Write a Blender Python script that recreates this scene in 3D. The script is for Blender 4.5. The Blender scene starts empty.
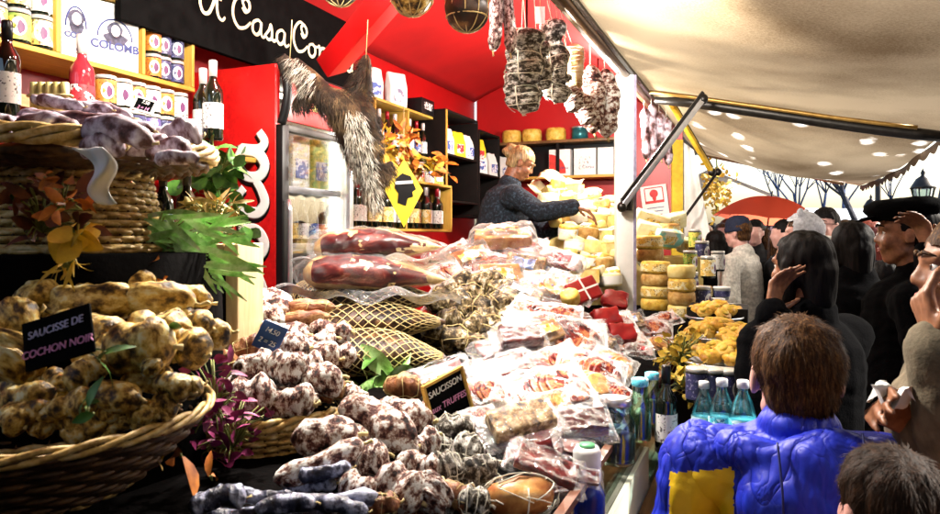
import bpy, bmesh, math, random
from mathutils import Vector as V, Matrix, noise
random.seed(7)
scene = bpy.context.scene
COL = scene.collection
PI = math.pi
# ------------------------------------------------------------------ camera frame
YAW = math.radians(22.5); S, C = math.sin(YAW), math.cos(YAW)
F = V((-S, C, 0)); R = V((C, S, 0)); U = V((0, 0, 1)); EYE = V((0, 0, 1.55))
FPX = 700.0
def at(px, py, d):
    return EYE + (F + R*((px-470)/FPX) + U*((235-py)/FPX))*d
def at_x(px, py, x):
    return at(px, py, x/(-S + (px-470)/FPX*C))
def at_y(px, py, y):
    return at(px, py, y/(C + (px-470)/FPX*S))
def dslope(px, py, lift=0.0):
    return (-.5825+lift)/((235-py)/FPX + .25*(-S+(px-470)/FPX*C))
T = (U*.55+F*.83).normalized()
def frame(p, ang=0, roll=0, up=None):
    """matrix at p whose x axis lies at image angle ang on the display slope and whose z axis looks away from it"""
    a = math.radians(ang)
    t = T if up is None else up
    x = (R*math.cos(a)+t*math.sin(a)).normalized()
    n = R.cross(t).normalized()
    y = n.cross(x).normalized()
    m = Matrix((x, y, n)).transposed().to_4x4()
    if roll: m = m @ Matrix.Rotation(math.radians(roll), 4, 'X')
    m.translation = p
    return m
ORD = ['first','second','third','fourth','fifth','sixth','seventh','eighth','ninth','tenth','eleventh','twelfth','thirteenth','fourteenth','fifteenth','sixteenth','seventeenth','eighteenth','nineteenth','twentieth']
# ------------------------------------------------------------------ materials
def nt(name):
    m = bpy.data.materials.new(name); m.use_nodes = True
    t = m.node_tree; t.nodes.clear()
    o = t.nodes.new('ShaderNodeOutputMaterial')
    return m, t, o
def pbsdf(t, rough=.5, metal=0, spec=.5):
    b = t.nodes.new('ShaderNodeBsdfPrincipled')
    b.inputs['Roughness'].default_value = rough; b.inputs['Metallic'].default_value = metal
    b.inputs['Specular IOR Level'].default_value = spec
    return b
def coords(t, scale=(1,1,1), rand=True, gen='Object'):
    tc = t.nodes.new('ShaderNodeTexCoord'); mp = t.nodes.new('ShaderNodeMapping')
    mp.inputs['Scale'].default_value = scale
    t.links.new(tc.outputs[gen], mp.inputs['Vector'])
    if rand:
        oi = t.nodes.new('ShaderNodeObjectInfo'); mu = t.nodes.new('ShaderNodeMath'); mu.operation = 'MULTIPLY'
        mu.inputs[1].default_value = 37.0
        t.links.new(oi.outputs['Random'], mu.inputs[0]); t.links.new(mu.outputs[0], mp.inputs['Location'])
    return mp.outputs[0]
def noise_node(t, vec, scale, detail=4, rough=.55, dist=0):
    n = t.nodes.new('ShaderNodeTexNoise'); n.inputs['Scale'].default_value = scale
    n.inputs['Detail'].default_value = detail; n.inputs['Roughness'].default_value = rough; n.inputs['Distortion'].default_value = dist
    t.links.new(vec, n.inputs['Vector']); return n
def ramp(t, fac, stops, interp='LINEAR'):
    r = t.nodes.new('ShaderNodeValToRGB'); cr = r.color_ramp; cr.interpolation = interp
    while len(cr.elements) < len(stops): cr.elements.new(.5)
    for e, (p, c) in zip(cr.elements, stops):
        e.position = p; e.color = (*c, 1) if len(c) == 3 else c
    t.links.new(fac, r.inputs[0]); return r.outputs[0]
def bump(t, fac, strength, dist=.01, normal=None):
    b = t.nodes.new('ShaderNodeBump'); b.inputs['Strength'].default_value = strength; b.inputs['Distance'].default_value = dist
    t.links.new(fac, b.inputs['Height'])
    if normal is not None: t.links.new(normal, b.inputs['Normal'])
    return b.outputs[0]
MATS = {}
def flat(name, col, rough=.5, metal=0, spec=.5, var=.25, scale=30, bmp=.15, bscale=80, stretch=(1,1,1)):
    """one surface colour with natural unevenness"""
    if name in MATS: return MATS[name]
    m, t, o = nt(name); b = pbsdf(t, rough, metal, spec); vec = coords(t, stretch)
    n = noise_node(t, vec, scale)
    lo = tuple(c*(1-var) for c in col); hi = tuple(min(1, c*(1+var)) for c in col)
    t.links.new(ramp(t, n.outputs[0], [(.3, lo), (.7, hi)]), b.inputs['Base Color'])
    if bmp:
        n2 = noise_node(t, vec, bscale, 3); t.links.new(bump(t, n2.outputs[0], bmp, .004), b.inputs['Normal'])
    t.links.new(b.outputs[0], o.inputs[0]); MATS[name] = m; return m
def multi(name, stops, scale=30, detail=5, rough=.6, bmp=.5, bdist=.004, spec=.4, dist=0, stretch=(1,1,1), gen='Object', nrough=.6, rand=True, metal=0, rr=None):
    if name in MATS: return MATS[name]
    m, t, o = nt(name); b = pbsdf(t, rough, metal, spec); vec = coords(t, stretch, rand, gen)
    n = noise_node(t, vec, scale, detail, nrough, dist)
    t.links.new(ramp(t, n.outputs[0], stops), b.inputs['Base Color'])
    if rr: t.links.new(ramp(t, n.outputs[0], [(.4, (rr[0],)*3), (.6, (rr[1],)*3)]), b.inputs['Roughness'])
    if bmp: t.links.new(bump(t, n.outputs[0], bmp, bdist), b.inputs['Normal'])
    t.links.new(b.outputs[0], o.inputs[0]); MATS[name] = m; return m
def wood(name, lo, hi, axis='Y', scale=6, rough=.45):
    if name in MATS: return MATS[name]
    st = {'X': (.12,1,1), 'Y': (1,.12,1), 'Z': (1,1,.12)}[axis]
    m, t, o = nt(name); b = pbsdf(t, rough, 0, .2); vec = coords(t, st)
    n = noise_node(t, vec, scale*9, 6, .65, 1.2); n2 = noise_node(t, vec, scale*2, 2)
    mx = t.nodes.new('ShaderNodeMath'); mx.operation = 'MULTIPLY_ADD'; mx.inputs[1].default_value = .6
    t.links.new(n.outputs[0], mx.inputs[0])
    m2 = t.nodes.new('ShaderNodeMath'); m2.operation = 'MULTIPLY'; m2.inputs[1].default_value = .4
    t.links.new(n2.outputs[0], m2.inputs[0]); t.links.new(m2.outputs[0], mx.inputs[2])
    t.links.new(ramp(t, mx.outputs[0], [(.3, lo), (.62, hi)]), b.inputs['Base Color'])
    t.links.new(bump(t, n.outputs[0], .2, .002), b.inputs['Normal'])
    t.links.new(b.outputs[0], o.inputs[0]); MATS[name] = m; return m
def film(name, tint=(.95,.95,.97), base=.2, patch=.45, rough=.1, scale=16, fres=.7, bs=.9):
    """clear crumpled plastic film: partly see-through, partly milky, with sharp glints"""
    if name in MATS: return MATS[name]
    m, t, o = nt(name); vec = coords(t)
    n = noise_node(t, vec, scale, 4, .6, 1.5)
    nb = noise_node(t, vec, scale*2.2, 3, .6, 2.0)
    nor = bump(t, nb.outputs[0], bs, .012)
    lw = t.nodes.new('ShaderNodeLayerWeight'); lw.inputs[0].default_value = .35; t.links.new(nor, lw.inputs['Normal'])
    tr = t.nodes.new('ShaderNodeBsdfTransparent')
    df = t.nodes.new('ShaderNodeBsdfDiffuse'); df.inputs[0].default_value = (*tint, 1); t.links.new(nor, df.inputs['Normal'])
    gl = t.nodes.new('ShaderNodeBsdfGlossy'); gl.inputs['Roughness'].default_value = rough; t.links.new(nor, gl.inputs['Normal'])
    mg = t.nodes.new('ShaderNodeMixShader'); mg.inputs[0].default_value = .5
    t.links.new(df.outputs[0], mg.inputs[1]); t.links.new(gl.outputs[0], mg.inputs[2])
    f = t.nodes.new('ShaderNodeMath'); f.operation = 'MULTIPLY_ADD'; f.inputs[1].default_value = fres
    t.links.new(lw.outputs['Fresnel'], f.inputs[0])
    pr = ramp(t, n.outputs[0], [(.42, (base,)*3), (.62, (base+patch,)*3)])
    t.links.new(pr, f.inputs[2]); f.use_clamp = True
    mm = t.nodes.new('ShaderNodeMixShader'); t.links.new(f.outputs[0], mm.inputs[0])
    t.links.new(tr.outputs[0], mm.inputs[1]); t.links.new(mg.outputs[0], mm.inputs[2])
    t.links.new(mm.outputs[0], o.inputs[0]); MATS[name] = m; return m
def clear(name, tint=(.8,.95,.9), refl=.12, rough=.03):
    if name in MATS: return MATS[name]
    m, t, o = nt(name)
    lw = t.nodes.new('ShaderNodeLayerWeight'); lw.inputs[0].default_value = .25
    tr = t.nodes.new('ShaderNodeBsdfTransparent'); tr.inputs[0].default_value = (*tint, 1)
    gl = t.nodes.new('ShaderNodeBsdfGlossy'); gl.inputs['Roughness'].default_value = rough
    f = t.nodes.new('ShaderNodeMath'); f.operation = 'MULTIPLY_ADD'; f.inputs[1].default_value = .6; f.inputs[2].default_value = refl
    t.links.new(lw.outputs['Fresnel'], f.inputs[0])
    mm = t.nodes.new('ShaderNodeMixShader'); t.links.new(f.outputs[0], mm.inputs[0])
    t.links.new(tr.outputs[0], mm.inputs[1]); t.links.new(gl.outputs[0], mm.inputs[2])
    t.links.new(mm.outputs[0], o.inputs[0]); MATS[name] = m; return m
def emit(name, col, s):
    if name in MATS: return MATS[name]
    m, t, o = nt(name); e = t.nodes.new('ShaderNodeEmission'); e.inputs[0].default_value = (*col, 1); e.inputs[1].default_value = s
    t.links.new(e.outputs[0], o.inputs[0]); MATS[name] = m; return m
# ------------------------------------------------------------------ mesh builder
class MB:
    def __init__(self): self.bm = bmesh.new(); self.mi = 0
    def _new(self, verts, faces):
        vs = [self.bm.verts.new(v) for v in verts]
        for f in faces:
            try:
                fc = self.bm.faces.new([vs[i] for i in f]); fc.material_index = self.mi; fc.smooth = True
            except ValueError: pass
        return vs
    def box(self, c, s, m=None, bevel=0, flatsh=True):
        x, y, z = s[0]/2, s[1]/2, s[2]/2
        vs = [V((a, b, d)) for a in (-x, x) for b in (-y, y) for d in (-z, z)]
        fs = [(0,1,3,2),(4,6,7,5),(0,4,5,1),(2,3,7,6),(0,2,6,4),(1,5,7,3)]
        if bevel:
            tb = bmesh.new(); tv = [tb.verts.new(v) for v in vs]
            for f in fs: tb.faces.new([tv[i] for i in f])
            bmesh.ops.bevel(tb, geom=tb.edges[:], offset=bevel, segments=2, affect='EDGES', profile=.6)
            tb.verts.index_update()
            vs = [v.co.copy() for v in tb.verts]; fs = [[v.index for v in f.verts] for f in tb.faces]; tb.free()
        mt = Matrix.Translation(V(c)) if m is None else Matrix.Translation(V(c)) @ m.to_4x4()
        n0 = len(self.bm.faces)
        r = self._new([mt @ v for v in vs], fs)
        if flatsh and not bevel:
            self.bm.faces.ensure_lookup_table()
            for f in self.bm.faces[n0:]: f.smooth = False
        return r
    def beam(self, p0, p1, w, h, up=V((0,0,1)), bevel=0):
        p0, p1 = V(p0), V(p1); x = (p1-p0); L = x.length; x.normalize()
        if abs(x.dot(up)) > .98: up = V((0,1,0))
        y = up.cross(x).normalized(); z = x.cross(y)
        return self.box((p0+p1)/2, (L, w, h), Matrix((x, y, z)).transposed(), bevel)
    def tube(self, pts, r, n=8, caps=True, closed=False):
        pts = [V(p) for p in pts]; N = len(pts)
        rs = r if isinstance(r, (list, tuple)) else [r]*N
        def tan(i):
            a = pts[(i-1) % N] if closed or i > 0 else pts[i]
            b = pts[(i+1) % N] if closed or i < N-1 else pts[i]
            t = b-a
            return t.normalized() if t.length > 1e-9 else V((0,0,1))
        t0 = tan(0); ref = V((0,0,1)) if abs(t0.z) < .9 else V((1,0,0))
        u = t0.cross(ref).normalized(); verts = []; pt = t0
        for i in range(N):
            t = tan(i); q = pt.rotation_difference(t); u = q @ u; u = (u - t*u.dot(t)).normalized(); pt = t
            w = t.cross(u)
            for k in range(n):
                a = 2*PI*k/n; verts.append(pts[i]+(u*math.cos(a)+w*math.sin(a))*rs[i])
        faces = []
        M_ = N if closed else N-1
        for i in range(M_):
            j = (i+1) % N
            for k in range(n):
                l = (k+1) % n; faces.append((i*n+k, i*n+l, j*n+l, j*n+k))
        if caps and not closed:
            faces.append(tuple(range(n-1, -1, -1))); faces.append(tuple((N-1)*n+k for k in range(n)))
        return self._new(verts, faces)
    def lathe(self, prof, n=20, m=None, capb=True, capt=True):
        m = m or Matrix.Identity(4); verts, faces = [], []
        for r, z in prof:
            for k in range(n):
                a = 2*PI*k/n; verts.append(m @ V((r*math.cos(a), r*math.sin(a), z)))
        for i in range(len(prof)-1):
            for k in range(n):
                l = (k+1) % n; faces.append((i*n+k, i*n+l, (i+1)*n+l, (i+1)*n+k))
        if capb: faces.append(tuple(range(n-1, -1, -1)))
        if capt: faces.append(tuple((len(prof)-1)*n+k for k in range(n)))
        return self._new(verts, faces)
    def ell(self, c, r, m=None, nu=16, nv=10):
        mt = Matrix.Translation(V(c)) @ (m.to_4x4() if m else Matrix.Identity(4))
        prof = [(math.sin(PI*i/nv), -math.cos(PI*i/nv)) for i in range(nv+1)]
        verts, faces = [mt @ V((0,0,-r[2]))], []
        for i in range(1, nv):
            for k in range(nu):
                a = 2*PI*k/nu; verts.append(mt @ V((r[0]*prof[i][0]*math.cos(a), r[1]*prof[i][0]*math.sin(a), r[2]*prof[i][1])))
        verts.append(mt @ V((0,0,r[2])))
        for k in range(nu): faces.append((0, 1+(k+1) % nu, 1+k))
        for i in range(nv-2):
            for k in range(nu):
                l = (k+1) % nu; faces.append((1+i*nu+k, 1+i*nu+l, 1+(i+1)*nu+l, 1+(i+1)*nu+k))
        e = len(verts)-1; b = 1+(nv-2)*nu
        for k in range(nu): faces.append((b+k, b+(k+1) % nu, e))
        return self._new(verts, faces)
    def cap(self, p0, p1, r0, r1, n=12):
        p0, p1 = V(p0), V(p1); d = (p1-p0)
        L = d.length
        if L < 1e-6: return self.ell(p0, (r0,)*3)
        d.normalize(); pts, rs = [], []
        for i in range(4): a = PI/2*(1-i/4); pts.append(p0-d*r0*math.sin(a)*.999); rs.append(max(r0*math.cos(a), .0006))
        pts.append(p0); rs.append(r0); pts.append(p1); rs.append(r1)
        for i in range(1, 5): a = PI/2*i/4; pts.append(p1+d*r1*math.sin(a)*.999); rs.append(max(r1*math.cos(a), .0006))
        return self.tube(pts, rs, n)
    def grid(self, fn, nu, nv):
        """sheet fn(u,v) for u,v in 0..1"""
        vs = [fn(i/nu, j/nv) for j in range(nv+1) for i in range(nu+1)]
        fs = [(j*(nu+1)+i, j*(nu+1)+i+1, (j+1)*(nu+1)+i+1, (j+1)*(nu+1)+i) for j in range(nv) for i in range(nu)]
        return self._new(vs, fs)
    def poly(self, pts, thick, nrm):
        """flat polygon with thickness"""
        pts = [V(p) for p in pts]; n = V(nrm).normalized()*thick; k = len(pts)
        fs = [tuple(range(k-1, -1, -1)), tuple(range(k, 2*k))] + [(i, (i+1) % k, k+(i+1) % k, k+i) for i in range(k)]
        r = self._new(pts+[p+n for p in pts], fs)
        self.bm.faces.ensure_lookup_table()
        for f in self.bm.faces[-(k+2):]: f.smooth = False
        return r
    def lump(self, amp, freq, seed=0, verts=None, ridged=False):
        self.bm.normal_update()
        o = V((seed*7.3, seed*3.1, seed*1.7))
        mv = [(v, v.normal*(noise.noise(v.co*freq+o)+.5*noise.noise(v.co*freq*2.1+o))*amp) for v in (verts or self.bm.verts)]
        for v, d in mv: v.co += d
        return self
    def mesh(self, name, mats):
        me = bpy.data.meshes.new(name)
        bmesh.ops.recalc_face_normals(self.bm, faces=self.bm.faces[:])
        self.bm.to_mesh(me); self.bm.free()
        for m in (mats if isinstance(mats, (list, tuple)) else [mats]): me.materials.append(m)
        return me
    def build(self, name, mats, parent=None, mat4=None):
        return link(name, self.mesh(name, mats), parent, mat4)
def link(name, data, parent=None, mat4=None):
    o = bpy.data.objects.new(name, data); COL.objects.link(o)
    if parent is not None: o.parent = parent
    if mat4 is not None: o.matrix_local = mat4
    return o
def tag(o, label=None, cat=None, group=None, kind=None):
    if label: o['label'] = label
    if cat: o['category'] = cat
    if group: o['group'] = group
    if kind: o['kind'] = kind
    return o
def thing(name, label, cat, loc=(0,0,0), group=None, mat4=None):
    o = bpy.data.objects.new(name, None); COL.objects.link(o); o.empty_display_size = .05
    if mat4 is not None: o.matrix_world = mat4
    else: o.location = loc
    return tag(o, label, cat, group)
def spawn(proto, name, label, cat, mat4, group=None, mats=None):
    """a copy of a kind: proto = (main mesh or None, [(part, mesh, [(sub-part, mesh)])]); meshes are shared"""
    main, parts = proto
    o = bpy.data.objects.new(name, main); COL.objects.link(o); o.matrix_world = mat4
    tag(o, label, cat, group)
    def over(ob, key):
        if mats and key in mats:
            ob.material_slots[0].link = 'OBJECT'; ob.material_slots[0].material = mats[key]
    if main: over(o, 'main')
    for pn, me, subs in parts:
        p = link(pn, me, o); over(p, pn)
        for sn, sm in subs: over(link(sn, sm, p), sn)
    return o
def scl(m, s):
    return m @ Matrix.Diagonal((*s, 1)) if not isinstance(s, (int, float)) else m @ Matrix.Scale(s, 4)
def catmull(pts, n=6, closed=False):
    pts = [V(p) for p in pts]; out = []
    N = len(pts)
    for i in range(N if closed else N-1):
        p0 = pts[(i-1) % N] if closed or i > 0 else pts[i]*2-pts[i+1]
        p1, p2 = pts[i], pts[(i+1) % N]
        p3 = pts[(i+2) % N] if closed or i < N-2 else p2*2-p1
        for k in range(n):
            t = k/n
            out.append(.5*((2*p1)+(p2-p0)*t+(2*p0-5*p1+4*p2-p3)*t*t+(3*p1-p0-3*p2+p3)*t**3))
    if not closed: out.append(pts[-1])
    return out
def remesh(mb, voxel, smooth=2, decimate=None):
    me = bpy.data.meshes.new('tmp'); mb.bm.to_mesh(me); mb.bm.free()
    o = bpy.data.objects.new('tmp', me); COL.objects.link(o)
    m = o.modifiers.new('r', 'REMESH'); m.mode = 'VOXEL'; m.voxel_size = voxel; m.use_smooth_shade = True
    if smooth: s = o.modifiers.new('s', 'SMOOTH'); s.iterations = smooth; s.factor = .5
    dg = bpy.context.evaluated_depsgraph_get()
    r = bpy.data.meshes.new_from_object(o.evaluated_get(dg))
    bpy.data.objects.remove(o); bpy.data.meshes.remove(me)
    for p in r.polygons: p.use_smooth = True
    return r
def text_mesh(body, size, mat, extrude=.0008, align='CENTER', shear=0, bold=0):
    cu = bpy.data.curves.new('t', 'FONT'); cu.body = body; cu.size = size; cu.extrude = extrude; cu.align_x = align; cu.align_y = 'CENTER'; cu.shear = shear; cu.offset = bold
    o = bpy.data.objects.new('t', cu); COL.objects.link(o)
    dg = bpy.context.evaluated_depsgraph_get()
    me = bpy.data.meshes.new_from_object(o.evaluated_get(dg)); bpy.data.objects.remove(o); bpy.data.curves.remove(cu)
    me.materials.clear(); me.materials.append(mat); return me
# ------------------------------------------------------------------ people
SKIN = multi('skin', [(.3, (.15,.055,.025)), (.7, (.30,.125,.06))], 60, 3, .45, .15, .002)
SKIN_P = multi('skin_pink', [(.3, (.50,.24,.20)), (.7, (.65,.36,.30))], 18, 3, .45, .15, .002)
EYEW = flat('eye_white', (.75,.72,.7), .15, var=.03, bmp=0); IRIS = flat('iris_brown', (.05,.025,.012), .1, bmp=0)
LIP = flat('lip', (.38,.10,.08), .4, var=.1)
H_BLACK = multi('hair_black', [(.35, (.0015,.0012,.0015)), (.7, (.006,.004,.0035))], 40, 4, .6, .6, .004, .10, stretch=(3,3,.6))
H_BROWN = multi('hair_brown', [(.3, (.008,.003,.0012)), (.52, (.05,.02,.007)), (.72, (.20,.095,.03))], 60, 4, .6, .6, .004, .12, stretch=(3,3,.6))
H_BLOND = multi('hair_blond', [(.3, (.05,.022,.008)), (.7, (.46,.32,.14))], 34, 4, .38, .7, .005, stretch=(3,3,.6))
H_RED = multi('hair_auburn', [(.3, (.10,.015,.008)), (.7, (.30,.05,.03))], 40, 4, .4, .6, .004, stretch=(3,3,.6))
def cloth(name, col, rough=.8, var=.3, sc=60):
    return flat(name, col, rough, spec=.2, var=var, scale=sc, bmp=.4, bscale=160)
BLACKC = flat('black_wool', (.0016,.0016,.002), 1, spec=.04, var=.3, scale=60, bmp=.4, bscale=160); DKBLUE = cloth('navy_wool', (.012,.016,.035))
BEIGE = cloth('beige_canvas', (.13,.105,.07), .9, .45, 25); STONE = cloth('stone_nylon', (.55,.52,.46), .6); GREYK = cloth('grey_knit', (.42,.42,.45))
PINKK = cloth('pale_pink_knit', (.55,.40,.40)); RUST = cloth('rust_corduroy', (.20,.065,.02)); DENIM = cloth('dark_denim', (.02,.035,.08))
def satin(name, col, hi):
    m, t, o = nt(name); b = pbsdf(t, .50, 0, .35); vec = coords(t, (1,1,.5), False)
    n = noise_node(t, vec, 9, 3, .5, 2.2); n2 = noise_node(t, vec, 34, 3, .55, 1.5); n3 = noise_node(t, vec, 420, 2)
    t.links.new(ramp(t, n2.outputs[0], [(.3, col), (.7, hi)]), b.inputs['Base Color'])
    vc = coords(t, (1.5,1.5,.55), False); mr = t.nodes.new('ShaderNodeMapping'); mr.inputs['Rotation'].default_value = (.3,.75,.2); t.links.new(vc, mr.inputs[0])
    f = None
    for sc_, st_, ds_ in ((7, .75, .022), (19, .45, .008)):
        q = noise_node(t, mr.outputs[0], sc_, 2, .5, .8); s1 = t.nodes.new('ShaderNodeMath'); s1.operation = 'SUBTRACT'; s1.inputs[1].default_value = .5; t.links.new(q.outputs[0], s1.inputs[0])
        s2 = t.nodes.new('ShaderNodeMath'); s2.operation = 'ABSOLUTE'; t.links.new(s1.outputs[0], s2.inputs[0]); s3 = t.nodes.new('ShaderNodeMath'); s3.operation = 'POWER'; s3.inputs[1].default_value = .55; t.links.new(s2.outputs[0], s3.inputs[0])
        f = bump(t, s3.outputs[0], st_, ds_, f); f = bump(t, n3.outputs[0], .12, .001, f)
    t.links.new(f, b.inputs['Normal']); t.links.new(b.outputs[0], o.inputs[0]); MATS[name] = m; return m
BLUEJ = satin('blue_satin_nylon', (.004,.012,.36), (.010,.03,.52))
YELJ = flat('yellow_nylon', (.85,.55,.01), .45, var=.12, scale=14, bmp=.2)
NAVYF = multi('navy_fleece', [(.38, (.002,.003,.006)), (.54,(.006,.012,.02)), (.72, (.06,.10,.15))], 60, 5, .95, 1, .006, nrough=.75)
def hand(mb, w, d, n, side, s=1.0, curl=.3, spread=.14):
    """palm and five separate fingers from wrist w along d; n = direction the palm looks; side +1 right hand"""
    d = V(d).normalized(); n = V(n); n = (n-d*n.dot(d)).normalized(); x = d.cross(n)*side   # towards the thumb
    L = .085*s
    for k in range(4):
        o = x*((1.5-k)*.0195*s)
        mb.cap(w+x*((1.5-k)*.009*s)+d*.008*s, w+d*L+o, .0125*s, .0105*s, 8)
        ln = (.040, .046, .042, .032)[k]*s
        p = w+d*L+o; a = curl*(.8+.12*k); dd = (d+x*((1.5-k)*spread*.5)).normalized()
        for j, q in enumerate((1., .72, .55)):
            dd = (dd*math.cos(a)+n*math.sin(a)).normalized()
            p2 = p+dd*ln*q; mb.cap(p, p2, .0092*s*(1-.09*j), .0085*s*(1-.1*j), 8); p = p2
    p = w+d*.022*s+x*.026*s; dd = (d*.55+x*.75+n*.25).normalized()
    for j, q in enumerate((.036, .030, .024)):
        p2 = p+dd*q*s; mb.cap(p, p2, .0125*s*(1-.12*j), .011*s*(1-.13*j), 8); p = p2
        dd = (dd+d*.35+n*.3*curl).normalized()
def head(mb, c, h, rot):
    """head height h, centre c, rot = 3x3 (face looks along local +Y)"""
    P = lambda x, y, z: c + rot @ V((x*h, y*h, z*h))
    E = lambda p, r, q=None: mb.ell(P(*p), tuple(k*h for k in r), rot if q is None else rot @ q, 16, 12)
    E((0,-.05,.13), (.325,.405,.365)); E((0,.07,-.10), (.262,.30,.36)); E((0,.20,-.37), (.13,.13,.11))
    for s in (-1, 1):
        E((s*.15,.24,-.12), (.105,.11,.12)); E((s*.335,-.04,-.03), (.035,.085,.14), Matrix.Rotation(s*.3, 3, 'Z'))
        mb.cap(P(s*.04,.345,.10), P(s*.20,.29,.115), .05*h, .04*h, 8); E((s*.125,.268,.078), (.082,.07,.036)); E((s*.125,.262,-.018), (.078,.062,.028))
        E((s*.042,.372,-.115), (.038,.04,.034))
        mb.cap(P(s*.19,.05,-.27), P(s*.05,.2,-.4), .09*h, .09*h, 8)
    mb.cap(P(0,.335,.08), P(0,.405,-.095), .034*h, .045*h, 8)
    mb.cap(P(-.09,.325,-.222), P(.09,.325,-.222), .036*h, .036*h, 8); mb.cap(P(-.075,.32,-.275), P(.075,.32,-.275), .04*h, .04*h, 8)
def bez(a, b, up, k):
    return (V(a)+V(b))/2+V(up)*k
def person(label, ground, H, az, hscale=1.0, coat=BLACKC, legs=DENIM, hair=('short', H_BLACK), skin=SKIN, arms=None, voxel=.008, cat='person',
           face=False, headrot=(0,0,0), coatlen=.47, sleeves=None, hood=None, hat=None, lean=0, group=None, fat=1.0, glasses=False, scarf=None, cut=.0, extra=None, beard=None, panel=None):
    """az: heading in degrees (0 looks along +Y, 90 along -X); arms: [(elbow, hand, finger dir, palm normal, curl)] right then left in local metres, None = hanging"""
    o = thing('person', label, cat, ground, group); o.rotation_euler = (0, 0, math.radians(az))
    h = .13*H*hscale; hw = .112*H*fat
    sh = .815*H; hip = .52*H
    ly = lambda z: lean*(z-hip)       # forward lean above the hips
    hc = V((0, ly(.93*H)+.012*H, H-h*.5))
    rot = Matrix.Rotation(math.radians(headrot[2]), 3, 'Z') @ Matrix.Rotation(math.radians(headrot[0]), 3, 'X') @ Matrix.Rotation(math.radians(headrot[1]), 3, 'Y')
    A = []
    for i, sd in enumerate((1, -1)):
        s_ = V((sd*hw, ly(sh), sh-.01*H)); a = arms[i] if arms else None
        if a is None:
            e = s_+V((sd*.035*H, -.02*H, -.175*H)); w = e+V((sd*.005*H, .035*H, -.15*H)); A.append((s_, e, w, w-e, V((-sd,0,0)), .35))
        else: A.append((s_, V(a[0]), V(a[1]), V(a[2]), V(a[3]), a[4]))
    mb = MB(); head(mb, hc, h, rot)
    mb.cap(V((0, ly(.8*H)-.01*H, .82*H)), hc+rot @ V((0,-.1*h,-.25*h)), .034*H*fat, .031*H, 12)
    mb.cap(V((0, ly(.76*H), .76*H)), V((0, 0, .56*H)), .082*H*fat, .075*H*fat, 16)
    mb.cap(V((-hw*.8, ly(sh), sh-.015*H)), V((hw*.8, ly(sh), sh-.015*H)), .038*H*fat, .038*H*fat, 12)
    for i, sd in enumerate((1, -1)):
        s_, e, w, d, n, cu = A[i]
        mb.cap(s_, e, .03*H*fat, .023*H*fat); mb.cap(e, w, .023*H*fat, .0155*H); hand(mb, w, d, n, sd, H/1.72*(1 if hscale < 1.05 else 1.05), cu)
        hp, kn, an = V((sd*.052*H, 0, hip)), V((sd*.055*H, .01*H, .285*H)), V((sd*.055*H, -.012*H, .05*H))
        mb.cap(hp, kn, .05*H*fat, .033*H*fat); mb.cap(kn, an, .033*H*fat, .022*H)
        mb.cap(an-V((0,0,.02*H)), V((sd*.06*H, .075*H, .02*H)), .022*H, .018*H)
    body = remesh(mb, voxel, 3); body.materials.append(skin); link('body', body, o)
    # clothes
    g = .012
    mb = MB()
    mb.cap(V((0, ly(.765*H), .765*H)), V((0, 0, coatlen*H+.05)), (.088*H+g)*fat, (.088*H+g)*fat, 18)
    mb.cap(V((-hw*.85, ly(sh), sh-.02*H)), V((hw*.85, ly(sh), sh-.02*H)), (.043*H+g)*fat, (.043*H+g)*fat, 14)
    mb.cap(V((0, ly(.82*H)-.012*H, .81*H)), V((0, ly(.85*H)-.012*H, .85*H)), .052*H*fat, .046*H*fat, 14)
    smb = MB() if sleeves else mb
    for i, sd in enumerate((1, -1)):
        s_, e, w, d, n, cu = A[i]
        k = 1-.0*i
        smb.cap(s_, e, (.036*H+g)*fat, (.030*H+g)*fat); smb.cap(e, e+(w-e)*.93, (.030*H+g)*fat, .022*H+g)
    vx = .005 if panel else .007 if face else .011
    def twotone(me):
        if not panel: return
        me.materials.append(panel)
        for p in me.polygons:
            c = p.center
            if -.228-.03*(.8*H-c.z) < c.x < -.12 and c.z < .80*H+.25*(c.x+.20) and c.y < .06: p.material_index = 1
    me = remesh(mb, vx, 2); folds(me, .006, 7, H); folds(me, .0035, 17, H+3); me.materials.append(coat); twotone(me); link('coat', me, o)
    if sleeves:
        me = remesh(smb, vx, 2); folds(me, .006, 8, H+2); folds(me, .0035, 18, H+5); me.materials.append(sleeves); twotone(me); link('sleeves', me, o)
    mb = MB(); mb.cap(V((0,0,hip+.03*H)), V((0,0,hip-.01)), .08*H*fat, .08*H*fat, 14)
    for sd in (1, -1):
        mb.cap(V((sd*.052*H,0,hip)), V((sd*.056*H,.01*H,.285*H)), .058*H*fat, .043*H*fat); mb.cap(V((sd*.056*H,.01*H,.285*H)), V((sd*.056*H,-.012*H,.06*H)), .043*H*fat, .036*H)
    me = remesh(mb, .014, 2); puff(me, .006, 12, H); me.materials.append(legs); link('trousers', me, o)
    for sd in (1, -1):
        mb = MB(); mb.ell((sd*.06*H, .03*H, .028*H), (.034*H,.078*H,.03*H), None, 14, 8); mb.build('shoe', BLACKC, o)
    P = lambda x, y, z: hc + rot @ V((x*h, y*h, z*h))
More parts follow.
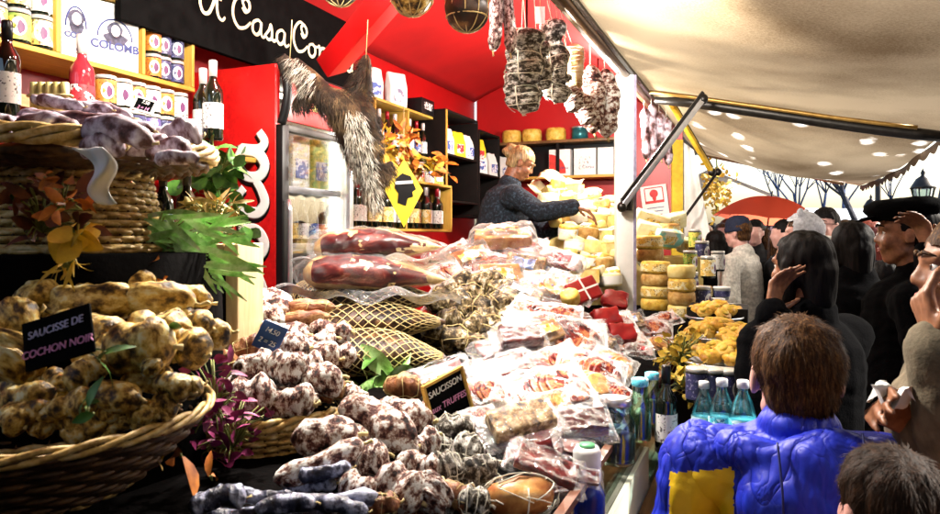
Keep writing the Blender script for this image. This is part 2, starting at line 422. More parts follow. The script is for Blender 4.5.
    # hair
    if hair:
        kind, hm = hair[0], hair[1]
        mb = MB()
        mb.ell(P(0,-.075,.165), (.365*h,.425*h,.385*h), rot, 20, 14)
        mb.ell(P(0,-.2,-.05), (.29*h,.26*h,.33*h), rot, 16, 12)
        if kind == 'long':
            for sx in (-.25, 0, .25):
                mb.cap(P(sx,-.26,0), P(sx*1.25,-.33,-.95), .2*h, .15*h)
            for sd in (-1, 1): mb.cap(P(sd*.29,.0,.0), P(sd*.34,-.02,-.72), .10*h, .09*h)
        if kind == 'bob':
            for sd in (-1, 1): mb.cap(P(sd*.27,-.05,.05), P(sd*.31,-.04,-.42), .14*h, .10*h)
            mb.cap(P(0,-.28,0), P(0,-.30,-.42), .27*h, .22*h)
        if kind == 'bun':
            for k in range(7): mb.ell(P(random.uniform(-.12,.12), -.50+random.uniform(-.1,.06), .16+random.uniform(-.12,.16)), (.12*h,)*3, None, 10, 8)
        me = remesh(mb, .0065 if face or kind == 'strands' else .009, 2)
        # shave what would cover the face
        b2 = bmesh.new(); b2.from_mesh(me); inv = rot.inverted(); kill = []
        for v in b2.verts:
            q = inv @ (v.co-hc)/h
            if kind in ('short', 'strands', 'bun'):
                out = (q.y > .10 and q.z < .20-.25*max(0, abs(q.x)-.2)) or (q.z < -.26) or (abs(q.x) > .2 and q.y > -.09 and q.z < .04)
            else:
                out = q.y > .14 and q.z < .30 and abs(q.x) < .30
            if out: kill.append(v)
            else:
                k = noise.noise(V((v.co.x*60, v.co.y*60, v.co.z*14)))
                v.co += (v.co-hc).normalized()*k*.006
        bmesh.ops.delete(b2, geom=kill, context='VERTS'); b2.to_mesh(me); b2.free()
        me.materials.append(hm); ho = link('hair', me, o)
        if kind == 'strands':
            cnt = hair[2]; mb = MB(); pol = [p for p in me.polygons]
            for _ in range(cnt):
                p = random.choice(pol); c = p.center; nn = p.normal
                q = inv @ (c-hc)/h
                cr = rot @ V((.04,-.26,.52)); fl0 = (c-hc)/h-cr; flow = (fl0-nn*fl0.dot(nn)).normalized()*1.1+rot @ V((.25,0,-.25))
                L = random.uniform(.012, .026)
                d1 = (nn*(.26 if random.random() > .12 else .75)+flow+V((random.uniform(-.22,.22), random.uniform(-.22,.22), random.uniform(-.22,.22)))).normalized()
                d2 = (d1*.7+flow*.5-nn*.18).normalized()
                sw = d1.cross(nn+V((.01,.02,.03))).normalized()*.0006
                a = c-nn*.002; b_ = a+d1*L*.5; e = b_+d2*L*.5
                mb._new([a-sw, a+sw, b_+sw*.8, b_-sw*.8, e], [(0,1,2,3), (3,2,4)])
            mb.build('hair_strands', hm, ho)
    if face:
        for sd in (-1, 1):
            mb = MB(); mb.ell(P(sd*.125,.272,.030), (.056*h,)*3, rot, 12, 8); eo = mb.build('eye', EYEW, o)
            mb = MB(); mb.ell(P(sd*.130,.321,.03), (.028*h,.010*h,.028*h), rot, 10, 6); mb.build('iris', IRIS, eo)
            mb = MB(); mb.tube([P(sd*.04,.40,.125), P(sd*.13,.385,.155), P(sd*.22,.30,.125)], [.016*h,.02*h,.008*h], 6); mb.build('eyebrow', hair[1] if hair else H_BROWN, o)
        mb = MB(); mb.tube([P(-.1,.345,-.245), P(-.04,.368,-.232), P(.04,.368,-.232), P(.1,.345,-.245)], [.006*h,.022*h,.022*h,.006*h], 8)
        mb.tube([P(-.09,.345,-.255), P(0,.366,-.272), P(.09,.345,-.255)], [.006*h,.024*h,.006*h], 8); mb.build('lips', LIP, o)
    if beard:
        mb = MB(); mb.ell(P(0,.17,-.36), (.17*h,.2*h,.16*h), rot); mb.cap(P(-.11,.36,-.18), P(.11,.36,-.18), .03*h, .03*h); mb.build('beard', beard, o)
    if glasses:
        mb = MB()
        for sd in (-1, 1):
            mb.tube([P(sd*.135+.085*math.cos(a), .41, .03+.065*math.sin(a)) for a in [2*PI*k/14 for k in range(14)]], .009*h, 6, closed=True)
            mb.tube([P(sd*.22,.40,.05), P(sd*.33,.2,.05), P(sd*.35,-.02,.04)], .009*h, 6)
        mb.tube([P(-.05,.42,.05), P(.05,.42,.05)], .009*h, 6); mb.build('eyeglasses', BLACKC, o)
    if scarf:
        mb = MB()
        for k in range(3):
            r_ = .062*H+.006*k; mb.tube([V((r_*math.cos(a), ly(.84*H)+r_*math.sin(a), (.835+.022*k)*H+.008*math.sin(3*a+k))) for a in [2*PI*i/22 for i in range(22)]], .018*H, 8, closed=True)
        mb.lump(.008, 30, 3); mb.build('scarf', scarf, o)
    if hat:
        kind, hm = hat; mb = MB()
        if kind == 'beanie':
            prof = [(.385,-.02), (.40,.0), (.40,.10), (.375,.13), (.38,.26), (.33,.40), (.22,.50), (.08,.545), (.01,.55)]
            m4 = Matrix.Translation(hc+rot @ V((0,-.04*h,.08*h))) @ (rot @ Matrix.Rotation(-.12, 3, 'X')).to_4x4() @ Matrix.Diagonal((.95*h, 1.13*h, h, 1))
            mb.lathe(prof, 28, m4, capb=False)
        else:
            m4 = Matrix.Translation(hc+rot @ V((0,.02*h,.30*h))) @ (rot @ Matrix.Rotation(-.08, 3, 'X')).to_4x4() @ Matrix.Diagonal((h, 1.2*h, h, 1))
            mb.lathe([(.37,-.06), (.40,0), (.44,.06), (.47,.12), (.45,.20), (.32,.27), (.02,.29)], 28, m4, capb=False)
            mb.ell(P(0,.5,.26), (.30*h,.20*h,.03*h), rot @ Matrix.Rotation(-.25, 3, 'X'))
        mb.lump(.004, 40, 5); mb.build('hat', hm, o)
    if hood == 'bear':
        mb = MB(); mb.ell(P(0,-.08,.12), (.44*h,.50*h,.47*h), rot, 20, 14); mb.cap(P(0,-.2,-.2), P(0,-.12,-.7), .36*h, .34*h)
        for sd in (-1, 1): mb.ell(P(sd*.30,-.05,.56), (.13*h,.08*h,.13*h), rot)
        me = remesh(mb, .012, 2); b2 = bmesh.new(); b2.from_mesh(me); inv = rot.inverted()
        bmesh.ops.delete(b2, geom=[v for v in b2.verts if (lambda q: q.y > .12 and -.5 < q.z < .34)(inv @ (v.co-hc)/h)], context='VERTS')
        b2.to_mesh(me); b2.free(); puff(me, .005, 40, 1); me.materials.append(GREYK); link('hood', me, o)
    if extra: extra(o, H, hc, h, rot)
    return o
def puff(me, amp, freq, seed):
    """cloth folds: shallow slanted creases"""
    s = V((seed*3.7, seed*1.9, seed))
    n = [v.normal.copy() for v in me.vertices]
    for v, q in zip(me.vertices, n):
        c = v.co
        k = noise.noise(V((c.x*freq*.8, c.y*freq*.8, c.z*freq*1.7+c.x*5))+s)+.6*(1-2*abs(noise.noise(V((c.x*freq*1.5+c.z*6, c.y*freq*1.5, c.z*freq*3.2))+s)))
        v.co = c+q*k*amp
def folds(me, amp, freq, seed):
    """long sharp drapery creases running down and outwards"""
    s = V((seed*3.7, seed*1.9, seed)); n = [v.normal.copy() for v in me.vertices]
    for v, q in zip(me.vertices, n):
        c = v.co; w = noise.noise(c*freq*.5+s)*.6
        k = 2.2*abs(noise.noise(V(((c.x*.45+c.z)*freq*1.25+w, c.y*freq*.7, (c.x-c.z*.45)*freq*.32+w*.5))+s))
        v.co = c+q*(k-.4)*amp
def ground_at(px, d):
    p = at(px, 235, d); return (p.x, p.y, 0)

def on(px, py, d, g, az):      # a photo point at depth d in the person's own frame
    p = at(px, py, d)-V(g); a = -math.radians(az)
    return V((p.x*math.cos(a)-p.y*math.sin(a), p.x*math.sin(a)+p.y*math.cos(a), p.z))
# --- boy in front, seen from behind
def boy_hood(o, H, hc, h, rot):
    mb = MB(); z0 = .80*H
    for k, (r_, zz, yy, rr) in enumerate(((.086,.838,-.050,.036),)):
        mb.tube([V((r_*1.18*math.sin(a)*H/1.4*1.25, (yy+r_*-.9*math.cos(a)*.9+.02), zz*H-.02*(1-abs(math.sin(a))))) for a in [(-2.3+4.6*i/26)*(1 if k == 0 else .55) for i in range(27)]],
                [rr*(.55+.45*math.sin(PI*i/26)) for i in range(27)], 12)
    mb.ell((.04,-.085,.735*H), (.160,.085,.20), Matrix.Rotation(.12, 3, 'X'), 30, 20); mb.ell((.03,-.10,.78*H), (.150,.075,.10), Matrix.Rotation(.1, 3, 'X'), 26, 16); mb.ell((.10,-.06,.70*H), (.13,.09,.20), None, 22, 14)
    me = remesh(mb, .006, 8); folds(me, .009, 6, 4); folds(me, .003, 15, 9); me.materials.append(BLUEJ); hd0 = link('hood', me, o)
    def surf(x, z):
        best = max((v.co for v in me.vertices if abs(v.co.x-x) < .02 and abs(v.co.z-z) < .012), key=lambda c: -c.y, default=None)
        return best
    for x0, x1 in ((-.055,-.045), (.075,.065)):
        pts = [surf(x0+(x1-x0)*i/16, (.90-.30*i/16)*H-.03) for i in range(17)]; pts = [V((x0+(x1-x0)*i/16, p.y-.0005, (.90-.30*i/16)*H-.03)) for i, p in enumerate(pts) if p]
        if len(pts) > 3:
            mb = MB(); mb.tube(catmull(pts, 3), .0022, 6); mb.build('seam_piping', flat('navy_piping', (.004,.008,.12), .6), hd0)
person('boy with short brown hair and blue hooded jacket with yellow back, seen from behind', ground_at(797, 1.3), 1.392, 8, hscale=1.22, coat=BLUEJ, sleeves=BLUEJ, panel=YELJ,
       hair=('strands', H_BROWN, 14000), skin=SKIN_P, voxel=.007, extra=boy_hood, fat=1.12, arms=[None, None])
# --- small child at the bottom edge
person('small child with light brown hair and rust jacket, low beside the boy in blue', ground_at(893, .93), 1.262, 25, hscale=1.04, coat=RUST, hair=('strands', multi('hair_dark_brown', [(.3, (.003,.0015,.0008)), (.75, (.035,.014,.005))], 60, 4, .6, .6, .004, .10, stretch=(3,3,.6)), 9000), skin=SKIN_P, voxel=.009)
# --- man on the right eating, profile to the left
g = ground_at(982, 1.25); az = 92
def loc(px, py, d): return on(px, py, d, g, az)
def napkin(o, H, hc, h, rot):
    mb = MB(); b_ = loc(893, 396, 1.13)
    mb.grid(lambda u, v: b_+V(((u-.5)*.06, (v-.5)*.05+.01*math.sin(9*u), .02*math.sin(7*v+4*u))), 10, 10)
    mb.build('napkin', flat('paper_napkin', (.8,.78,.75), .8, bmp=.1), o)
    mb = MB(); mb.cap(loc(945, 385, 1.11), loc(939, 352, 1.105), .040, .034); me = remesh(mb, .008, 1); puff(me, .004, 30, 2); me.materials.append(BEIGE); link('cuff', me, o)
person('dark-haired man in beige jacket eating from his fingers at the edge of the crowd', g, 1.585, az, coat=BEIGE, hair=('short', H_BROWN), face=True, voxel=.0052,
       arms=[(loc(985, 455, 1.30), loc(915, 428, 1.18), loc(884, 405, 1.17)-loc(915, 428, 1.18), (.2,-.6,-.5), .9), (loc(955, 440, 1.12), loc(938, 345, 1.10), loc(921, 296, 1.13)-loc(938, 345, 1.10), (.1, -.7, 0), .8)],
       headrot=(4, 0, 0), extra=napkin)
# --- woman, profile to the left, hand at her mouth
g = ground_at(806, 2.0); az = 48
person('woman with black bob in black coat holding her fingers to her mouth', g, 1.555, az, hair=('bob', H_BLACK), face=True, voxel=.006,
       arms=[(on(782, 345, 1.96, g, az), on(771, 312, 1.90, g, az), on(777, 284, 1.93, g, az)-on(771, 312, 1.90, g, az), (.1, -.6, 0), .55), None])
person('broad-shouldered person with black hair in black coat, back turned, beside the woman eating', ground_at(853, 2.85), 1.60, 20, hair=('bob', H_BLACK), fat=1.15, hscale=1.05)
# --- man in a dark cap lifting a hand
g = ground_at(912, 2.4); az = 85
person('man in dark flat cap and black coat raising his grey-gloved hand to his face', g, 1.66, az, hat=('cap', BLACKC), hair=('short', H_BLACK), face=True, voxel=.007, skin=SKIN,
       arms=[(on(935, 290, 2.4, g, az), on(930, 250, 2.24, g, az), (-.05, .3, 1), (-.3, .4, 0), .7), None],
       extra=lambda o, H, hc, h, rot: None)
person('woman with auburn hair in dark coat behind the man in the flat cap', ground_at(868, 3.6), 1.62, 60, hair=('bob', H_RED), coat=DKBLUE)
person('short dark-haired person with light grey scarf among the black coats', ground_at(886, 3.15), 1.43, 40, hair=('bob', H_BLACK), scarf=GREYK)
person('man with glasses and short dark hair facing the stall, white collar', ground_at(826, 4.5), 1.72, 150, hair=('short', H_BLACK), coat=DKBLUE, scarf=STONE, face=True, glasses=True, skin=SKIN_P)
person('child in fluffy grey hood with round bear ears', ground_at(805, 3.9), 1.66, 75, hair=('short', H_BROWN), hood='bear', coat=GREYK, skin=SKIN_P)
person('woman with long dark hair in black coat at the far end of the counter', ground_at(716, 5.4), 1.58, 40, hair=('long', H_BLACK), legs=BLACKC, coatlen=.40)
person('man in navy beanie and pale stone jacket standing in profile near the counter end', ground_at(740, 5.2), 1.67, 70, hair=('short', H_BROWN), hat=('beanie', DKBLUE), coat=STONE, skin=SKIN_P, face=True)
# --- stallholder behind the display
g = (-1.66, 4.30, .45); az = -62
def apron(o, H, hc, h, rot): pass
person('blonde stallholder with hair tied up and dark fleece reaching over the cheeses', g, 1.68, az, coat=NAVYF, hair=('bun', H_BLOND), face=True, voxel=.0065, skin=SKIN, lean=.30, headrot=(-28, 0, -6),
       arms=[(on(540, 212, 4.35, g, az), on(575, 207, 4.2, g, az), (.1, .8, -.25), (0, -.2, -1), .5), (on(545, 232, 4.6, g, az), on(582, 214, 4.5, g, az), (-.1, .8, -.3), (0, -.2, -1), .5)])
# --- the far crowd
FARC = [cloth('far_'+n, c) for n, c in (('red', (.35,.03,.03)), ('purple', (.14,.06,.2)), ('grey', (.15,.15,.17)), ('brown', (.16,.08,.05)), ('teal', (.03,.10,.14)), ('cream', (.5,.46,.4)), ('black', (.004,.004,.005)))]
far = [(706, 8.0, 1.66, 20, 'purple', 'long', 'dark purple coat and long hair beside the yellow stall leaves'), (727, 9.5, 1.75, 150, 'grey', 'short', 'grey coat facing us behind the beanie man'),
       (752, 7.0, 1.62, 60, 'red', 'long', 'red coat and long hair under the red umbrella'), (764, 6.2, 1.6, 100, 'brown', 'long', 'brown coat just right of the pale stone jacket'),
       (776, 8.6, 1.7, 170, 'cream', 'bob', 'cream coat below the middle of the red umbrella'), (790, 10.5, 1.7, 30, 'teal', 'short', 'teal coat far down the street behind the bear hood'),
       (845, 8.0, 1.72, 190, 'grey', 'short', 'grey coat between the man with glasses and auburn hair'), (858, 10.0, 1.75, 10, 'brown', 'short', 'brown coat far behind the black-haired backs'),
       (878, 7.0, 1.68, 130, 'purple', 'bob', 'purple coat behind the auburn-haired woman'), (897, 8.5, 1.72, 80, 'teal', 'short', 'teal coat behind the flat cap'), (735, 12.0, 1.72, 80, 'cream', 'bob', 'cream coat deep in the market street'),
       (712, 11.0, 1.74, 0, 'red', 'short', 'red coat deep among the far stalls'),
       (722, 6.9, 1.66, 200, 'teal', 'long', 'teal coat between the long-haired woman and the beanie man'), (760, 9.6, 1.74, 10, 'grey', 'short', 'grey coat under the umbrella shaft'), (783, 6.4, 1.66, 40, 'purple', 'long', 'purple coat left of the bear hood'), (798, 7.4, 1.73, 160, 'brown', 'short', 'brown coat just behind the bear hood'),
       (841, 6.2, 1.66, 30, 'teal', 'bob', 'teal coat at the elbow of the man with glasses'), (772, 11.5, 1.76, 60, 'red', 'short', 'red coat far off beneath the umbrella rim'), (745, 8.4, 1.7, 90, 'purple', 'bob', 'purple coat behind the pale stone jacket'), (702, 9.2, 1.72, 120, 'brown', 'short', 'brown coat close along the white curtain'), (815, 9.2, 1.76, 20, 'red', 'bob', 'red coat beyond the glasses man, half hidden'), (888, 5.6, 1.7, 60, 'grey', 'bob', 'grey coat behind the child with the scarf'),
       (779, 5.5, 1.6, 20, 'black', 'long', 'black coat with long hair right of the pale stone jacket'), (786, 5.2, 1.66, 90, 'black', 'short', 'black coat just left of the bear hood, short hair'), (846, 4.6, 1.64, 10, 'black', 'bob', 'black coat squeezed between glasses man and auburn hair'), (755, 6.1, 1.68, 170, 'black', 'short', 'black coat facing us behind the pale stone jacket'), (700, 6.8, 1.66, 0, 'black', 'short', 'black coat at the white side curtain, back turned'), (728, 7.6, 1.72, 45, 'black', 'bob', 'black coat and bob beyond the navy beanie')]
shared = {}
for px, d, H, az_, cn, hk, lab in far:
    cm = MATS['far_'+cn]
    if hk not in shared:
        shared[hk] = person('passer-by in '+lab, ground_at(px, d), H, az_, coat=cm, hair=(hk, H_BROWN if hk != 'short' else H_BLACK), voxel=.013, group='passers-by in the market street', skin=SKIN_P)
        shared[hk]['h'] = H
    else:
        src = shared[hk]; c = src.copy(); COL.objects.link(c); c.location = ground_at(px, d); c.rotation_euler = (0, 0, math.radians(az_)); c.scale = (H/src['h'],)*3
        c['label'] = 'passer-by in '+lab
        for ch in src.children:
            k = ch.copy(); COL.objects.link(k); k.parent = c
            if ch.name.startswith('coat'): k.material_slots[0].link = 'OBJECT'; k.material_slots[0].material = cm
            for sub in ch.children: q = sub.copy(); COL.objects.link(q); q.parent = k
# ------------------------------------------------------------------ ground, stall shell, awning, street
RED = flat('red_paint', (.45,.003,.004), .42, var=.12, scale=3, bmp=.06, bscale=60)
REDCLOTH = flat('red_canvas', (.50,.003,.004), .7, var=.25, scale=1.2, bmp=.1, bscale=25)
PINE = wood('pine_y', (.42,.22,.035), (.68,.42,.08), 'Y'); PINEZ = wood('pine_z', (.42,.22,.035), (.68,.42,.08), 'Z'); PINEX = wood('pine_x', (.40,.20,.035), (.66,.40,.08), 'X')
OAK = wood('worn_oak', (.06,.025,.008), (.24,.12,.045), 'Y', 5, .4); BLACKW = wood('black_wood', (.002,.0015,.0015), (.007,.005,.004), 'Y', 6, .7)
DARKM = flat('dark_metal', (.02,.017,.015), .4, .7, var=.3); STEEL = flat('brushed_steel', (.55,.55,.58), .3, .8, var=.12, bmp=.05)
WHITEP = flat('white_enamel', (.80,.79,.76), .35, var=.04, bmp=.05); CREAM = flat('cream_panel', (.72,.70,.56), .3, var=.08, scale=5, bmp=.03)
PAPER = flat('white_paper', (.82,.81,.78), .7, var=.04, bmp=.05); BLACKP = flat('black_plastic', (.005,.005,.006), .4, spec=.25, var=.2, bmp=.05)
SLATE = flat('chalkboard_black', (.003,.003,.003), .9, spec=.04, var=.4, scale=20, bmp=.05); CHALK = flat('chalk_white', (.85,.83,.80), .9, var=.1, bmp=0); CHALKP = flat('chalk_pink', (.75,.30,.55), .9, var=.1, bmp=0)
CHALKY = flat('cream_lettering', (.88,.80,.52), .6, var=.05, bmp=0); INK = flat('blue_ink', (.02,.035,.16), .6, bmp=0); YEL = flat('sign_yellow', (.85,.66,.02), .5, var=.05, bmp=0)
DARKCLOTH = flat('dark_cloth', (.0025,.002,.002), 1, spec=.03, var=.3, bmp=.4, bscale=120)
TWINE = flat('twine', (.62,.48,.22), .9, var=.2, bmp=.3); TWINEW = flat('white_twine', (.8,.75,.62), .9, var=.1, bmp=.2)

mb = MB(); mb.grid(lambda u, v: V(((u-.5)*400, (v-.5)*400, 0)), 4, 4)
tag(mb.build('ground', multi('wet_paving', [(.35, (.03,.03,.032)), (.65, (.08,.078,.075))], 1.4, 6, .5, .3, .01, rand=False)), 'grey market street paving', None, None, 'structure')
def slab(name, label, c, s, m, cat='wall', bevel=0):
    mb = MB(); mb.box((0,0,0), s, None, bevel); o = mb.build(name, m); o.location = c; return tag(o, label, cat, None, 'thing')
slab('stall_back_partition', 'bright red back wall of the stall behind shelves and fridge', (-2.5, 2.8, 1.4), (.04, 6.6, 2.8), RED)
slab('stall_end_partition', 'bright red end wall of the stall beyond the stallholder', (-1.53, 6.12, 1.5), (1.86, .04, 3.0), RED)
slab('stall_platform', 'raised dark wooden platform the stallholder stands on', (-1.95, 2.8, .22), (1.06, 6.6, .44), BLACKW, 'platform')
# red canvas roof over the stall
mb = MB()
def roofz(x):
    u = (x+2.48)/1.78
    return 2.80+.28*math.sin(PI*min(1, max(0, u))**.9)-.26*u
mb.grid(lambda u, v: V((-2.48+1.78*u, -.8+6.9*v, roofz(-2.48+1.78*u)+.015*math.sin(v*26)*math.sin(PI*u))), 20, 60)
o = mb.build('stall_roof_canvas', REDCLOTH); so = o.modifiers.new('s', 'SOLIDIFY'); so.thickness = .004
tag(o, 'red canvas ceiling stretched over the stall interior', 'canopy', None, 'thing')
b = MB(); p0 = at(331, 66, 3.3); p1 = at(425, -45, 2.75); b.beam(p0, p1, .10, .12, F, .004); tag(b.build('roof_strut', RED), 'red diagonal roof strut rising from the black name board', 'strut', None, 'thing')

# ---- black name board with script lettering
def glyph_strokes():
    A = [[(.80,.95),(.62,1.02),(.25,.75),(.10,.35),(.22,.05),(.45,.10),(.66,.50),(.80,.95),(.76,.45),(.82,.12),(.98,.02),(1.10,.14)], [(.28,.62),(.5,.70),(.95,.60)]]
    Cc = [[(.66,.62),(.56,.72),(.50,.86),(.62,.98),(.78,.90),(.80,.70),(.62,.55),(.48,.66)], [(.72,.99),(.40,1.02),(.12,.70),(.08,.30),(.30,.02),(.60,.08),(.86,.30)]]
    a = [[(.50,.42),(.34,.48),(.12,.34),(.10,.10),(.26,.0),(.44,.14),(.50,.42),(.48,.12),(.58,.0),(.74,.10)]]
    s = [[(.0,.08),(.20,.30),(.30,.50),(.36,.30),(.34,.08),(.18,.0),(.06,.08)], [(.34,.08),(.46,.02),(.60,.10)]]
    o_ = [[(.30,.46),(.10,.36),(.08,.10),(.26,.0),(.44,.14),(.44,.36),(.30,.46),(.40,.40),(.62,.42)]]
    r = [[(.0,.42),(.12,.46),(.12,.0)], [(.12,.28),(.26,.44),(.44,.46),(.46,.38)]]
    return {'A': (A, 1.12), 'C': (Cc, .86), 'a': (a, .66), 's': (s, .52), 'o': (o_, .60), 'r': (r, .46), ' ': ([], .32), 'c': ([[(.46,.36),(.34,.46),(.14,.34),(.10,.12),(.24,.0),(.42,.06),(.56,.16)]], .52), 'i': ([[(.1,.44),(.1,.1),(.2,.0),(.34,.1)]], .3)}
GL = glyph_strokes()
def script(mb, text, size, m4, rad, flatten=.3):
    x = 0
    for ch in text:
        st, w = GL[ch]
        for s in st:
            pts = catmull([V((x+p[0]*size, p[1]*size, 0)) for p in s], 7)
            n0 = len(mb.bm.verts); mb.bm.verts.ensure_lookup_table()
            N = len(pts)
            vs = mb.tube(pts, [rad*(.55+.6*math.sin(PI*(.15+.7*i/(N-1)))) for i in range(N)], 8)
            for v in vs: v.co.z *= flatten; v.co = m4 @ v.co
        x += w*size
    return x
nb = thing('name_board', 'black name board with looping cream script above the fridge', 'sign', (-2.2, 2.7, 2.36))
ya, yb = at_x(118, 5, -2.2).y, at_x(352, 70, -2.2).y
mb = MB(); mb.box((0, (ya+yb)/2-2.7, .20), (.03, yb-ya, .42), None, .003); mb.build('panel', SLATE, nb)
# letters run along +Y on the board's face; text x -> +Y, text y -> +Z
m4 = Matrix(((0,0,1,.017), (1,0,0,0), (0,1,0,0), (0,0,0,1)))
for word, pa in (('A', (197, 20)), ('Casa', (231, 33)), ('Corsica', (292, 62))):
    yy = at_x(*pa, -2.185).y
    mb = MB(); script(mb, word, .150, Matrix.Translation((0, yy-2.7, .13)) @ m4, .0075); mb.build('lettering', CHALKY, nb)

# ---- rails, posts, awning
def rod(name, label, p0, p1, r, m, cat, n=10, parts=None):
    o = thing(name, label, cat, V(p0)); q = V(p1)-V(p0); mb = MB(); mb.tube([V((0,0,0)), q], r, n); mb.build('tube', m, o); return o
rl = thing('awning_rail', 'long dark awning rail running the length of the stall front', 'rail', (-.69, -.6, 2.45))
mb = MB(); mb.tube([(0,0,0), (0,8.8,0)], .024, 12); mb.build('tube', flat('bronze_tube', (.16,.10,.06), .3, .8, var=.2, bmp=.05), rl)
mb = MB(); mb.box((.035, 4.4, .018), (.02, 8.8, .05)); mb.build('track', DARKM, rl)
mb = MB(); mb.box((-.035, 4.4, .01), (.02, 8.8, .03)); mb.build('batten', flat('pale_timber', (.20,.13,.07), .5), rl)
pp = at(624, 235, 3.93)
po = thing('stall_post', 'white square post rising from the display to the awning rail', 'post', (pp.x, pp.y, 1.0))
mb = MB(); mb.box((0,0,.72), (.095,.075,1.46), Matrix.Rotation(YAW, 3, 'Z'), .004); mb.build('shaft', WHITEP, po)
mb = MB(); mb.box((R*.052).to_tuple()[:2]+(.72,), (.016,.085,1.44), Matrix.Rotation(YAW, 3, 'Z')); mb.build('edge_strip', flat('lilac_aluminium', (.42,.38,.55), .3, .5), po)
mb = MB(); mb.box((.02,-.04,.72), (.06,.05,.07), None, .004); mb.build('bracket', DARKM, po)
def arm(label, pts, m1, m2, r=.017):
    o = thing('awning_strut', label, 'awning arm', pts[0])
    for a, b_ in zip(pts, pts[1:]):
        mb = MB(); mb.beam(a-pts[0], b_-pts[0], r*2, r*1.4, U, .002); mb.build('bar', m1, o)
        mb = MB(); off = U*r*1.9; mb.beam(a-pts[0]+off, b_-pts[0]+off, r*.9, r*.9, U); mb.build('spring_rod', m2, o)
    for p in pts:
        mb = MB(); mb.ell(p-pts[0], (.028,.028,.03), None, 10, 8); mb.build('joint', DARKM, o)
arm('black and silver folding awning arm springing from the white post', [at(622, 207, 3.85), at(703, 99, 3.85)], STEEL, DARKM, .02)
arm('yellow folded awning arm behind the white post', [at(668, 98, 4.6), at(712, 172, 4.9)], flat('yellow_arm', (.62,.38,.03), .4, .3), DARKM)
arm('thin dark awning strut slanting down to the white side curtain', [at(718, 172, 5.6), at(679, 226, 5.6)], DARKM, DARKM, .009)
XO = .95
# unseen dark slabs added behind the camera and across the lane to block skylight
slab('rear_sky_blocker', 'unseen dark sheet added behind the camera to block sky light', (.2, -1.7, 1.3), (5.6, .04, 2.6), DARKCLOTH)
slab('side_sky_blocker', 'unseen dark panel added across the lane to block sky light', (3.2, 1.5, 1.5), (.1, 7.5, 3.0), flat('blocker_dark', (.03,.03,.032), .7), 'sky blocker')
def awz(x, y):
    u = (x+.69)/(XO+.69)
    slope = .36+.015*math.sin(y*1.3)
    z = 2.475-u*slope-.05*math.sin(PI*u)*(1-abs(((y-4.58) % 3.6)/1.8-1))*2.0
    if y > 4.58: z -= (y-4.58)*.020*u+.10*math.sin(PI*min(1, (y-4.58)/3.6))*math.sin(PI*u*.9)
    z += .006*noise.noise(V((x*2, y*.8, 2)))+.0015*noise.noise(V((x*9, y*5, 7)))
    return z
mb = MB(); mb.grid(lambda u, v: V((-.66+(XO+.66)*u, -1.2+9.4*v, awz(-.66+(XO+.66)*u, -1.2+9.4*v))), 50, 150)
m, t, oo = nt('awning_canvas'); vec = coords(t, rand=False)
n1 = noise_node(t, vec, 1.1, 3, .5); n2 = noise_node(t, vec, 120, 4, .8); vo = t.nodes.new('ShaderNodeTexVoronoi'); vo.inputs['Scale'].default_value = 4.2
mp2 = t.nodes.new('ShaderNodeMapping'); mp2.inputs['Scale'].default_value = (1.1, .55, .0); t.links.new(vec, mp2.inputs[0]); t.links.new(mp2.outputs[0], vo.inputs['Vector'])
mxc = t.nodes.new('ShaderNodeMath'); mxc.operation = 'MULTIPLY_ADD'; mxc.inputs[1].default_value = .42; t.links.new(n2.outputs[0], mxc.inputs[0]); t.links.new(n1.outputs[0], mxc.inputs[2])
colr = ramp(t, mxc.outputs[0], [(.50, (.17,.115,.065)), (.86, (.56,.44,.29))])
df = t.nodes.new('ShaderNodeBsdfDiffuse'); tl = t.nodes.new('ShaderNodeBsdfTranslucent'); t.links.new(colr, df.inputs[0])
# light dapples put into the canvas as pale translucent patches beyond the cross bar
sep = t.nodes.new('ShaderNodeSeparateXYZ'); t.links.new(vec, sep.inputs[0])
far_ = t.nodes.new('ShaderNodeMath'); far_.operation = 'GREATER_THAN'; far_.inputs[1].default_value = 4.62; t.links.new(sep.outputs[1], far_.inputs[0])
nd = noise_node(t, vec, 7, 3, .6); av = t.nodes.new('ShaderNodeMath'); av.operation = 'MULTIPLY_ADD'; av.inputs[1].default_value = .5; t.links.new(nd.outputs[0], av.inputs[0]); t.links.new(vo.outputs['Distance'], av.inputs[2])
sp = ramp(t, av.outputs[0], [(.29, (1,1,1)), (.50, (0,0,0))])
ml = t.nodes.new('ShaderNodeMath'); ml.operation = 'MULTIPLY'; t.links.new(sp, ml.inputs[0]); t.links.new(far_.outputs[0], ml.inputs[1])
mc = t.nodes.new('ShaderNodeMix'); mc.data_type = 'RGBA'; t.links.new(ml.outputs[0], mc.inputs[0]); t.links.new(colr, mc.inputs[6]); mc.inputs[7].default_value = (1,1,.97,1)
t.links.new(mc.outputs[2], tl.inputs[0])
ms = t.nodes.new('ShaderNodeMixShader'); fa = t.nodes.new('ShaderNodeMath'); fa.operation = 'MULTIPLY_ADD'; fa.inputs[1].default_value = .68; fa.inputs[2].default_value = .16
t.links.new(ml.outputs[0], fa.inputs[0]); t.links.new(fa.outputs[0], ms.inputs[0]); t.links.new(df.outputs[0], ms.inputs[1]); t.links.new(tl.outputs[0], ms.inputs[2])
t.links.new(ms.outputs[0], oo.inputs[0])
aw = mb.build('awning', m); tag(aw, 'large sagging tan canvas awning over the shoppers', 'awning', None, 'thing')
mb = MB(); mb.grid(lambda u, v: V((XO+.004+.01*math.sin(u*60), -1.2+9.4*u, awz(XO, -1.2+9.4*u)-v*(.035+.028*abs(math.sin(u*9.4*PI/.24))))), 400, 3)
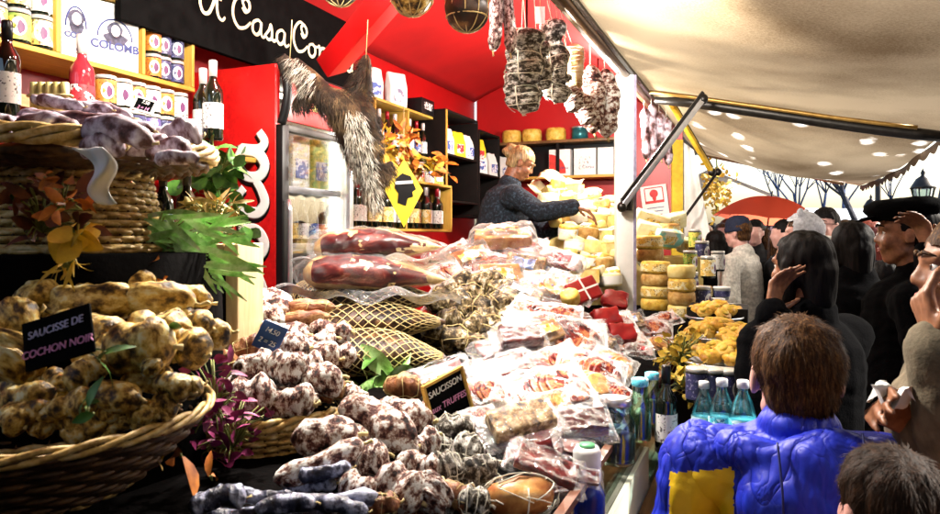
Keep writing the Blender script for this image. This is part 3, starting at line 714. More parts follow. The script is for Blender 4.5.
mb.build('scalloped_valance', flat('valance_brown', (.10,.06,.03), .9), aw)
mb = MB(); mb.tube([V((-.62,4.58,2.41))]+[V((x, 4.58, awz(x, 4.58)-.035)) for x in [-.4+.15*i for i in range(9)]]+[V((XO, 4.58, awz(XO, 4.58)-.03))], [.022]+[.034]*9+[.03], 10); mb.build('cross_bar', DARKM, aw)
mb = MB(); mb.tube([V((-.64,4.50,2.45))]+[V((x, 4.50, awz(x, 4.5)-.012)) for x in [-.4+.15*i for i in range(9)]], .012, 8); mb.build('seam_pole', flat('bronze2', (.30,.17,.04), .4, .6), aw)
mb = MB(); mb.tube([V((x, 8.2, awz(x, 8.2)-.012)) for x in [-.64+.16*i for i in range(10)]], .014, 8); mb.build('end_hem', flat('hem_tan', (.35,.24,.12), .8), aw)
# white side curtain at the far end of the stall
fl = thing('side_curtain', 'white canvas side curtain with yellow edge hanging beyond the notice', 'curtain', (-.55, 6.0, .8))
a0, a1, a2, a3 = at_y(683, 142, 6.0), at_y(694, 150, 6.0), at_y(729, 330, 6.0), at_y(683, 330, 6.0); L0 = V((-.55, 6.0, .8))
mb = MB(); mb.grid(lambda u, v: (a3.lerp(a2, u)).lerp(a0.lerp(a1, u), v)-L0+V((0, .025*math.sin(u*9+v*2)*(1-v*.6), 0)), 16, 20)
c_ = mb.build('canvas', flat('white_canvas', (.78,.76,.72), .8, var=.06, bmp=.1), fl); so = c_.modifiers.new('s', 'SOLIDIFY'); so.thickness = .004
mb = MB(); mb.beam(at_y(677, 330, 5.98)-L0, at_y(677, 140, 5.98)-L0, .09, .03, F); mb.build('edge_board', flat('yellow_board', (.72,.50,.04), .5, var=.15), fl)
# ---- the display counter
dc = thing('display_counter', 'long sloping display counter with dark boards and cream front', 'counter', (-.33, .1, 0))
O = V((-.33, .1, 0))
mb = MB(); mb.poly([V((-.34,0.05,1.035))-O, V((-.34,6.0,1.035))-O, V((-.7,6.0,1.11))-O, V((-.7,.05,1.11))-O], .03, (0,0,-1)); mb.build('sloping_board', DARKCLOTH, dc); mb = MB(); mb.poly([V((-.703,.05,1.11))-O, V((-.703,6.0,1.11))-O, V((-1.16,6.0,1.10))-O, V((-1.16,3.1,1.10))-O, V((-1.62,3.1,1.10))-O, V((-1.62,.05,1.10))-O], .03, (0,0,-1)); mb.build('back_board', DARKCLOTH, dc)
mb = MB(); mb.box((.022, 1.0, .86), (.012, 2.0, .135)); mb.build('kick_panel', CREAM, dc); mb = MB(); mb.box((.0, 3.0, .40), (.03, 5.8, .78)); mb.build('front_panel', CREAM, dc)
mb = MB(); mb.box((-.02, 3.0, .775), (.02, 5.8, .03)); mb.build('front_shelf', CREAM, dc)
mb = MB(); mb.box((.012, 3.0, .925), (.006, 5.8, .27)); mb.build('glass_guard', clear('guard_glass', (.82,.95,.90), .10), dc)
mb = MB(); mb.box((.012, 3.0, 1.066), (.018, 5.8, .014)); mb.build('guard_trim', flat('brown_trim', (.22,.09,.05), .3, .4), dc)
mb = MB(); mb.box((-.83, 1.55, .53), (.03, 3.0, 1.04)); mb.build('rear_panel', BLACKW, dc)
lg = thing('counter_ledge', 'worn wooden ledge running along the front of the counter', 'ledge', (-.2, .1, .78))
mb = MB(); mb.box((-.015, 3.0, .012), (.17, 5.8, .035), None, .004); mb.build('plank', OAK, lg)
mb = MB(); mb.box((.074, 3.0, -.02), (.012, 5.8, .06)); mb.build('nosing', flat('mossy_trim', (.16,.15,.04), .5, var=.5, scale=9), lg)
mb = MB(); mb.box((.02, 3.0, -.41), (.04, 5.7, .74)); mb.build('apron_board', BLACKW, lg)
# dark draped stands under the baskets
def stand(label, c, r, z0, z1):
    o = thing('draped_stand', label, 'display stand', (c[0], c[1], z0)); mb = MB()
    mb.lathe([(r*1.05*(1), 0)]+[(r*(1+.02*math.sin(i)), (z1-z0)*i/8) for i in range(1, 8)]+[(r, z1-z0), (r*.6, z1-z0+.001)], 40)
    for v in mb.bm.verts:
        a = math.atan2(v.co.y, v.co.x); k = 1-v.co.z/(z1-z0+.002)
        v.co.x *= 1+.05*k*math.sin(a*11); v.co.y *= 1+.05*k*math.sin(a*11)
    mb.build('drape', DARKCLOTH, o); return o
# ---- the market street behind
BARK = multi('haze_blue_bark', [(.35, (.012,.022,.06)), (.65, (.05,.08,.17))], 12, 4, .9, .5, .02)  # blue distance haze put into the bark colour of the far trees
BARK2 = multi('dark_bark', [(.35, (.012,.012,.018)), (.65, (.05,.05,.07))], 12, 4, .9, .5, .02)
def tree(label, px, d, H, seed, bark, spread=.62, trunk=.11):
    rnd = random.Random(seed); p = at(px, 235, d); o = thing('bare_tree', label, 'tree', (p.x, p.y, 0), 'bare winter trees along the street')
    tr, cr = MB(), MB()
    def grow(mb, p, dr, L, r, lev):
        pts = [p]; q = p; dd = dr.copy(); n = 4
        for i in range(n):
            dd = (dd+V((rnd.uniform(-.2,.2), rnd.uniform(-.2,.2), rnd.uniform(-.03,.14)))).normalized(); q = q+dd*L/n; pts.append(q)
        rs = [r*(1-.45*i/n) for i in range(n+1)]
        mb.tube(pts, rs, 7 if lev < 2 else 4)
        if lev >= 5: return
        k = (5, 3, 3, 3, 2)[lev]
        for j in range(k):
            i = rnd.choice((2, 3, 4)) if lev else rnd.choice((3, 4))
            a = rnd.uniform(0, 2*PI); nd = (dd+V((math.cos(a), math.sin(a), rnd.uniform(-.1,.35)))*spread*rnd.uniform(.7, 1.3)).normalized()
            grow(cr, pts[i], nd, L*rnd.uniform(.55, .8), max(rs[i]*.62, .006), lev+1)
    grow(tr, V((0,0,0)), V((0,0,1)), H*.40, trunk, 0)
    tr.build('trunk', bark, o); cr.build('crown', bark, o)
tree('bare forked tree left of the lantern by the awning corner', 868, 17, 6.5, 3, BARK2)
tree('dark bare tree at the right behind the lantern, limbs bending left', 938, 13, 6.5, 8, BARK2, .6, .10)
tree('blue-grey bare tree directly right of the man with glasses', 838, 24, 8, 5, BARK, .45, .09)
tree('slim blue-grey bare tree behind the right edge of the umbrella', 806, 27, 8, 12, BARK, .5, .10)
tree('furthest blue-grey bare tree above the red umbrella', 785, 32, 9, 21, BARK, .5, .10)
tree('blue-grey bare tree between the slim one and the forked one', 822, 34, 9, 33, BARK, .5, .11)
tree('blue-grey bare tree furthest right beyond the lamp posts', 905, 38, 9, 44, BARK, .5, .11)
def lamp(label, px, d, H, s=1):
    p = at(px, 235, d); o = thing('street_lamp', label, 'street lamp', (p.x, p.y, 0), 'street lamps along the promenade')
    mb = MB(); mb.lathe([(.13*s,0), (.13*s,.25), (.07*s,.4), (.045*s,1.0), (.035*s,H-.55*s), (.06*s,H-.5*s), (.03*s,H-.44*s)], 12); mb.build('pole', DARKM, o)
    mb = MB(); mb.lathe([(.08*s,H-.44*s), (.16*s,H-.06*s)], 6, capt=False); mb.build('lantern_glass', clear('lantern_glass', (.7,.85,.9), .25), o)
    mb = MB()
    for k in range(6):
        a = 2*PI*k/6; mb.tube([(.083*s*math.cos(a), .083*s*math.sin(a), H-.44*s), (.163*s*math.cos(a), .163*s*math.sin(a), H-.06*s)], .012*s, 5)
    mb.build('lantern_frame', DARKM, o)
    mb = MB(); mb.lathe([(.19*s,H-.06*s), (.17*s,H-.02*s), (.10*s,H+.10*s), (.03*s,H+.15*s), (.035*s,H+.2*s), (.005*s,H+.27*s)], 12); mb.build('lantern_cap', DARKM, o)
lamp('black six-sided street lantern beside the dark right-hand tree', 923, 14, 2.55, 1.25); lamp('smaller black street lantern further off by the awning corner', 871, 24, 2.6, 1.3); lamp('small street lantern farthest away near the blue trees', 850, 30, 2.2, 1.2)
q = at(878, 235, 11); o = thing('flag_pole', 'plain thin dark pole standing behind the awning corner', 'pole', (q.x, q.y, 0)); mb = MB(); mb.lathe([(.045,0), (.04,3.6)], 12); mb.build('shaft', DARKM, o); mb = MB(); mb.ell((0,0,3.62), (.06,.06,.06)); mb.build('finial', DARKM, o)
# red umbrella
UMR = multi('umbrella_red', [(.4, (.62,.03,.02)), (.6, (.75,.07,.04))], 2, 2, .6, .05, .002)
p = at(768, 222, 7.4); um = thing('umbrella', 'open red umbrella above the crowd', 'umbrella', (p.x, p.y, p.z))
mt, t, oo = nt('umbrella_cloth'); df = t.nodes.new('ShaderNodeBsdfDiffuse'); tl = t.nodes.new('ShaderNodeBsdfTranslucent'); df.inputs[0].default_value = (.85,.14,.07,1); tl.inputs[0].default_value = (.9,.18,.09,1)
ms = t.nodes.new('ShaderNodeMixShader'); ms.inputs[0].default_value = .6; t.links.new(df.outputs[0], ms.inputs[1]); t.links.new(tl.outputs[0], ms.inputs[2]); t.links.new(ms.outputs[0], oo.inputs[0])
mb = MB(); tilt = Matrix.Rotation(.14, 4, V(F))
def dome(u, v):
    a = 2*PI*u; r = .56*v; k = abs(math.sin(4*a)); return tilt @ V((r*math.cos(a)*(1-.05*v*k), r*math.sin(a)*(1-.05*v*k), .27*(1-v**2.1)+.016*v*k))
mb.grid(dome, 64, 12); mb.build('canopy', mt, um)
mb = MB(); mb.tube([tilt @ V((0,0,.33)), tilt @ V((0,0,-.5))], .008, 8); mb.build('shaft', DARKM, um)
for k in range(8):
    a = 2*PI*k/8; mb = MB(); mb.tube([tilt @ V((r*math.cos(a), r*math.sin(a), .265*(1-(r/.53)**2.1)-.006)) for r in (.02, .2, .36, .53)], .003, 5); mb.build('rib', DARKM, um)
# other market stalls down the street
def market_stall(label, px, d, w, dep, roof, hgt, az):
    p = at(px, 235, d); o = thing('market_stall', label, 'market stall', (p.x, p.y, 0), 'canopied stalls further down the market'); o.rotation_euler = (0, 0, math.radians(az))
    mb = MB()
    mb.grid(lambda u, v: V(((u-.5)*w, (v-.5)*dep, hgt+.55*(1-abs(2*v-1))-.03*math.sin(PI*u))), 8, 12); mb.build('canopy', roof, o)
    mb = MB(); mb.grid(lambda u, v: V(((u-.5)*w, -dep/2-.01, hgt-.02-v*(.16+.04*abs(math.sin(u*30))))), 60, 2); mb.build('valance', roof, o)
    for sx in (-1, 1):
        for sy in (-1, 1): mb = MB(); mb.tube([(sx*(w/2-.04), sy*(dep/2-.04), 0), (sx*(w/2-.04), sy*(dep/2-.04), hgt)], .025, 8); mb.build('post', STEEL, o)
    mb = MB(); mb.box((0, -dep/2+.35, .45), (w-.1, .6, .9)); mb.build('table', flat('stall_cloth', (.30,.16,.06), .9), o)
    mb = MB(); mb.box((0, dep/2-.03, hgt/2), (w-.1, .02, hgt-.1)); mb.build('back_sheet', flat('stall_sheet', (.50,.46,.40), .9), o)
WCAN = flat('white_pvc', (.80,.80,.80), .6, var=.05, bmp=.05)
market_stall('white-roofed stall nearest behind the end of the counter', 722, 13, 3.0, 2.4, WCAN, 2.1, 85)
market_stall('small white peaked stall behind the man with glasses', 862, 19, 3.0, 2.4, WCAN, 1.75, 0)
# dried foliage garland on the far stall
q = at(716, 192, 9.0); o = thing('foliage_garland', 'hanging garland of yellow leaves at the far stall front', 'garland', q)
def leafmesh(mb, p, d, n, L, W, bend=.2, nseg=4):
    d = V(d).normalized(); n = V(n); n = (n-d*n.dot(d)).normalized(); s = d.cross(n); vs, fs = [], []
    for i in range(nseg+1):
        k = i/nseg; w = W*math.sin(PI*min(.97, k*.93+.05))**.8; c = V(p)+d*L*k-n*bend*L*k*k
        vs += [c-s*w+n*w*.25, c, c+s*w+n*w*.25]
    for i in range(nseg): a = i*3; fs += [(a, a+1, a+4, a+3), (a+1, a+2, a+5, a+4)]
    mb._new(vs, fs)
def rv(k=1): return V((random.uniform(-k,k), random.uniform(-k,k), random.uniform(-k,k)))
LFY = multi('leaf_yellow', [(.3, (.55,.28,.02)), (.7, (.80,.52,.04))], 40, 3, .55, .3, .003); LFO = multi('leaf_orange', [(.3, (.30,.06,.01)), (.7, (.68,.22,.02))], 40, 3, .55, .3, .003)
LFG = multi('leaf_green', [(.3, (.015,.07,.008)), (.7, (.10,.26,.03))], 40, 3, .45, .3, .003); LFP = multi('leaf_pale_green', [(.3, (.16,.46,.06)), (.55, (.52,.80,.32)), (.7, (.78,.88,.62))], 40, 3, .45, .3, .003)
LFB = multi('leaf_brown', [(.3, (.05,.015,.008)), (.7, (.20,.05,.02))], 40, 3, .55, .3, .003); STEM = flat('stem', (.20,.22,.05), .7)
mb = MB()
for _ in range(230):
    c = V((random.gauss(0,.11), random.gauss(0,.11), random.gauss(0,.16))); leafmesh(mb, c, rv(), rv(), .07, .022)
mb.build('leaves', LFY, o); mb = MB(); mb.tube([(0,0,.5), (.02,0,.2), (0,.03,-.3)], .012, 6); mb.build('stem', STEM, o)
# sky, sun, camera
w = bpy.data.worlds.new('World'); scene.world = w; w.use_nodes = True; nt_ = w.node_tree; nt_.nodes.clear()
sky = nt_.nodes.new('ShaderNodeTexSky'); sky.sky_type = 'NISHITA'; sky.sun_disc = False; sky.sun_elevation = math.radians(38); sky.sun_rotation = math.radians(62); sky.dust_density = 4; sky.air_density = 1.2
bg = nt_.nodes.new('ShaderNodeBackground'); bg.inputs[1].default_value = .15; ow = nt_.nodes.new('ShaderNodeOutputWorld'); nt_.links.new(sky.outputs[0], bg.inputs[0]); nt_.links.new(bg.outputs[0], ow.inputs[0])
sl = bpy.data.lights.new('sun', 'SUN'); sl.energy = 3.0; sl.angle = math.radians(2.5); sl.color = (1,.95,.86); so = bpy.data.objects.new('sun', sl); COL.objects.link(so)
el, rt = math.radians(38), math.radians(62); dirs = V((math.sin(rt)*math.cos(el), math.cos(rt)*math.cos(el), math.sin(el))); so.rotation_euler = dirs.to_track_quat('Z', 'Y').to_euler()
cd = bpy.data.cameras.new('camera'); cam = bpy.data.objects.new('camera', cd); COL.objects.link(cam); scene.camera = cam
cam.location = EYE; cam.rotation_euler = (PI/2, 0, YAW); cd.sensor_width = 36; cd.lens = 36*FPX/940; cd.shift_y = -22/940; cd.clip_end = 600; cd.clip_start = .05
scene.cycles.diffuse_bounces = 1; scene.cycles.glossy_bounces = 3; cd.dof.use_dof = True; cd.dof.focus_distance = 2.5; cd.dof.aperture_fstop = 10
vs_ = scene.view_settings; vs_.view_transform = 'Standard'; vs_.look = 'None'; vs_.exposure = 1.8; vs_.gamma = 1; vs_.use_curve_mapping = False
# halogen work lamps under the stall roof (their glow shows on the canvas and the meats)
def work_lamp(label, p, aim, power, size=1.9, blend=.6, k=1):
    p = V(p); o = thing('work_lamp', label, 'lamp', p, 'halogen lamps under the stall roof')
    q = (V(aim)-p).normalized(); m4 = q.to_track_quat('Z', 'X').to_matrix().to_4x4() @ Matrix.Scale(k, 4)
    mb = MB(); mb.lathe([(.025,-.10), (.03,-.04), (.075,.03), (.085,.05), (.08,.05), (.07,.03), (.02,-.03)], 20, m4, capt=True); mb.build('reflector', DARKM, o)
    mb = MB(); mb.ell(m4 @ V((0,0,.02)), (.03,.03,.03)); mb.build('bulb', emit('halogen_bulb', (1,.86,.62), 30), o)
    mb = MB(); mb.tube([m4 @ V((0,0,-.1)), V((0,0,max(.1, roofz(p.x)-p.z)))], .006, 6); mb.build('cord', BLACKP, o)
    ld = bpy.data.lights.new('halogen', 'SPOT'); ld.energy = power; ld.color = (1,.94,.84); ld.shadow_soft_size = .05; ld.spot_size = size; ld.spot_blend = blend
    lo = bpy.data.objects.new('halogen', ld); COL.objects.link(lo); lo.parent = o; lo.location = q*.09; lo.rotation_euler = q.to_track_quat('-Z', 'Y').to_euler()
def added_bulb(label, p, power):  # extra bulbs added out of view to brighten ceiling and mid stall
    p = V(p); o = thing('added_bulb', label, 'lamp', p, 'halogen lamps under the stall roof')
    mb = MB(); mb.ell((0,0,0), (.028,.028,.034)); mb.build('bulb', emit('halogen_bulb', (1,.86,.62), 30), o)
    mb = MB(); mb.lathe([(.02,.03), (.02,.08), (.008,.09)], 12); mb.build('socket', BLACKP, o); mb = MB(); mb.tube([(0,0,.08), (0,0,max(.12, roofz(p.x)-p.z))], .005, 6); mb.build('cord', BLACKP, o)
    ld = bpy.data.lights.new('bulb_light', 'POINT'); ld.energy = power; ld.color = (1,.94,.84); ld.shadow_soft_size = .04
    lo = bpy.data.objects.new('bulb_light', ld); COL.objects.link(lo); lo.parent = o; lo.location = (0,0,-.08)
LAMP = 0.38
work_lamp('halogen lamp above the near baskets', (-1.15, 1.75, 2.70), (-.85, 1.0, 1.3), 190*LAMP, 1.9)
work_lamp('halogen lamp above the salami heap', (-.80, 2.1, 2.55), (-.72, 1.5, 1.1), 95*LAMP, 2.2)
work_lamp('halogen lamp over the tray of dark sausages', (-.55, .75, 2.60), (-.62, 1.15, 1.5), 38*LAMP, 2.0)
work_lamp('halogen lamp turned up at the awning canvas', (-.45, 1.66, 2.22), (-.20, 2.72, 2.40), 430*LAMP, .95, .9, .5)
work_lamp('halogen lamp turned towards the jar shelf', (-1.1, 1.2, 2.55), (-2.3, 2.5, 1.9), 110*LAMP, 1.5)
added_bulb('added bulb hidden behind the fat grey netted salami', (-1.015, 3.15, 2.30), 52*LAMP)
added_bulb('added bulb hidden behind the long white salamis by the post', (-.98, 4.55, 2.42), 70*LAMP)
added_bulb('added bulb out of view high under the red roof', (-1.35, 2.1, 2.72), 40*LAMP)
# ------------------------------------------------------------------ bottles, jars, shelves, fridge
WINEG = flat('dark_bottle_glass', (.006,.009,.005), .06, spec=.8, var=.1, bmp=0); ROSE = flat('rose_wine_glass', (.30,.02,.03), .05, spec=.8, var=.2, bmp=0)
FOILW = flat('foil_pale', (.75,.68,.66), .35, .2, var=.1, bmp=0); FOILR = flat('foil_red', (.35,.01,.02), .3, .3, bmp=0); FOILK = flat('foil_black', (.012,.012,.014), .3, .3, bmp=0)
def label_mat(name, bgc, blob, ink, sc=(34, 22)):
    """paper label with printed blotches"""
    if name in MATS: return MATS[name]
    m, t, o = nt(name); b = pbsdf(t, .5); vec = coords(t, (1,1,1))
    n = noise_node(t, vec, sc[0], 2); n2 = noise_node(t, vec, sc[1]*5, 2)
    c1 = ramp(t, n.outputs[0], [(.50, bgc), (.53, blob)], 'LINEAR'); c2 = ramp(t, n2.outputs[0], [(.60, (0,0,0)), (.63, (1,1,1))])
    mx = t.nodes.new('ShaderNodeMix'); mx.data_type = 'RGBA'; t.links.new(c2, mx.inputs[0]); t.links.new(c1, mx.inputs[6]); mx.inputs[7].default_value = (*ink, 1)
    t.links.new(mx.outputs[2], b.inputs['Base Color']); t.links.new(b.outputs[0], o.inputs[0]); MATS[name] = m; return m
LW = label_mat('label_white', (.82,.80,.76), (.78,.76,.72), (.12,.10,.10)); LY = label_mat('label_ochre', (.72,.48,.12), (.80,.70,.40), (.16,.08,.02)); LR = label_mat('label_red', (.55,.03,.04), (.8,.74,.7), (.1,.01,.01))
LB = label_mat('label_blue', (.06,.12,.42), (.78,.78,.85), (.02,.02,.1)); LN = label_mat('label_navy', (.03,.035,.10), (.05,.05,.16), (.3,.3,.45)); LO = label_mat('label_orange', (.62,.20,.03), (.72,.30,.05), (.2,.04,.01)); LG = label_mat('label_green', (.30,.45,.08), (.75,.65,.12), (.05,.1,.02))
LT = label_mat('label_turquoise', (.10,.55,.68), (.55,.82,.88), (.02,.2,.35))
def bottle_proto(h=.30, r=.037, glass=None, lab=None, foil=None, beer=False):
    mb = MB(); k = h/.30
    if beer: prof = [(r*.9,0), (r,.006), (r,h*.55), (r*.85,h*.65), (r*.42,h*.82), (r*.38,h*.97)]
    else: prof = [(r*.9,0), (r,.008), (r,h*.58), (r*.93,h*.64), (r*.45,h*.74), (r*.36,h*.80), (r*.34,h*.97), (r*.40,h*.975), (r*.40,h)]
    mb.lathe(prof, 18); body = mb.mesh('bottle', glass or WINEG)
    mb = MB(); mb.lathe([(r+.0009, h*.14), (r+.0009, h*.46)], 18, None, False, False); l_ = mb.mesh('label', lab or LW)
    mb = MB(); f = (h*.95, h*1.012) if beer else (h*.80, h*1.004)
    mb.lathe([(r*.41,f[0]), (r*.43,f[1]-.004), (r*.38,f[1])], 14); c_ = mb.mesh('cap', foil or FOILK)
    return (body, [('label', l_, []), ('cap', c_, [])])
BW = bottle_proto(); BR = bottle_proto(glass=ROSE, foil=FOILW); BB = bottle_proto(.225, .030, foil=FOILW, beer=True)
TR = Matrix.Translation
def put(proto, name, label, cat, p, group=None, mats=None, rz=0, s=1, tilt=None):
    m = TR(V(p)) @ Matrix.Rotation(rz, 4, 'Z')
    if tilt: m = m @ Matrix.Rotation(tilt[0], 4, 'X') @ Matrix.Rotation(tilt[1], 4, 'Y')
    return spawn(proto, name, label, cat, scl(m, s), group, mats)
# jar with round white medallion on its label
def jar_proto(r=.031, h=.098):
    mb = MB(); mb.lathe([(r*.94,0), (r,.004), (r,h*.86), (r*.93,h*.9)], 20); g_ = mb.mesh('jar', WINEG)
    mb = MB(); mb.lathe([(r*.98,h*.88), (r*1.02,h*.89), (r*1.02,h*.985), (r*.97,h)], 20); lid = mb.mesh('lid', flat('jar_lid', (.70,.68,.64), .3, .4, var=.1, bmp=0))
    mb = MB(); mb.lathe([(r+.0009,h*.10), (r+.0009,h*.84)], 20, None, False, False); lb = mb.mesh('label', LN)
    mb = MB(); A0 = -.55
    mb._new([V(((r+.0018)*math.cos(A0), (r+.0018)*math.sin(A0), h*.47))]+[V(((r+.0018)*math.cos(A0+.62*math.cos(a)), (r+.0018)*math.sin(A0+.62*math.cos(a)), h*.47+h*.27*math.sin(a))) for a in [2*PI*k/20 for k in range(20)]], [(0, 1+k, 1+(k+1) % 20) for k in range(20)]); md = mb.mesh('medallion', PAPER)
    mb = MB(); mb.mi = 0; A1 = A0+.18
    mb._new([V(((r+.0026)*math.cos(A1), (r+.0026)*math.sin(A1), h*.45))]+[V(((r+.0026)*math.cos(A1+.28*math.cos(a)), (r+.0026)*math.sin(A1+.28*math.cos(a)), h*.45+h*.18*math.sin(a)*(1+.2*math.cos(3*a)))) for a in [2*PI*k/16 for k in range(16)]], [(0, 1+k, 1+(k+1) % 16) for k in range(16)]); em = mb.mesh('emblem', flat('plum_ink', (.12,.02,.10), .5, bmp=0))
    return (g_, [('lid', lid, []), ('label', lb, [('medallion', md), ('emblem', em)])])
JAR = jar_proto()
def shelf_px(px, z, x):      # world point on the shelf front line x at height z seen at photo column px
    return at(px, 235, x/(-S+(px-470)/FPX*C))*1 if False else V((x, at(px, 235, x/(-S+(px-470)/FPX*C)).y, z))
# ---- the upper crate shelf on the back wall
us = thing('wall_shelf', 'yellow pine crate shelf with jars and printed cartons on the red wall', 'shelf', (-2.2, 2.0, 2.17)); L0 = V((-2.2, 2.0, 2.17))
y0, y1 = shelf_px(-60, 2.17, -2.2).y, shelf_px(195, 2.17, -2.2).y; yd = [shelf_px(p, 2.17, -2.2).y for p in (57, 143)]
def bd(parent, a, b_, m, nm='board', bev=.002):
    mb = MB(); c = (V(a)+V(b_))/2; mb.box(c, [abs(i-j) for i, j in zip(a, b_)], None, bev); return mb.build(nm, m, parent)
bd(us, (-.27, y0-2, -.018), (0, y1-2, 0), PINE); bd(us, (-.27, y0-2, .252), (0, yd[1]-2, .268), PINE); bd(us, (-.27, y0-2, .50), (0, yd[1]-2, .518), PINE)
for yy, z1 in ((yd[0], .50), (yd[1], .50), (y1-.014, .248)): bd(us, (-.268, yy-2, .002), (-.002, yy-2+.014, z1-.002), PINEZ, 'divider')
bd(us, (-.276, y0-2, .0), (-.266, y1-2, .24), flat('shelf_back', (.05,.02,.012), .8), 'back_board')
n = 0
for r_ in range(2):
    for i, (px, lm) in enumerate(((153, LO), (163, LN), (176, LN))):
        p = shelf_px(px, 2.172+r_*.100, -2.245)
        put(JAR, 'preserve_jar', f"{'orange' if i == 0 else 'navy'} labelled preserve jar, {('left','middle','right')[i]} of the {('lower','upper')[r_]} row in the crate shelf's end bay", 'jar', p, 'preserve jars in the crate shelf', {'label': lm})
for r_, z in enumerate((2.172, 2.440)):
    for i in range(4):
        p = V((-2.24, shelf_px(50, 2.17, -2.24).y-.033-.078*i, z))
        put(JAR, 'preserve_jar', f"dark jar with {('gold','pale')[(i+r_) % 2]} label, {ORD[i]} from the divider on the {('lower','upper')[r_]} board by the cartons", 'jar', p, 'preserve jars in the crate shelf', {'label': (LY, LG)[(i+r_) % 2]}, s=1.15)
        if r_ == 0: put(JAR, 'preserve_jar', f"dark jar stacked on the {ORD[i]} jar from the carton divider", 'jar', p+V((0,0,.114)), 'preserve jars in the crate shelf', {'label': (LY, LW)[(i+1) % 2]}, s=1.1)
# printed cartons
def carton(label, px, w, h, m_art=True):
    p = shelf_px(px, 2.172, -2.235); o = thing('carton', label, 'carton', p, 'white cartons on the crate shelf'); o.rotation_euler = (0,0,-.30)
    mb = MB(); mb.box((-.05, 0, h/2), (.10, w, h), None, .002); mb.build('box', PAPER, o)
    f = Matrix(((0,0,1,.0015), (1,0,0,0), (0,1,0,0), (0,0,0,1)))
    link('lettering', text_mesh('COLOMB' if w > .17 else 'COLO', .042 if w > .17 else .027, INK, bold=.0012), o, Matrix.Translation((0,0,h*.34)) @ f)
    link('small_print', text_mesh('BIERE', .014, INK), o, Matrix.Translation((w*.2,0,h*.12)) @ f)
    mb = MB(); mb.tube([V((.001, w*.36*math.cos(a), h*.46+.072*math.sin(a))) for a in [PI*k/20 for k in range(21)]], .0028, 6); mb.build('arch', INK, o)
    art = flat('portrait_grey', (.05,.05,.09), .7, var=.5, scale=90, bmp=0)
    mb = MB(); A = lambda y, z, ry, rz: mb._new([V((.0012, y, z))]+[V((.0012, y+ry*math.cos(a)*(1+.12*math.sin(5*a)), z+rz*math.sin(a))) for a in [2*PI*k/18 for k in range(18)]], [(0, 1+k, 1+(k+1) % 18) for k in range(18)])
    A(0, h*.58, .028, .034); A(.002, h*.46, w*.25, .024); mb.build('portrait', art, o)
    mb = MB(); mb._new([V((.002, .002+.016*math.cos(a), h*.585+.022*math.sin(a))) for a in [2*PI*k/14 for k in range(14)]], [tuple(range(14))]); mb.build('portrait_face', PAPER, o)
carton('narrow white beer carton with a portrait print next to the divider', 76, .095, .245); carton('wide white beer carton with arched portrait and blue lettering', 115, .175, .245)
# ---- lower shelf with jars behind the sausage tray
ls = thing('wall_shelf', 'low shelf of jars and bottles behind the tray of dark sausages', 'shelf', (-2.05, 2.2, 1.88)); bd(ls, (-.30, -1.2, -.02), (.05, .62, 0), PINE, 'board'); 
bd(us, (-.25, -.9, -.16), (-.235, -.02, -.115), wood('pale_batten', (.5,.30,.14), (.72,.5,.26), 'Y'), 'batten')
for r_ in range(2):
    for i, px in enumerate((106, 122, 136, 151, 165, 179, 192)):
        if r_ == 1 and px == 192: continue
        p = shelf_px(px, 1.882+.1*r_, -2.03); k = (i*2+r_) % 4
        put(JAR, 'preserve_jar', f"{('navy','orange','violet','white')[k]} labelled jar, {ORD[i]} from the rose bottle in the {('lower','upper')[r_]} row behind the tray", 'jar', p, 'preserve jars behind the sausage tray', {'label': (LN, LO, label_mat('label_violet', (.16,.12,.36), (.5,.48,.7), (.05,.02,.2)), LW)[k]}, s=1.04)
put(BR, 'wine_bottle', 'pink rose wine bottle with pale foil below the white cartons', 'bottle', shelf_px(82, 1.882, -1.98), 'wine bottles on the wall shelves', {'label': LR})
put(BW, 'wine_bottle', 'dark wine bottle with cream label at the left edge behind the tray', 'bottle', at(7, 118, 1.95), 'wine bottles on the wall shelves', s=.9)
put(BW, 'wine_bottle', 'dark red wine bottle with pale capsule left of a twin beside the fridge', 'bottle', V((-1.98, shelf_px(203, 1.9, -1.98).y, 1.89)), 'wine bottles beside the fridge', {'cap': FOILW})
put(BW, 'wine_bottle', 'dark wine bottle with white label nearest the fridge side', 'bottle', V((-1.90, shelf_px(213, 1.9, -1.90).y, 1.905)), 'wine bottles beside the fridge', {'cap': FOILW})
def slate(label, p, w, h, lines, border=None, rz=0, tilt=-.25, roll=0, mats=(CHALK, CHALKP), size=None, slm=None):
    o = thing('price_slate', label, 'price sign', p); o.matrix_world = TR(V(p)) @ Matrix.Rotation(YAW+rz, 4, 'Z') @ Matrix.Rotation(roll, 4, 'Y') @ Matrix.Rotation(tilt, 4, 'X')
    mb = MB(); mb.box((0, .003, h/2), (w, .004, h), None, .001); mb.build('slate', slm or SLATE, o)
    if border:
        b_ = .006
        for c, s_ in (((0,0,b_/2), (w+.004,.011,b_)), ((0,0,h-b_/2), (w+.004,.011,b_)), ((-w/2,0,h/2), (b_,.0105,h-2*b_-.001)), ((w/2,0,h/2), (b_,.0105,h-2*b_-.001))):
            mb = MB(); mb.box(c, s_); mb.build('frame_bar', border, o)
    f = Matrix(((1,0,0,0), (0,0,1,-.0005), (0,1,0,0), (0,0,0,1))); f = Matrix(((1,0,0,0), (0,0,-1,-.0006), (0,1,0,0), (0,0,0,1)))
    n_ = len(lines)
    for i, ln in enumerate(lines):
        sz = size or min(h/(n_+.6)*.85, w/max(1, len(ln))*1.45)
        link('lettering', text_mesh(ln, sz, mats[i % len(mats)], shear=.15), o, TR((0,0,h*(1-(i+.75)/(n_+.5)))) @ Matrix.Rotation(random.uniform(-.03,.03), 4, 'Y') @ f)
    return o
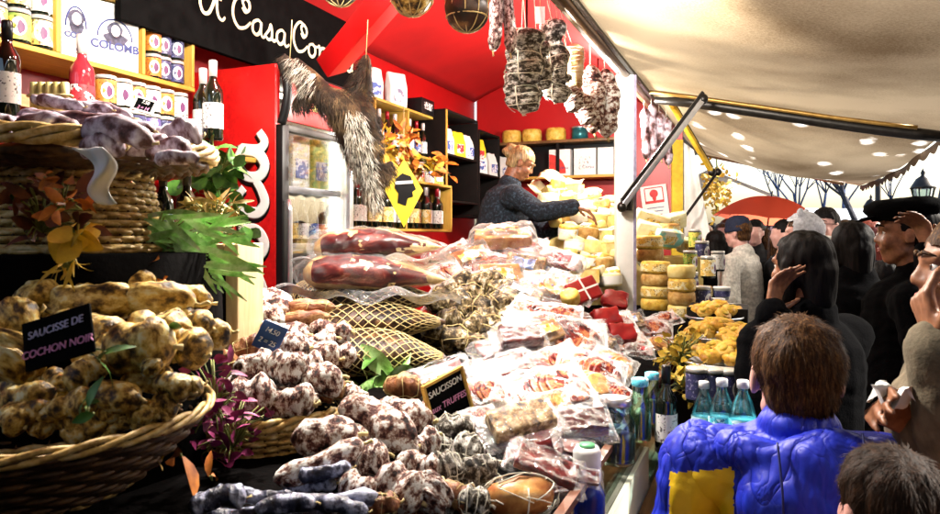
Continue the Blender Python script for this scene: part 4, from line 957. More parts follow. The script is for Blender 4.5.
slate('small black price slate with white border tilted before the jar row', at(141, 112, 2.3), .075, .05, ['7.50', '2 = 14'], CHALK, -.2, -.3, .3)
slate('black pen-like price slate leaning among the sausages at the tray end', at(189, 157, 1.45), .06, .035, ['6.90'], CHALK, -.3, -.3, -.9)
# ---- fridge
FX, FB, Y1, Y2, Z1, Z2 = -1.9, -2.43, 2.43, 3.0, .45, 2.28
fr = thing('drinks_fridge', 'tall red drinks fridge with white script on its side and a lit interior', 'fridge', (FX, Y1, Z1)); L0 = V((FX, Y1, Z1)); D, W_, H_ = FX-FB, Y2-Y1, Z2-Z1
FRED = multi('fridge_red', [(.30, (.34,.004,.005)), (.60, (.52,.008,.008)), (.70, (.55,.01,.01)), (.74, (.80,.55,.48))], 46, 6, .3, .05, .001, nrough=.72); FIN = flat('fridge_liner', (.82,.80,.72), .3, var=.03, bmp=0)
bd(fr, (-D, 0, 0), (0, .03, H_), FRED, 'side_panel', .004); bd(fr, (-D, W_-.03, 0), (0, W_, H_), FIN, 'side_panel'); bd(fr, (-D, .031, 0), (-D+.03, W_-.031, H_), FIN, 'back_panel')
bd(fr, (-D+.031, .031, 0), (0, W_-.031, .10), DARKM, 'plinth'); bd(fr, (-D+.031, .031, H_-.05), (-.002, W_-.031, H_), DARKM, 'top_panel')
hd = bd(fr, (.012, .035, H_-.24), (.03, W_-.01, H_-.02), FRED, 'header_panel')

mb = MB(); mb.box((.032, .20, H_-.12), (.004, .18, .10)); mb.build('header_print', label_mat('header_print', (.75,.10,.05), (.80,.66,.2), (.8,.8,.75), (26, 9)), hd)
mb = MB(); mb.tube(catmull([(.03,.0,H_-.26), (.055,.0,H_-.18), (.06,.0,H_-.09), (.03,.0,H_+.0)], 6), .02, 10); mb.build('header_edge', BLACKP, fr)
dr = bd(fr, (.002, .0, .10), (.035, .045, H_-.26), BLACKP, 'door_stile'); bd(fr, (.002, W_-.035, .10), (.03, W_, H_-.26), STEEL, 'door_stile'); bd(fr, (.002, .046, H_-.285), (.03, W_-.036, H_-.255), DARKM, 'door_rail')
mb = MB(); mb.box((.012, W_/2, (H_-.18)/2+.05), (.006, W_-.09, H_-.40)); mb.build('door_glass', clear('fridge_glass', (.97,.98,1), .0, .01), fr)
mb = MB(); mb.tube([(.05,.02,.75), (.06,.02,.8), (.06,.02,1.2), (.05,.02,1.25)], .010, 8); mb.build('handle', STEEL, fr)
zsh = [.75, 1.05, 1.306]
for z in zsh: bd(fr, (-D+.04, .035, z-.012), (-.03, W_-.035, z), FIN, 'shelf')
for z in zsh: bd(fr, (-.028, .035, z-.02), (-.022, W_-.035, z+.012), STEEL, 'shelf_edge')
for yy in (.05, W_-.05): mb = MB(); mb.tube([(-.05,yy,.14), (-.05,yy,H_-.1)], .012, 10); mb.build('light_tube', emit('fridge_tube', (1,.95,.80), 5), fr)
mb = MB(); mb.tube([(-.2,.06,H_-.07), (-.2,W_-.06,H_-.07)], .012, 10); mb.build('light_tube', emit('fridge_tube', (1,.95,.80), 5), fr)
# side lettering: bold white script running upwards with black outline
def fat_script(word, size, m4, r0, flat_, mat_, par, nm):
    mb = MB(); script(mb, word, size, m4, r0, flat_); mb.build(nm, mat_, par)
sidem = Matrix(((0,-1,0,0), (0,0,-1,0), (1,0,0,0), (0,0,0,1)))       # text x -> up, text y -> -X (letters stand on the door edge)
sidem = Matrix(((0,-1,0,-.06), (0,0,-1,-.002), (1,0,0,.72), (0,0,0,1)))
fat_script('Coca', .30, sidem @ TR((0,0,0)), .030, .03, BLACKP, fr, 'lettering_shadow')
fat_script('Coca', .30, TR((.006,-.004,.008)) @ sidem, .023, .05, WHITEP, fr, 'lettering')
mb = MB(); pts = catmull([V((-.04,-.004,.30)), V((-.14,-.004,.42)), V((-.08,-.004,.55)), V((-.03,-.004,.66))], 10); mb.tube(pts, [.004+.03*math.sin(PI*i/(len(pts)-1)) for i in range(len(pts))], 8)
for v in mb.bm.verts: v.co.y = -.004+(v.co.y+.004)*.05
mb.build('swoosh', WHITEP, fr)
k = 0
for zi, z in enumerate(zsh):
    for i in range(6):
        for row in range(1):
            p = L0+V((-.10, .085+.08*i, z+.001))
            if zi == 2:
                if i % 2: continue
                o = thing('fridge_carton', f"{('white','cream','green-printed')[i//2]} carton on the top shelf of the fridge, {ORD[i//2]} from the red side", 'carton', p, 'cartons on the top fridge shelf')
                mb = MB(); mb.box((0,.02,.125), (.08,.13,.25), None, .004); mb.build('box', (LW, label_mat('label_cream', (.8,.74,.5), (.8,.8,.76), (.3,.25,.1)), LG)[i//2], o); mb = MB(); mb.box((.042,.02,.10), (.004,.09,.09)); mb.build('print', LB if i else LR, o)
                o2 = put(BB, 'beer_bottle', f'brown beer bottle behind the {ORD[i//2]} carton on the top fridge shelf', 'bottle', p+V((-.12,.03,0)), 'bottles in the fridge', {'label': LG})
            else:
                put(BB, 'beer_bottle', f"dark beer bottle with {('red','blue','orange','ochre','white','blue')[(i+zi) % 6]} label, {ORD[i]} from the red side on the {('lower','middle')[zi]} fridge shelf", 'bottle', p, 'bottles in the fridge', {'label': (LR, LB, LO, LY, LW, LB)[(i+zi) % 6]})
# ---- shelf units further along the back wall
def wall_unit(label, px0, px1, x, zs, divs, dep=.24, mat_=PINE, back=True):
    a_, b_ = shelf_px(px0, 0, x).y, shelf_px(px1, 0, x).y; o = thing('wall_shelf', label, 'shelf', (x, a_, zs[0]), 'pine shelf units along the red wall')
    for z in zs: bd(o, (-dep, 0, z-zs[0]-.008), (0, b_-a_, z-zs[0]+.008), mat_)
    for k in range(divs+1):
        yy = (b_-a_)*k/divs; bd(o, (-dep+.002, yy-.008, .009), (-.002, yy+.008, zs[-1]-zs[0]-.009), PINEZ if mat_ is PINE else mat_, 'divider')
    bd(o, (-dep-.008, .01, 0), (-dep-.001, b_-a_-.01, zs[-1]-zs[0]), flat('unit_back', (.16,.012,.01), .7), 'back_board'); return a_, b_
a_, b_ = wall_unit('pine wall shelf with white bags on top beside the hanging hide', 376, 437, -2.2, [1.86, 2.10, 2.40], 2)
U1 = 'bottles on the pine wall shelves'
for i in range(8):
    y = a_+.07+(b_-a_-.14)*i/7
    put(BW, 'wine_bottle', f"dark bottle, {ORD[i]} from the hide on the upper board of the wall shelf with bags", 'bottle', (-2.28, y, 2.109), U1, {'label': (LR, LW, LR, LW, LB, LW, LB, LW)[i], 'cap': (FOILR, FOILW)[i % 2]}, s=.86)
    put(JAR, 'preserve_jar', f"dark jar, {ORD[i]} from the hide on the lower board of the wall shelf with bags", 'jar', (-2.27, y, 1.87), 'jars on the pine wall shelves', {'label': (LY, LG, LW, LR)[i % 4]}, s=1.3)
def paperbag(label, p, w=.13, h=.22, m_=PAPER, art_=None):
    o = thing('paper_bag', label, 'bag', p, 'printed bags on the shelves'); o.rotation_euler = (0, 0, -.35)
    mb = MB(); mb.box((0,0,h/2), (.075,w,h), None, .012); bmesh.ops.subdivide_edges(mb.bm, edges=mb.bm.edges[:], cuts=4, use_grid_fill=True)
    for v in mb.bm.verts: v.co.x *= 1-.75*max(0, v.co.z/h-.55)/.45
    mb.lump(.007, 22, w*9); mb.build('bag', m_, o)
    mb = MB(); mb.grid(lambda u, v: V((.0405, (u-.5)*w*.62, h*(.16+.36*v))), 4, 4); mb.build('print', art_ or LB, o); return o
paperbag('white printed bag standing on the wall shelf nearest the hide', (-2.3, a_+.13, 2.409)); paperbag('second white bag with a dark print on the same shelf top', (-2.28, a_+.40, 2.409), .15, .24, PAPER, label_mat('label_ink', (.8,.79,.76), (.15,.15,.25), (.4,.4,.5), (20, 8)))
o = thing('gift_box', 'small black box with white print at the shelf top end', 'box', (-2.26, a_+.72, 2.409)); mb = MB(); mb.box((0,0,.055), (.14,.2,.11), None, .002); mb.build('box', BLACKP, o); mb = MB(); mb.box((.071,0,.06), (.003,.13,.05)); mb.build('print', label_mat('label_blackwhite', (.02,.02,.02), (.8,.8,.8), (.6,.6,.6), (60, 20)), o)
a_, b_ = wall_unit('long low pine shelf of wine bottles under the yellow diamond sign', 347, 452, -2.02, [1.58, 1.89], 2, .26)
for i in range(15):
    y = a_+.08+(b_-a_-.16)*i/14
    put(BW, 'wine_bottle', f"dark bottle with {('white','ochre')[i // 3 % 2]} label, {ORD[i]} along the low pine shelf counting from the fridge", 'bottle', (-2.09+.03*(i % 2), y, 1.589), U1, {'label': LW if (i//3) % 2 == 0 else LY, 'cap': (FOILK, FOILR, FOILW)[i % 3]}, s=.93)
for i in range(9):
    y = a_+.1+(b_-a_-.2)*i/8
    k = i % 3
    o = thing('gift_pack', f"small {('yellow','white','green')[k]} packet, {ORD[i]} from the fridge on top of the low pine shelf", 'packet', (-2.1, y, 1.899), 'packets on top of the low pine shelf'); o.rotation_euler = (0,0,random.uniform(-.5,.3))
    h = random.uniform(.08,.16); mb = MB(); mb.box((0,0,h/2), (.07,.10,h), None, .008); mb.lump(.006, 20, i); mb.build('wrap', (LY, LW, LG)[k], o); mb = MB(); mb.box((.037,0,h*.5), (.006,.06,h*.4)); mb.build('print', (LR, LB, LW)[k], o)
a_, b_ = wall_unit('dark wooden shelf unit beyond the pine shelves', 446, 478, -2.1, [1.80, 2.14, 2.46], 1, .26, BLACKW)
bd(bpy.data.objects[[o.name for o in COL.objects if o.get('label', '').startswith('dark wooden shelf unit')][0]], (.0, -.012, 0), (.008, .012, .66), PINEZ, 'front_strip')
for i in range(4):
    paperbag(f"{('white','yellow')[i % 2]} upright packet, {ORD[i]} along the middle board of the dark shelf unit", (-2.18, a_+.16+.22*i, 2.15), .12, .2, (PAPER, YEL)[i % 2], (LB, LR)[i % 2]); 
a_, b_ = wall_unit('narrow dark shelf unit at the far corner of the red wall', 480, 500, -2.1, [1.70, 2.05, 2.40], 1, .26, BLACKW)
for i in range(3): paperbag(f'pale packet, {ORD[i]} along the corner shelf unit', (-2.17, a_+.16+.28*i, 2.06), .12, .2)
# yellow diamond sign with dark head emblem
q = at(404, 190, 3.75); o = thing('diamond_sign', 'yellow diamond sign with a dark head emblem hung before the bottles', 'sign', q); o.rotation_euler = (0, 0, YAW+.3)
mb = MB(); mb.poly([(-.105,0,0), (0,0,-.20), (.105,0,0), (.0,0,.165)], .008, (0,1,0)); mb.build('board', YEL, o)
mb = MB(); mb.poly([(-.05,-.002,.01), (-.045,-.002,.06), (-.01,-.002,.09), (.035,-.002,.075), (.05,-.002,.04), (.065,-.002,.005), (.045,-.002,-.01), (.05,-.002,-.035), (.02,-.002,-.045), (.01,-.002,-.085), (-.035,-.002,-.07), (-.03,-.002,-.02)], .002, (0,-1,0)); mb.build('emblem', BLACKP, o)
mb = MB(); mb.poly([(-.048,-.0045,.045), (.048,-.0045,.052), (.046,-.0045,.036), (-.05,-.0045,.028)], .001, (0,-1,0)); mb.build('emblem_band', PAPER, o)
mb = MB(); mb.tube([(0,.004,.165), (.0,.004,.45)], .002, 5); mb.build('string', TWINE, o)
# far wall shelf with cartons, cheeses on top, notice
es = thing('wall_shelf', 'two-tier shelf on the red end wall behind the stallholder', 'shelf', (-.99, 6.09, 2.05)); xa, xb = at_y(497, 140, 6.09).x+.99, at_y(622, 140, 6.09).x+.99
for z in (0, .31): bd(es, (xa, -.22, z-.012), (xb, 0, z+.012), OAK if z else PINEX)
for xx in (xa+.02, xa+.55*(xb-xa), xb-.02): bd(es, (xx-.012, -.21, .013), (xx+.012, -.002, .297), BLACKW, 'divider')
bd(es, (xa, -.01, .013), (xb, -.002, .297), BLACKP, 'back_board')
CHZ = multi('cheese_rind', [(.3, (.40,.20,.02)), (.5, (.70,.45,.06)), (.72, (.82,.64,.20))], 30, 5, .55, .35, .003); CHP = multi('cheese_pale', [(.3, (.66,.46,.10)), (.7, (.84,.70,.30))], 22, 4, .5, .25, .003); CHW = multi('cheese_white', [(.3, (.70,.58,.26)), (.7, (.86,.80,.56))], 26, 4, .7, .3, .003)
CHB = multi('cheese_brown', [(.3, (.22,.10,.02)), (.5, (.45,.25,.06)), (.72, (.66,.48,.2))], 26, 5, .6, .5, .004)
def wheel(label, p, r, h, m_, group, name='round_cheese', wrap=None, rz=0, tilt=(0,0)):
    o = thing(name, label, 'cheese', p, group); o.rotation_euler = (tilt[0], tilt[1], rz)
    mb = MB(); mb.lathe([(r*.02,0), (r*.9,0), (r,h*.12), (r*1.03,h*.5), (r,h*.88), (r*.9,h), (r*.5,h*1.005), (r*.02,h*1.01)], 26); mb.lump(.004, 25, r*100+h*33); mb.build('rind', m_, o)
    if wrap: mb = MB(); mb.lathe([(r*1.035,h*.2), (r*1.05,h*.5), (r*1.035,h*.8)], 26, None, False, False); mb.build('paper_band', wrap, o)
    return o
for i, px in enumerate((512, 532, 556)): wheel(f'tall pale cheese drum, {ORD[i]} from the corner on the top of the end-wall shelf', at_y(px, 139, 5.98)+V((0,0,.003)) if False else V((at_y(px, 139, 5.98).x, 5.98, 2.373)), .085, .115, CHZ, 'cheese drums on the end-wall shelf')
o = thing('tin', 'teal tin beside the cheese drums on the end-wall shelf', 'tin', (at_y(580, 139, 5.98).x, 5.98, 2.373)); mb = MB(); mb.lathe([(.07,0), (.07,.10)], 20); mb.build('can', flat('teal_tin', (.02,.16,.18), .3, .4), o); mb = MB(); mb.lathe([(.073,.10), (.073,.115), (.06,.118)], 20); mb.build('lid', STEEL, o)
for i, px in enumerate((561, 586, 610)):
    q = V((at_y(px, 160, 5.96).x, 5.96, 2.063)); o = thing('carton', f"white carton with {('red arc','grey','blank')[i]} print, {ORD[i]} on the lower end-wall shelf", 'carton', q, 'cartons on the end-wall shelf')
    mb = MB(); mb.box((0,0,.115), (.19,.1,.23), None, .002); mb.build('box', PAPER, o)
    if i < 2:
        mb = MB(); mb.poly([(-.092,-.0515,.02)]+[(-.092+.15*math.sin(a), -.0515, .02+.17*math.cos(a)) for a in [PI/2*k/8 for k in range(9)]] if i == 0 else [(-.05,-.0515,.05), (.05,-.0515,.05), (.05,-.0515,.16), (-.05,-.0515,.16)], .001, (0,-1,0)); mb.build('print', flat('carton_red', (.6,.03,.02), .5) if i == 0 else LW, o)
        link('lettering', text_mesh('Corsu', .04, INK), o, TR((.03,-.0535,.07)) @ Matrix.Rotation(PI/2, 4, 'X'))
q = at_y(655, 203, 6.08); o = thing('notice', 'white paper notice with a red emblem pinned to the red end wall', 'notice', q); o.rotation_euler = (0, -.12, 0)
mb = MB(); mb.box((0,0,0), (.215,.003,.30)); mb.build('paper', PAPER, o)
REDI = flat('notice_red', (.6,.02,.02), .6)
for c, s_ in (((0,-.003,.13), (.15,.002,.008)), ((-.075,-.003,.07), (.008,.002,.11)), ((.075,-.003,.07), (.008,.002,.11)), ((0,-.003,.01), (.158,.002,.022))): mb = MB(); mb.box(c, s_); mb.build('frame_bar', REDI, o)
mb = MB(); mb.ell((0,-.004,.08), (.035,.002,.035)); mb.ell((0,-.004,.045), (.016,.002,.03)); mb.build('emblem', REDI, o)
for i in range(3): mb = MB(); mb.box((.0,-.003,-.04-.03*i), (.14-.02*i,.002,.006)); mb.build('text_line', INK, o)
# ------------------------------------------------------------------ baskets, charcuterie, packs, cheeses
SAL_W = multi('salami_bloom', [(.38, (.006,.002,.002)), (.45, (.12,.03,.025)), (.50, (.42,.27,.20)), (.56, (.86,.83,.80)), (.80, (.88,.86,.84))], 48, 6, .75, 1, .008, nrough=.68)
SAL_G = multi('salami_netted_grey', [(.40, (.006,.005,.004)), (.49, (.08,.06,.04)), (.56, (.50,.47,.42)), (.66, (.86,.85,.80))], 44, 6, .75, 1, .009, nrough=.7)
SAL_M = multi('salami_olive', [(.38, (.006,.004,.002)), (.48, (.07,.045,.018)), (.56, (.34,.25,.12)), (.64, (.80,.76,.66))], 36, 6, .6, 1, .009, nrough=.7)
SAL_B = multi('salami_brown', [(.30, (.04,.010,.006)), (.50, (.26,.085,.03)), (.64, (.55,.32,.14)), (.78, (.85,.76,.62))], 24, 6, .5, .9, .008, nrough=.66)
SAL_D = multi('sausage_dark_bloom', [(.34, (.012,.004,.006)), (.44, (.14,.06,.06)), (.54, (.45,.36,.44)), (.68, (.82,.77,.84))], 22, 5, .55, .6, .006, nrough=.55)
SAL_N = multi('sausage_blue_black', [(.36, (.006,.006,.012)), (.50, (.05,.055,.10)), (.60, (.45,.48,.66)), (.74, (.80,.82,.92))], 20, 5, .4, .8, .008)
SAL_Y = multi('sausage_golden', [(.34, (.010,.005,.002)), (.43, (.13,.07,.015)), (.50, (.52,.30,.06)), (.57, (.82,.60,.18)), (.66, (.90,.84,.58))], 34, 5, .5, .7, .007, nrough=.6)
def salami_mesh(L, r, seed, knobs=0, bend=.05, nl=26, lump=.10):
    """unit-ish salami along x with pinched ends, length L, radius r"""
    mb = MB(); rnd = random.Random(seed); pts, rs = [], []
    ph = rnd.uniform(0, 6)
    for i in range(nl+1):
        k = i/nl; e = min(k, 1-k)*L
        prof = min(1, (e/(r*1.0)))**.5 if e < r else 1
        pts.append(V((L*(k-.5), bend*L*math.sin(PI*k)+.01*L*math.sin(7*k+ph), bend*.3*L*math.sin(3*k+ph))))
        rs.append(max(r*.10, r*prof*(1+.10*math.sin(5*k+ph)+(knobs and .08*math.sin(knobs*2*PI*k)))))
    mb.tube(pts, rs, 18); mb.lump(r*lump*1.6, 1/(r*1.7), seed); mb.lump(r*lump*.6, 1/(r*.5), seed+3)
    return mb, pts, rs
def salami_proto(L, r, m, seed, ties=0, knobs=0, bend=.05, lump=.10, tm=None):
    mb, pts, rs = salami_mesh(L, r, seed, knobs, bend, lump=lump); body = mb.mesh('salami', m); parts = []
    mb = MB(); e = pts[-1]; mb.tube([e-V((.008,0,0)), e+V((.006,.002,.002)), e+V((.016,.006,-.004))], [r*.17,r*.10,r*.14], 7); parts.append(('end_knot', mb.mesh('end_knot', tm or TWINE), []))
    if ties:
        mb = MB()
        for j in range(ties):
            k = .12+.76*j/max(1, ties-1); i = int(k*(len(pts)-1)); rr = rs[i]*1.06
            mb.tube([pts[i]+V((.15*rr*math.sin(a*2+j), rr*math.cos(a), rr*math.sin(a))) for a in [2*PI*q/16 for q in range(16)]], max(.0011, r*.045), 5, closed=True)
        for s_ in (0, PI/2, PI, 3*PI/2): mb.tube([p+V((0, q*1.05*math.cos(s_+.5), q*1.05*math.sin(s_+.5))) for p, q in zip(pts[1:-1], rs[1:-1])], max(.001, r*.04), 5)
        parts.append(('twine_net', mb.mesh('twine_net', tm or TWINE), []))
    return (body, parts)
KINDS = {}
for s_ in range(3):
    KINDS['W%d' % s_] = salami_proto(.15, (.036,.031,.040)[s_], SAL_W, 10+s_, 0, 0, (.04,.08,.02)[s_], .16)
    KINDS['G%d' % s_] = salami_proto(.13, .036, SAL_G, 20+s_, 4, 4, .03, .18, TWINEW)
    KINDS['D%d' % s_] = salami_proto(.20, (.025,.030,.022)[s_], SAL_D, 30+s_, 0, 0, (.10,.14,.06)[s_], .10)
    KINDS['Y%d' % s_] = salami_proto(.14, (.034,.040,.030)[s_], SAL_Y, 40+s_, 0, 0, .05, .18)
    KINDS['B%d' % s_] = salami_proto(.14, .034, SAL_B, 50+s_, 3, 3, .05, .18)
    KINDS['M%d' % s_] = salami_proto(.12, .040, SAL_M, 80+s_, 2, 2, .02, .24, TWINE)
    KINDS['N%d' % s_] = salami_proto(.20, .024, SAL_N, 60+s_, 0, 0, .08, .14)
LEN = {'M': .12, 'W': .15, 'G': .13, 'D': .20, 'Y': .14, 'B': .14, 'N': .20}; RAD = {'M': (.040,)*3, 'W': (.036,.031,.040), 'G': (.036,)*3, 'D': (.025,.030,.022), 'Y': (.034,.040,.030), 'B': (.034,)*3, 'N': (.024,)*3}
LOOK = {'M': 'olive-brown salami', 'W': 'white-bloomed salami', 'G': 'grey netted salami', 'D': 'dark smoky sausage', 'Y': 'golden-brown salami', 'B': 'brown twine-tied salami', 'N': 'blue-black sausage'}
def sal(k, px, py, ln, wd, ang, d, where, group, roll=None, name=None):
    """a sausage of photo length ln and width wd (in photo points) lying at photo point (px, py), d metres away"""
    kind = k if len(k) > 1 else k+str(random.randrange(3)); c = kind[0]
    L = ln*d/FPX; r = wd*d/FPX/2
    sx, sr = L/LEN[c], r/RAD[c][int(kind[1])]
    m = frame(at(px, py, d), ang, random.uniform(0, 360) if roll is None else roll) @ Matrix.Diagonal((sx, sr, sr, 1))
    sz = 'long' if ln > 2.4*wd else 'stubby' if ln < 1.35*wd else 'plump'
    lean = 'lying level' if abs(ang) < 12 else 'tilted up' if 0 < ang < 65 else 'tilted down' if -65 < ang < 0 else 'upright'
    return spawn(KINDS[kind], name or ('salami' if c in 'WGYBM' else 'sausage'), f"{sz} {LOOK[c]} {lean}, {where}", 'sausage', m, group)
# ---- wicker basket
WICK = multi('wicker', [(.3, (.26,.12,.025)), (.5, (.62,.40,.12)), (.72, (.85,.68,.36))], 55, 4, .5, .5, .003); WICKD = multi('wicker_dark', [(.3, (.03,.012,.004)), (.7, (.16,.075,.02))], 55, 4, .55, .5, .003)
def basket(label, c, r, h, r0, mat_=WICK, inner=None, rows=9, rim=.009, zt=0, weave=None):
    """round basket: rim radius r at height h above c, base radius r0"""
    o = thing('wicker_basket', label, 'basket', c)
    rad = lambda k: r0+(r-r0)*(k**.75)
    mb = MB()
    for j in range(3):
        mb.tube([V(((r+.004*math.cos(9*a+j*2.1))*math.cos(a), (r+.004*math.cos(9*a+j*2.1))*math.sin(a), h+rim*.9*math.sin(9*a+j*2.1))) for a in [2*PI*i/140 for i in range(140)]], rim*.62, 7, closed=True)
    mb.build('rim', mat_, o)
    mb = MB(); ns = 44
    for j in range(rows):
        k = (j+.5)/rows; rr = rad(k)
        for q in (0, PI): mb.tube([V(((rr+.004*math.sin(ns/2*a+q+j*PI))*math.cos(a), (rr+.004*math.sin(ns/2*a+q+j*PI))*math.sin(a), h*k+.002*math.cos(q))) for a in [2*PI*i/(ns*3) for i in range(ns*3)]], .0042*max(1, h*9/rows/.11), 5, closed=True)
    mb.build('weave', weave or mat_, o)
    mb = MB()
    for i in range(ns):
        a = 2*PI*i/ns; mb.tube([V((rad(k)*math.cos(a), rad(k)*math.sin(a), h*k)) for k in (0, .25, .5, .75, 1)], .003, 5)
    mb.build('stakes_weave', WICKD, o)
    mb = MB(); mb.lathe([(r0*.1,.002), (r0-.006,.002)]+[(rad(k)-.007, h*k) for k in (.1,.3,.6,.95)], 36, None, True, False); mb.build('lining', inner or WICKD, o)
    mb = MB(); 
    for q in (0, PI): mb.tube([V(((r0+.006)*math.cos(a), (r0+.006)*math.sin(a), .004+.004*math.sin(11*a+q))) for a in [2*PI*i/120 for i in range(120)]], .006, 6, closed=True)
    mb.build('base_rim', mat_, o); return o
# upper tray of dark sausages on an upturned basket
tc = at(62, 152, 1.40); TZ = tc.z; RT = .285
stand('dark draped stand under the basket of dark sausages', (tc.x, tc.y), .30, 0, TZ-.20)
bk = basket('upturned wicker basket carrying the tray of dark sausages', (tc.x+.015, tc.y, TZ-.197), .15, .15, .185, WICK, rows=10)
ty = thing('wicker_tray', 'wide flat wicker tray heaped with dark sausages', 'tray', (tc.x, tc.y, TZ-.04))
mb = MB()
for j in range(4): mb.tube([V(((RT+.006*math.cos(8*a+j*1.6))*math.cos(a), (RT+.006*math.cos(8*a+j*1.6))*math.sin(a), .04+.012*math.sin(8*a+j*1.6))) for a in [2*PI*i/150 for i in range(150)]], .0075, 7, closed=True)
mb.build('rim', WICK, ty)
mb = MB()
for j in range(16):
    rr = RT*(j+1)/17; mb.tube([V((rr*math.cos(a), rr*math.sin(a), .022*(rr/RT)**4+.004*math.sin(18*a+j*PI))) for a in [2*PI*i/110 for i in range(110)]], .0085, 5, closed=True)
mb.build('weave', WICKD, ty)
tray = [('D1', 46, 133, 72, 25, -8, 1.18), ('D1', 118, 141, 78, 26, -14, 1.16), ('D0', 103, 151, 44, 22, 8, 1.12), ('D1', 84, 137, 62, 24, -24, 1.25), ('D2', 20, 122, 95, 18, -3, 1.28), ('D2', 72, 117, 118, 20, -7, 1.34), ('D2', 120, 126, 80, 20, -16, 1.32),
        ('D0', 145, 146, 50, 24, -10, 1.22), ('D0', 168, 153, 46, 20, 5, 1.20), ('D0', 182, 140, 40, 24, 25, 1.30), ('D2', 62, 103, 60, 12, -22, 1.42), ('D2', 88, 106, 62, 13, -18, 1.42), ('D2', 48, 99, 40, 10, -14, 1.45), ('D2', 150, 132, 60, 18, -20, 1.38), ('D0', 25, 137, 40, 20, 4, 1.20), ('D2', 108, 113, 66, 13, -25, 1.45), ('D2', 178, 160, 44, 14, 8, 1.14), ('D0', -5, 130, 50, 20, 10, 1.22), ('D2', 95, 122, 80, 16, -12, 1.40)]
for i, (k, px, py, ln, wd, an, d) in enumerate(tray):
    d = max(d, 1.16); sal(k, px, py, ln, wd, an, d, f"{ORD[sorted(range(len(tray)), key=lambda q: tray[q][1]).index(i)]} from the left on the wide tray", 'dark sausages on the wide tray', roll=(i*50) % 360)
o = thing('cork_bundle', 'small bundle of pale sticks tied up behind the tray of dark sausages', 'bundle', at(50, 96, 1.55))
for i in range(5): mb = MB(); mb.tube([V((0,0,-.03))+R*(.017*i-.035), V((0,0,.03))+R*(.017*i-.035)], .0085, 8); mb.build('stick', CHP, o)
mb = MB(); mb.tube([R*(.05*math.cos(a))+F*(.014*math.sin(a)) for a in [2*PI*i/20 for i in range(20)]], .003, 5, closed=True); mb.build('tie', TWINE, o)
o = thing('ribbon', 'crumpled white ribbon hanging over the tray rim', 'ribbon', at(100, 160, 1.10))
mb = MB(); mb.grid(lambda u, v: R*((u-.5)*.05*(1-.55*v)+.022*v+.014*math.sin(6*v))+U*(.015-.085*v)+F*(-.012+.010*math.sin(5*u+4*v)-.02*(1-v)), 8, 20); q = mb.build('cloth', PAPER, o); so = q.modifiers.new('s', 'SOLIDIFY'); so.thickness = .002
# front-left basket of golden sausages
ac = at(20, 412, .98); AZ = 1.55+(235-412)*.98/700; RA = .25
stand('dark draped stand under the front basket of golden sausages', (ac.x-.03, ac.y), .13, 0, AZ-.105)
basket('front wicker basket heaped with golden cochon noir sausages', (ac.x, ac.y, AZ-.10), RA, .10, .145, WICK, DARKCLOTH, weave=WICKD, rows=10, rim=.0065)  # shade on the basket body put into the colour: weave darker than rim
fb = [('Y1', 137, 350, 66, 50, 5, .92), ('Y0', 186, 352, 42, 36, -20, .98), ('Y0', 140, 302, 110, 34, -4, 1.12), ('Y1', 90, 300, 90, 36, 6, 1.10), ('Y0', 160, 325, 60, 34, -8, 1.04), ('Y2', 60, 295, 80, 30, 10, 1.14), ('Y0', 30, 300, 60, 34, -10, 1.10), ('Y1', 10, 320, 50, 40, 30, 1.0), ('Y0', 195, 322, 44, 28, -24, 1.10), ('Y1', 112, 395, 56, 30, -8, .86),
      ('Y0', 72, 405, 44, 26, 14, .84), ('Y2', 88, 375, 40, 26, 60, .88), ('Y1', 8, 360, 36, 60, 80, .90), ('Y2', 30, 395, 50, 26, 15, .86), ('Y0', 60, 380, 34, 24, -30, .90), ('Y2', 150, 380, 50, 22, 12, .92), ('Y2', 172, 322, 30, 18, 35, 1.06), ('Y2', 152, 368, 20, 16, -50, .90), ('Y0', 205, 335, 50, 26, 10, 1.12), ('Y1', 100, 330, 60, 36, -12, 1.0), ('Y0', 50, 330, 60, 34, 8, 1.0), ('Y0', 180, 300, 60, 26, -12, 1.18), ('Y2', 120, 285, 70, 24, 4, 1.2), ('Y2', 75, 283, 60, 22, 8, 1.2), ('Y2', 20, 380, 44, 30, -20, .92), ('Y0', 100, 350, 50, 30, 20, .96), ('Y2', 145, 410, 40, 16, -5, .88), ('Y0', 40, 415, 50, 18, 5, .84)]
fb += [('Y%d' % (q % 3), 18+q*11.2, 418-8*math.sin(q*1.9)-(q > 11)*(q-11)*7, 34+8*math.sin(q*2.3), 22+4*math.cos(q), (q*53) % 80-40, .835+.004*q) for q in range(16)]
for i, (k, px, py, ln, wd, an, d) in enumerate(fb):
    sal(k, px, py, ln*1.06, wd*1.1, an, d+.03, f"{ORD[i]} counting outward from the biggest in the front basket" if i < 20 else f"{ORD[i-20]} of those sunk low in the front basket" if i < 28 else f"{ORD[i-28]} from the left along the front basket rim", 'golden sausages in the front basket', roll=(i*70) % 360)
slate('black slate hand-lettered saucisse de cochon noir in the front basket', at(59, 362, .80), .088, .058, ['SAUCISSE DE', 'COCHON NOIR'], None, -.1, -.25, -.30, (flat('chalk_lilac', (.55,.52,.75), .9, bmp=0), CHALKP), .0125)
def sprig(label, p, mat_, n, L, W, spread, group=None, up=.3, name='leaf_sprig', cat='leaves', stemlen=None, bend=.35):
    o = thing(name, label, cat, p, group); mb = MB(); st = MB()
    for i in range(n):
        d = V((random.gauss(0,1), random.gauss(0,1), random.gauss(up,.6))).normalized(); b_ = rv(spread)
        leafmesh(mb, b_, d, rv()+U*.6, L*random.uniform(.6,1.15), W*random.uniform(.7,1.2), bend*random.uniform(.2,1.6)); st.tube([V((0,0,-spread*.6)), b_*.6, b_], .0016, 4)
    mb.build('leaves', mat_, o); st.build('stem', STEM, o); return o
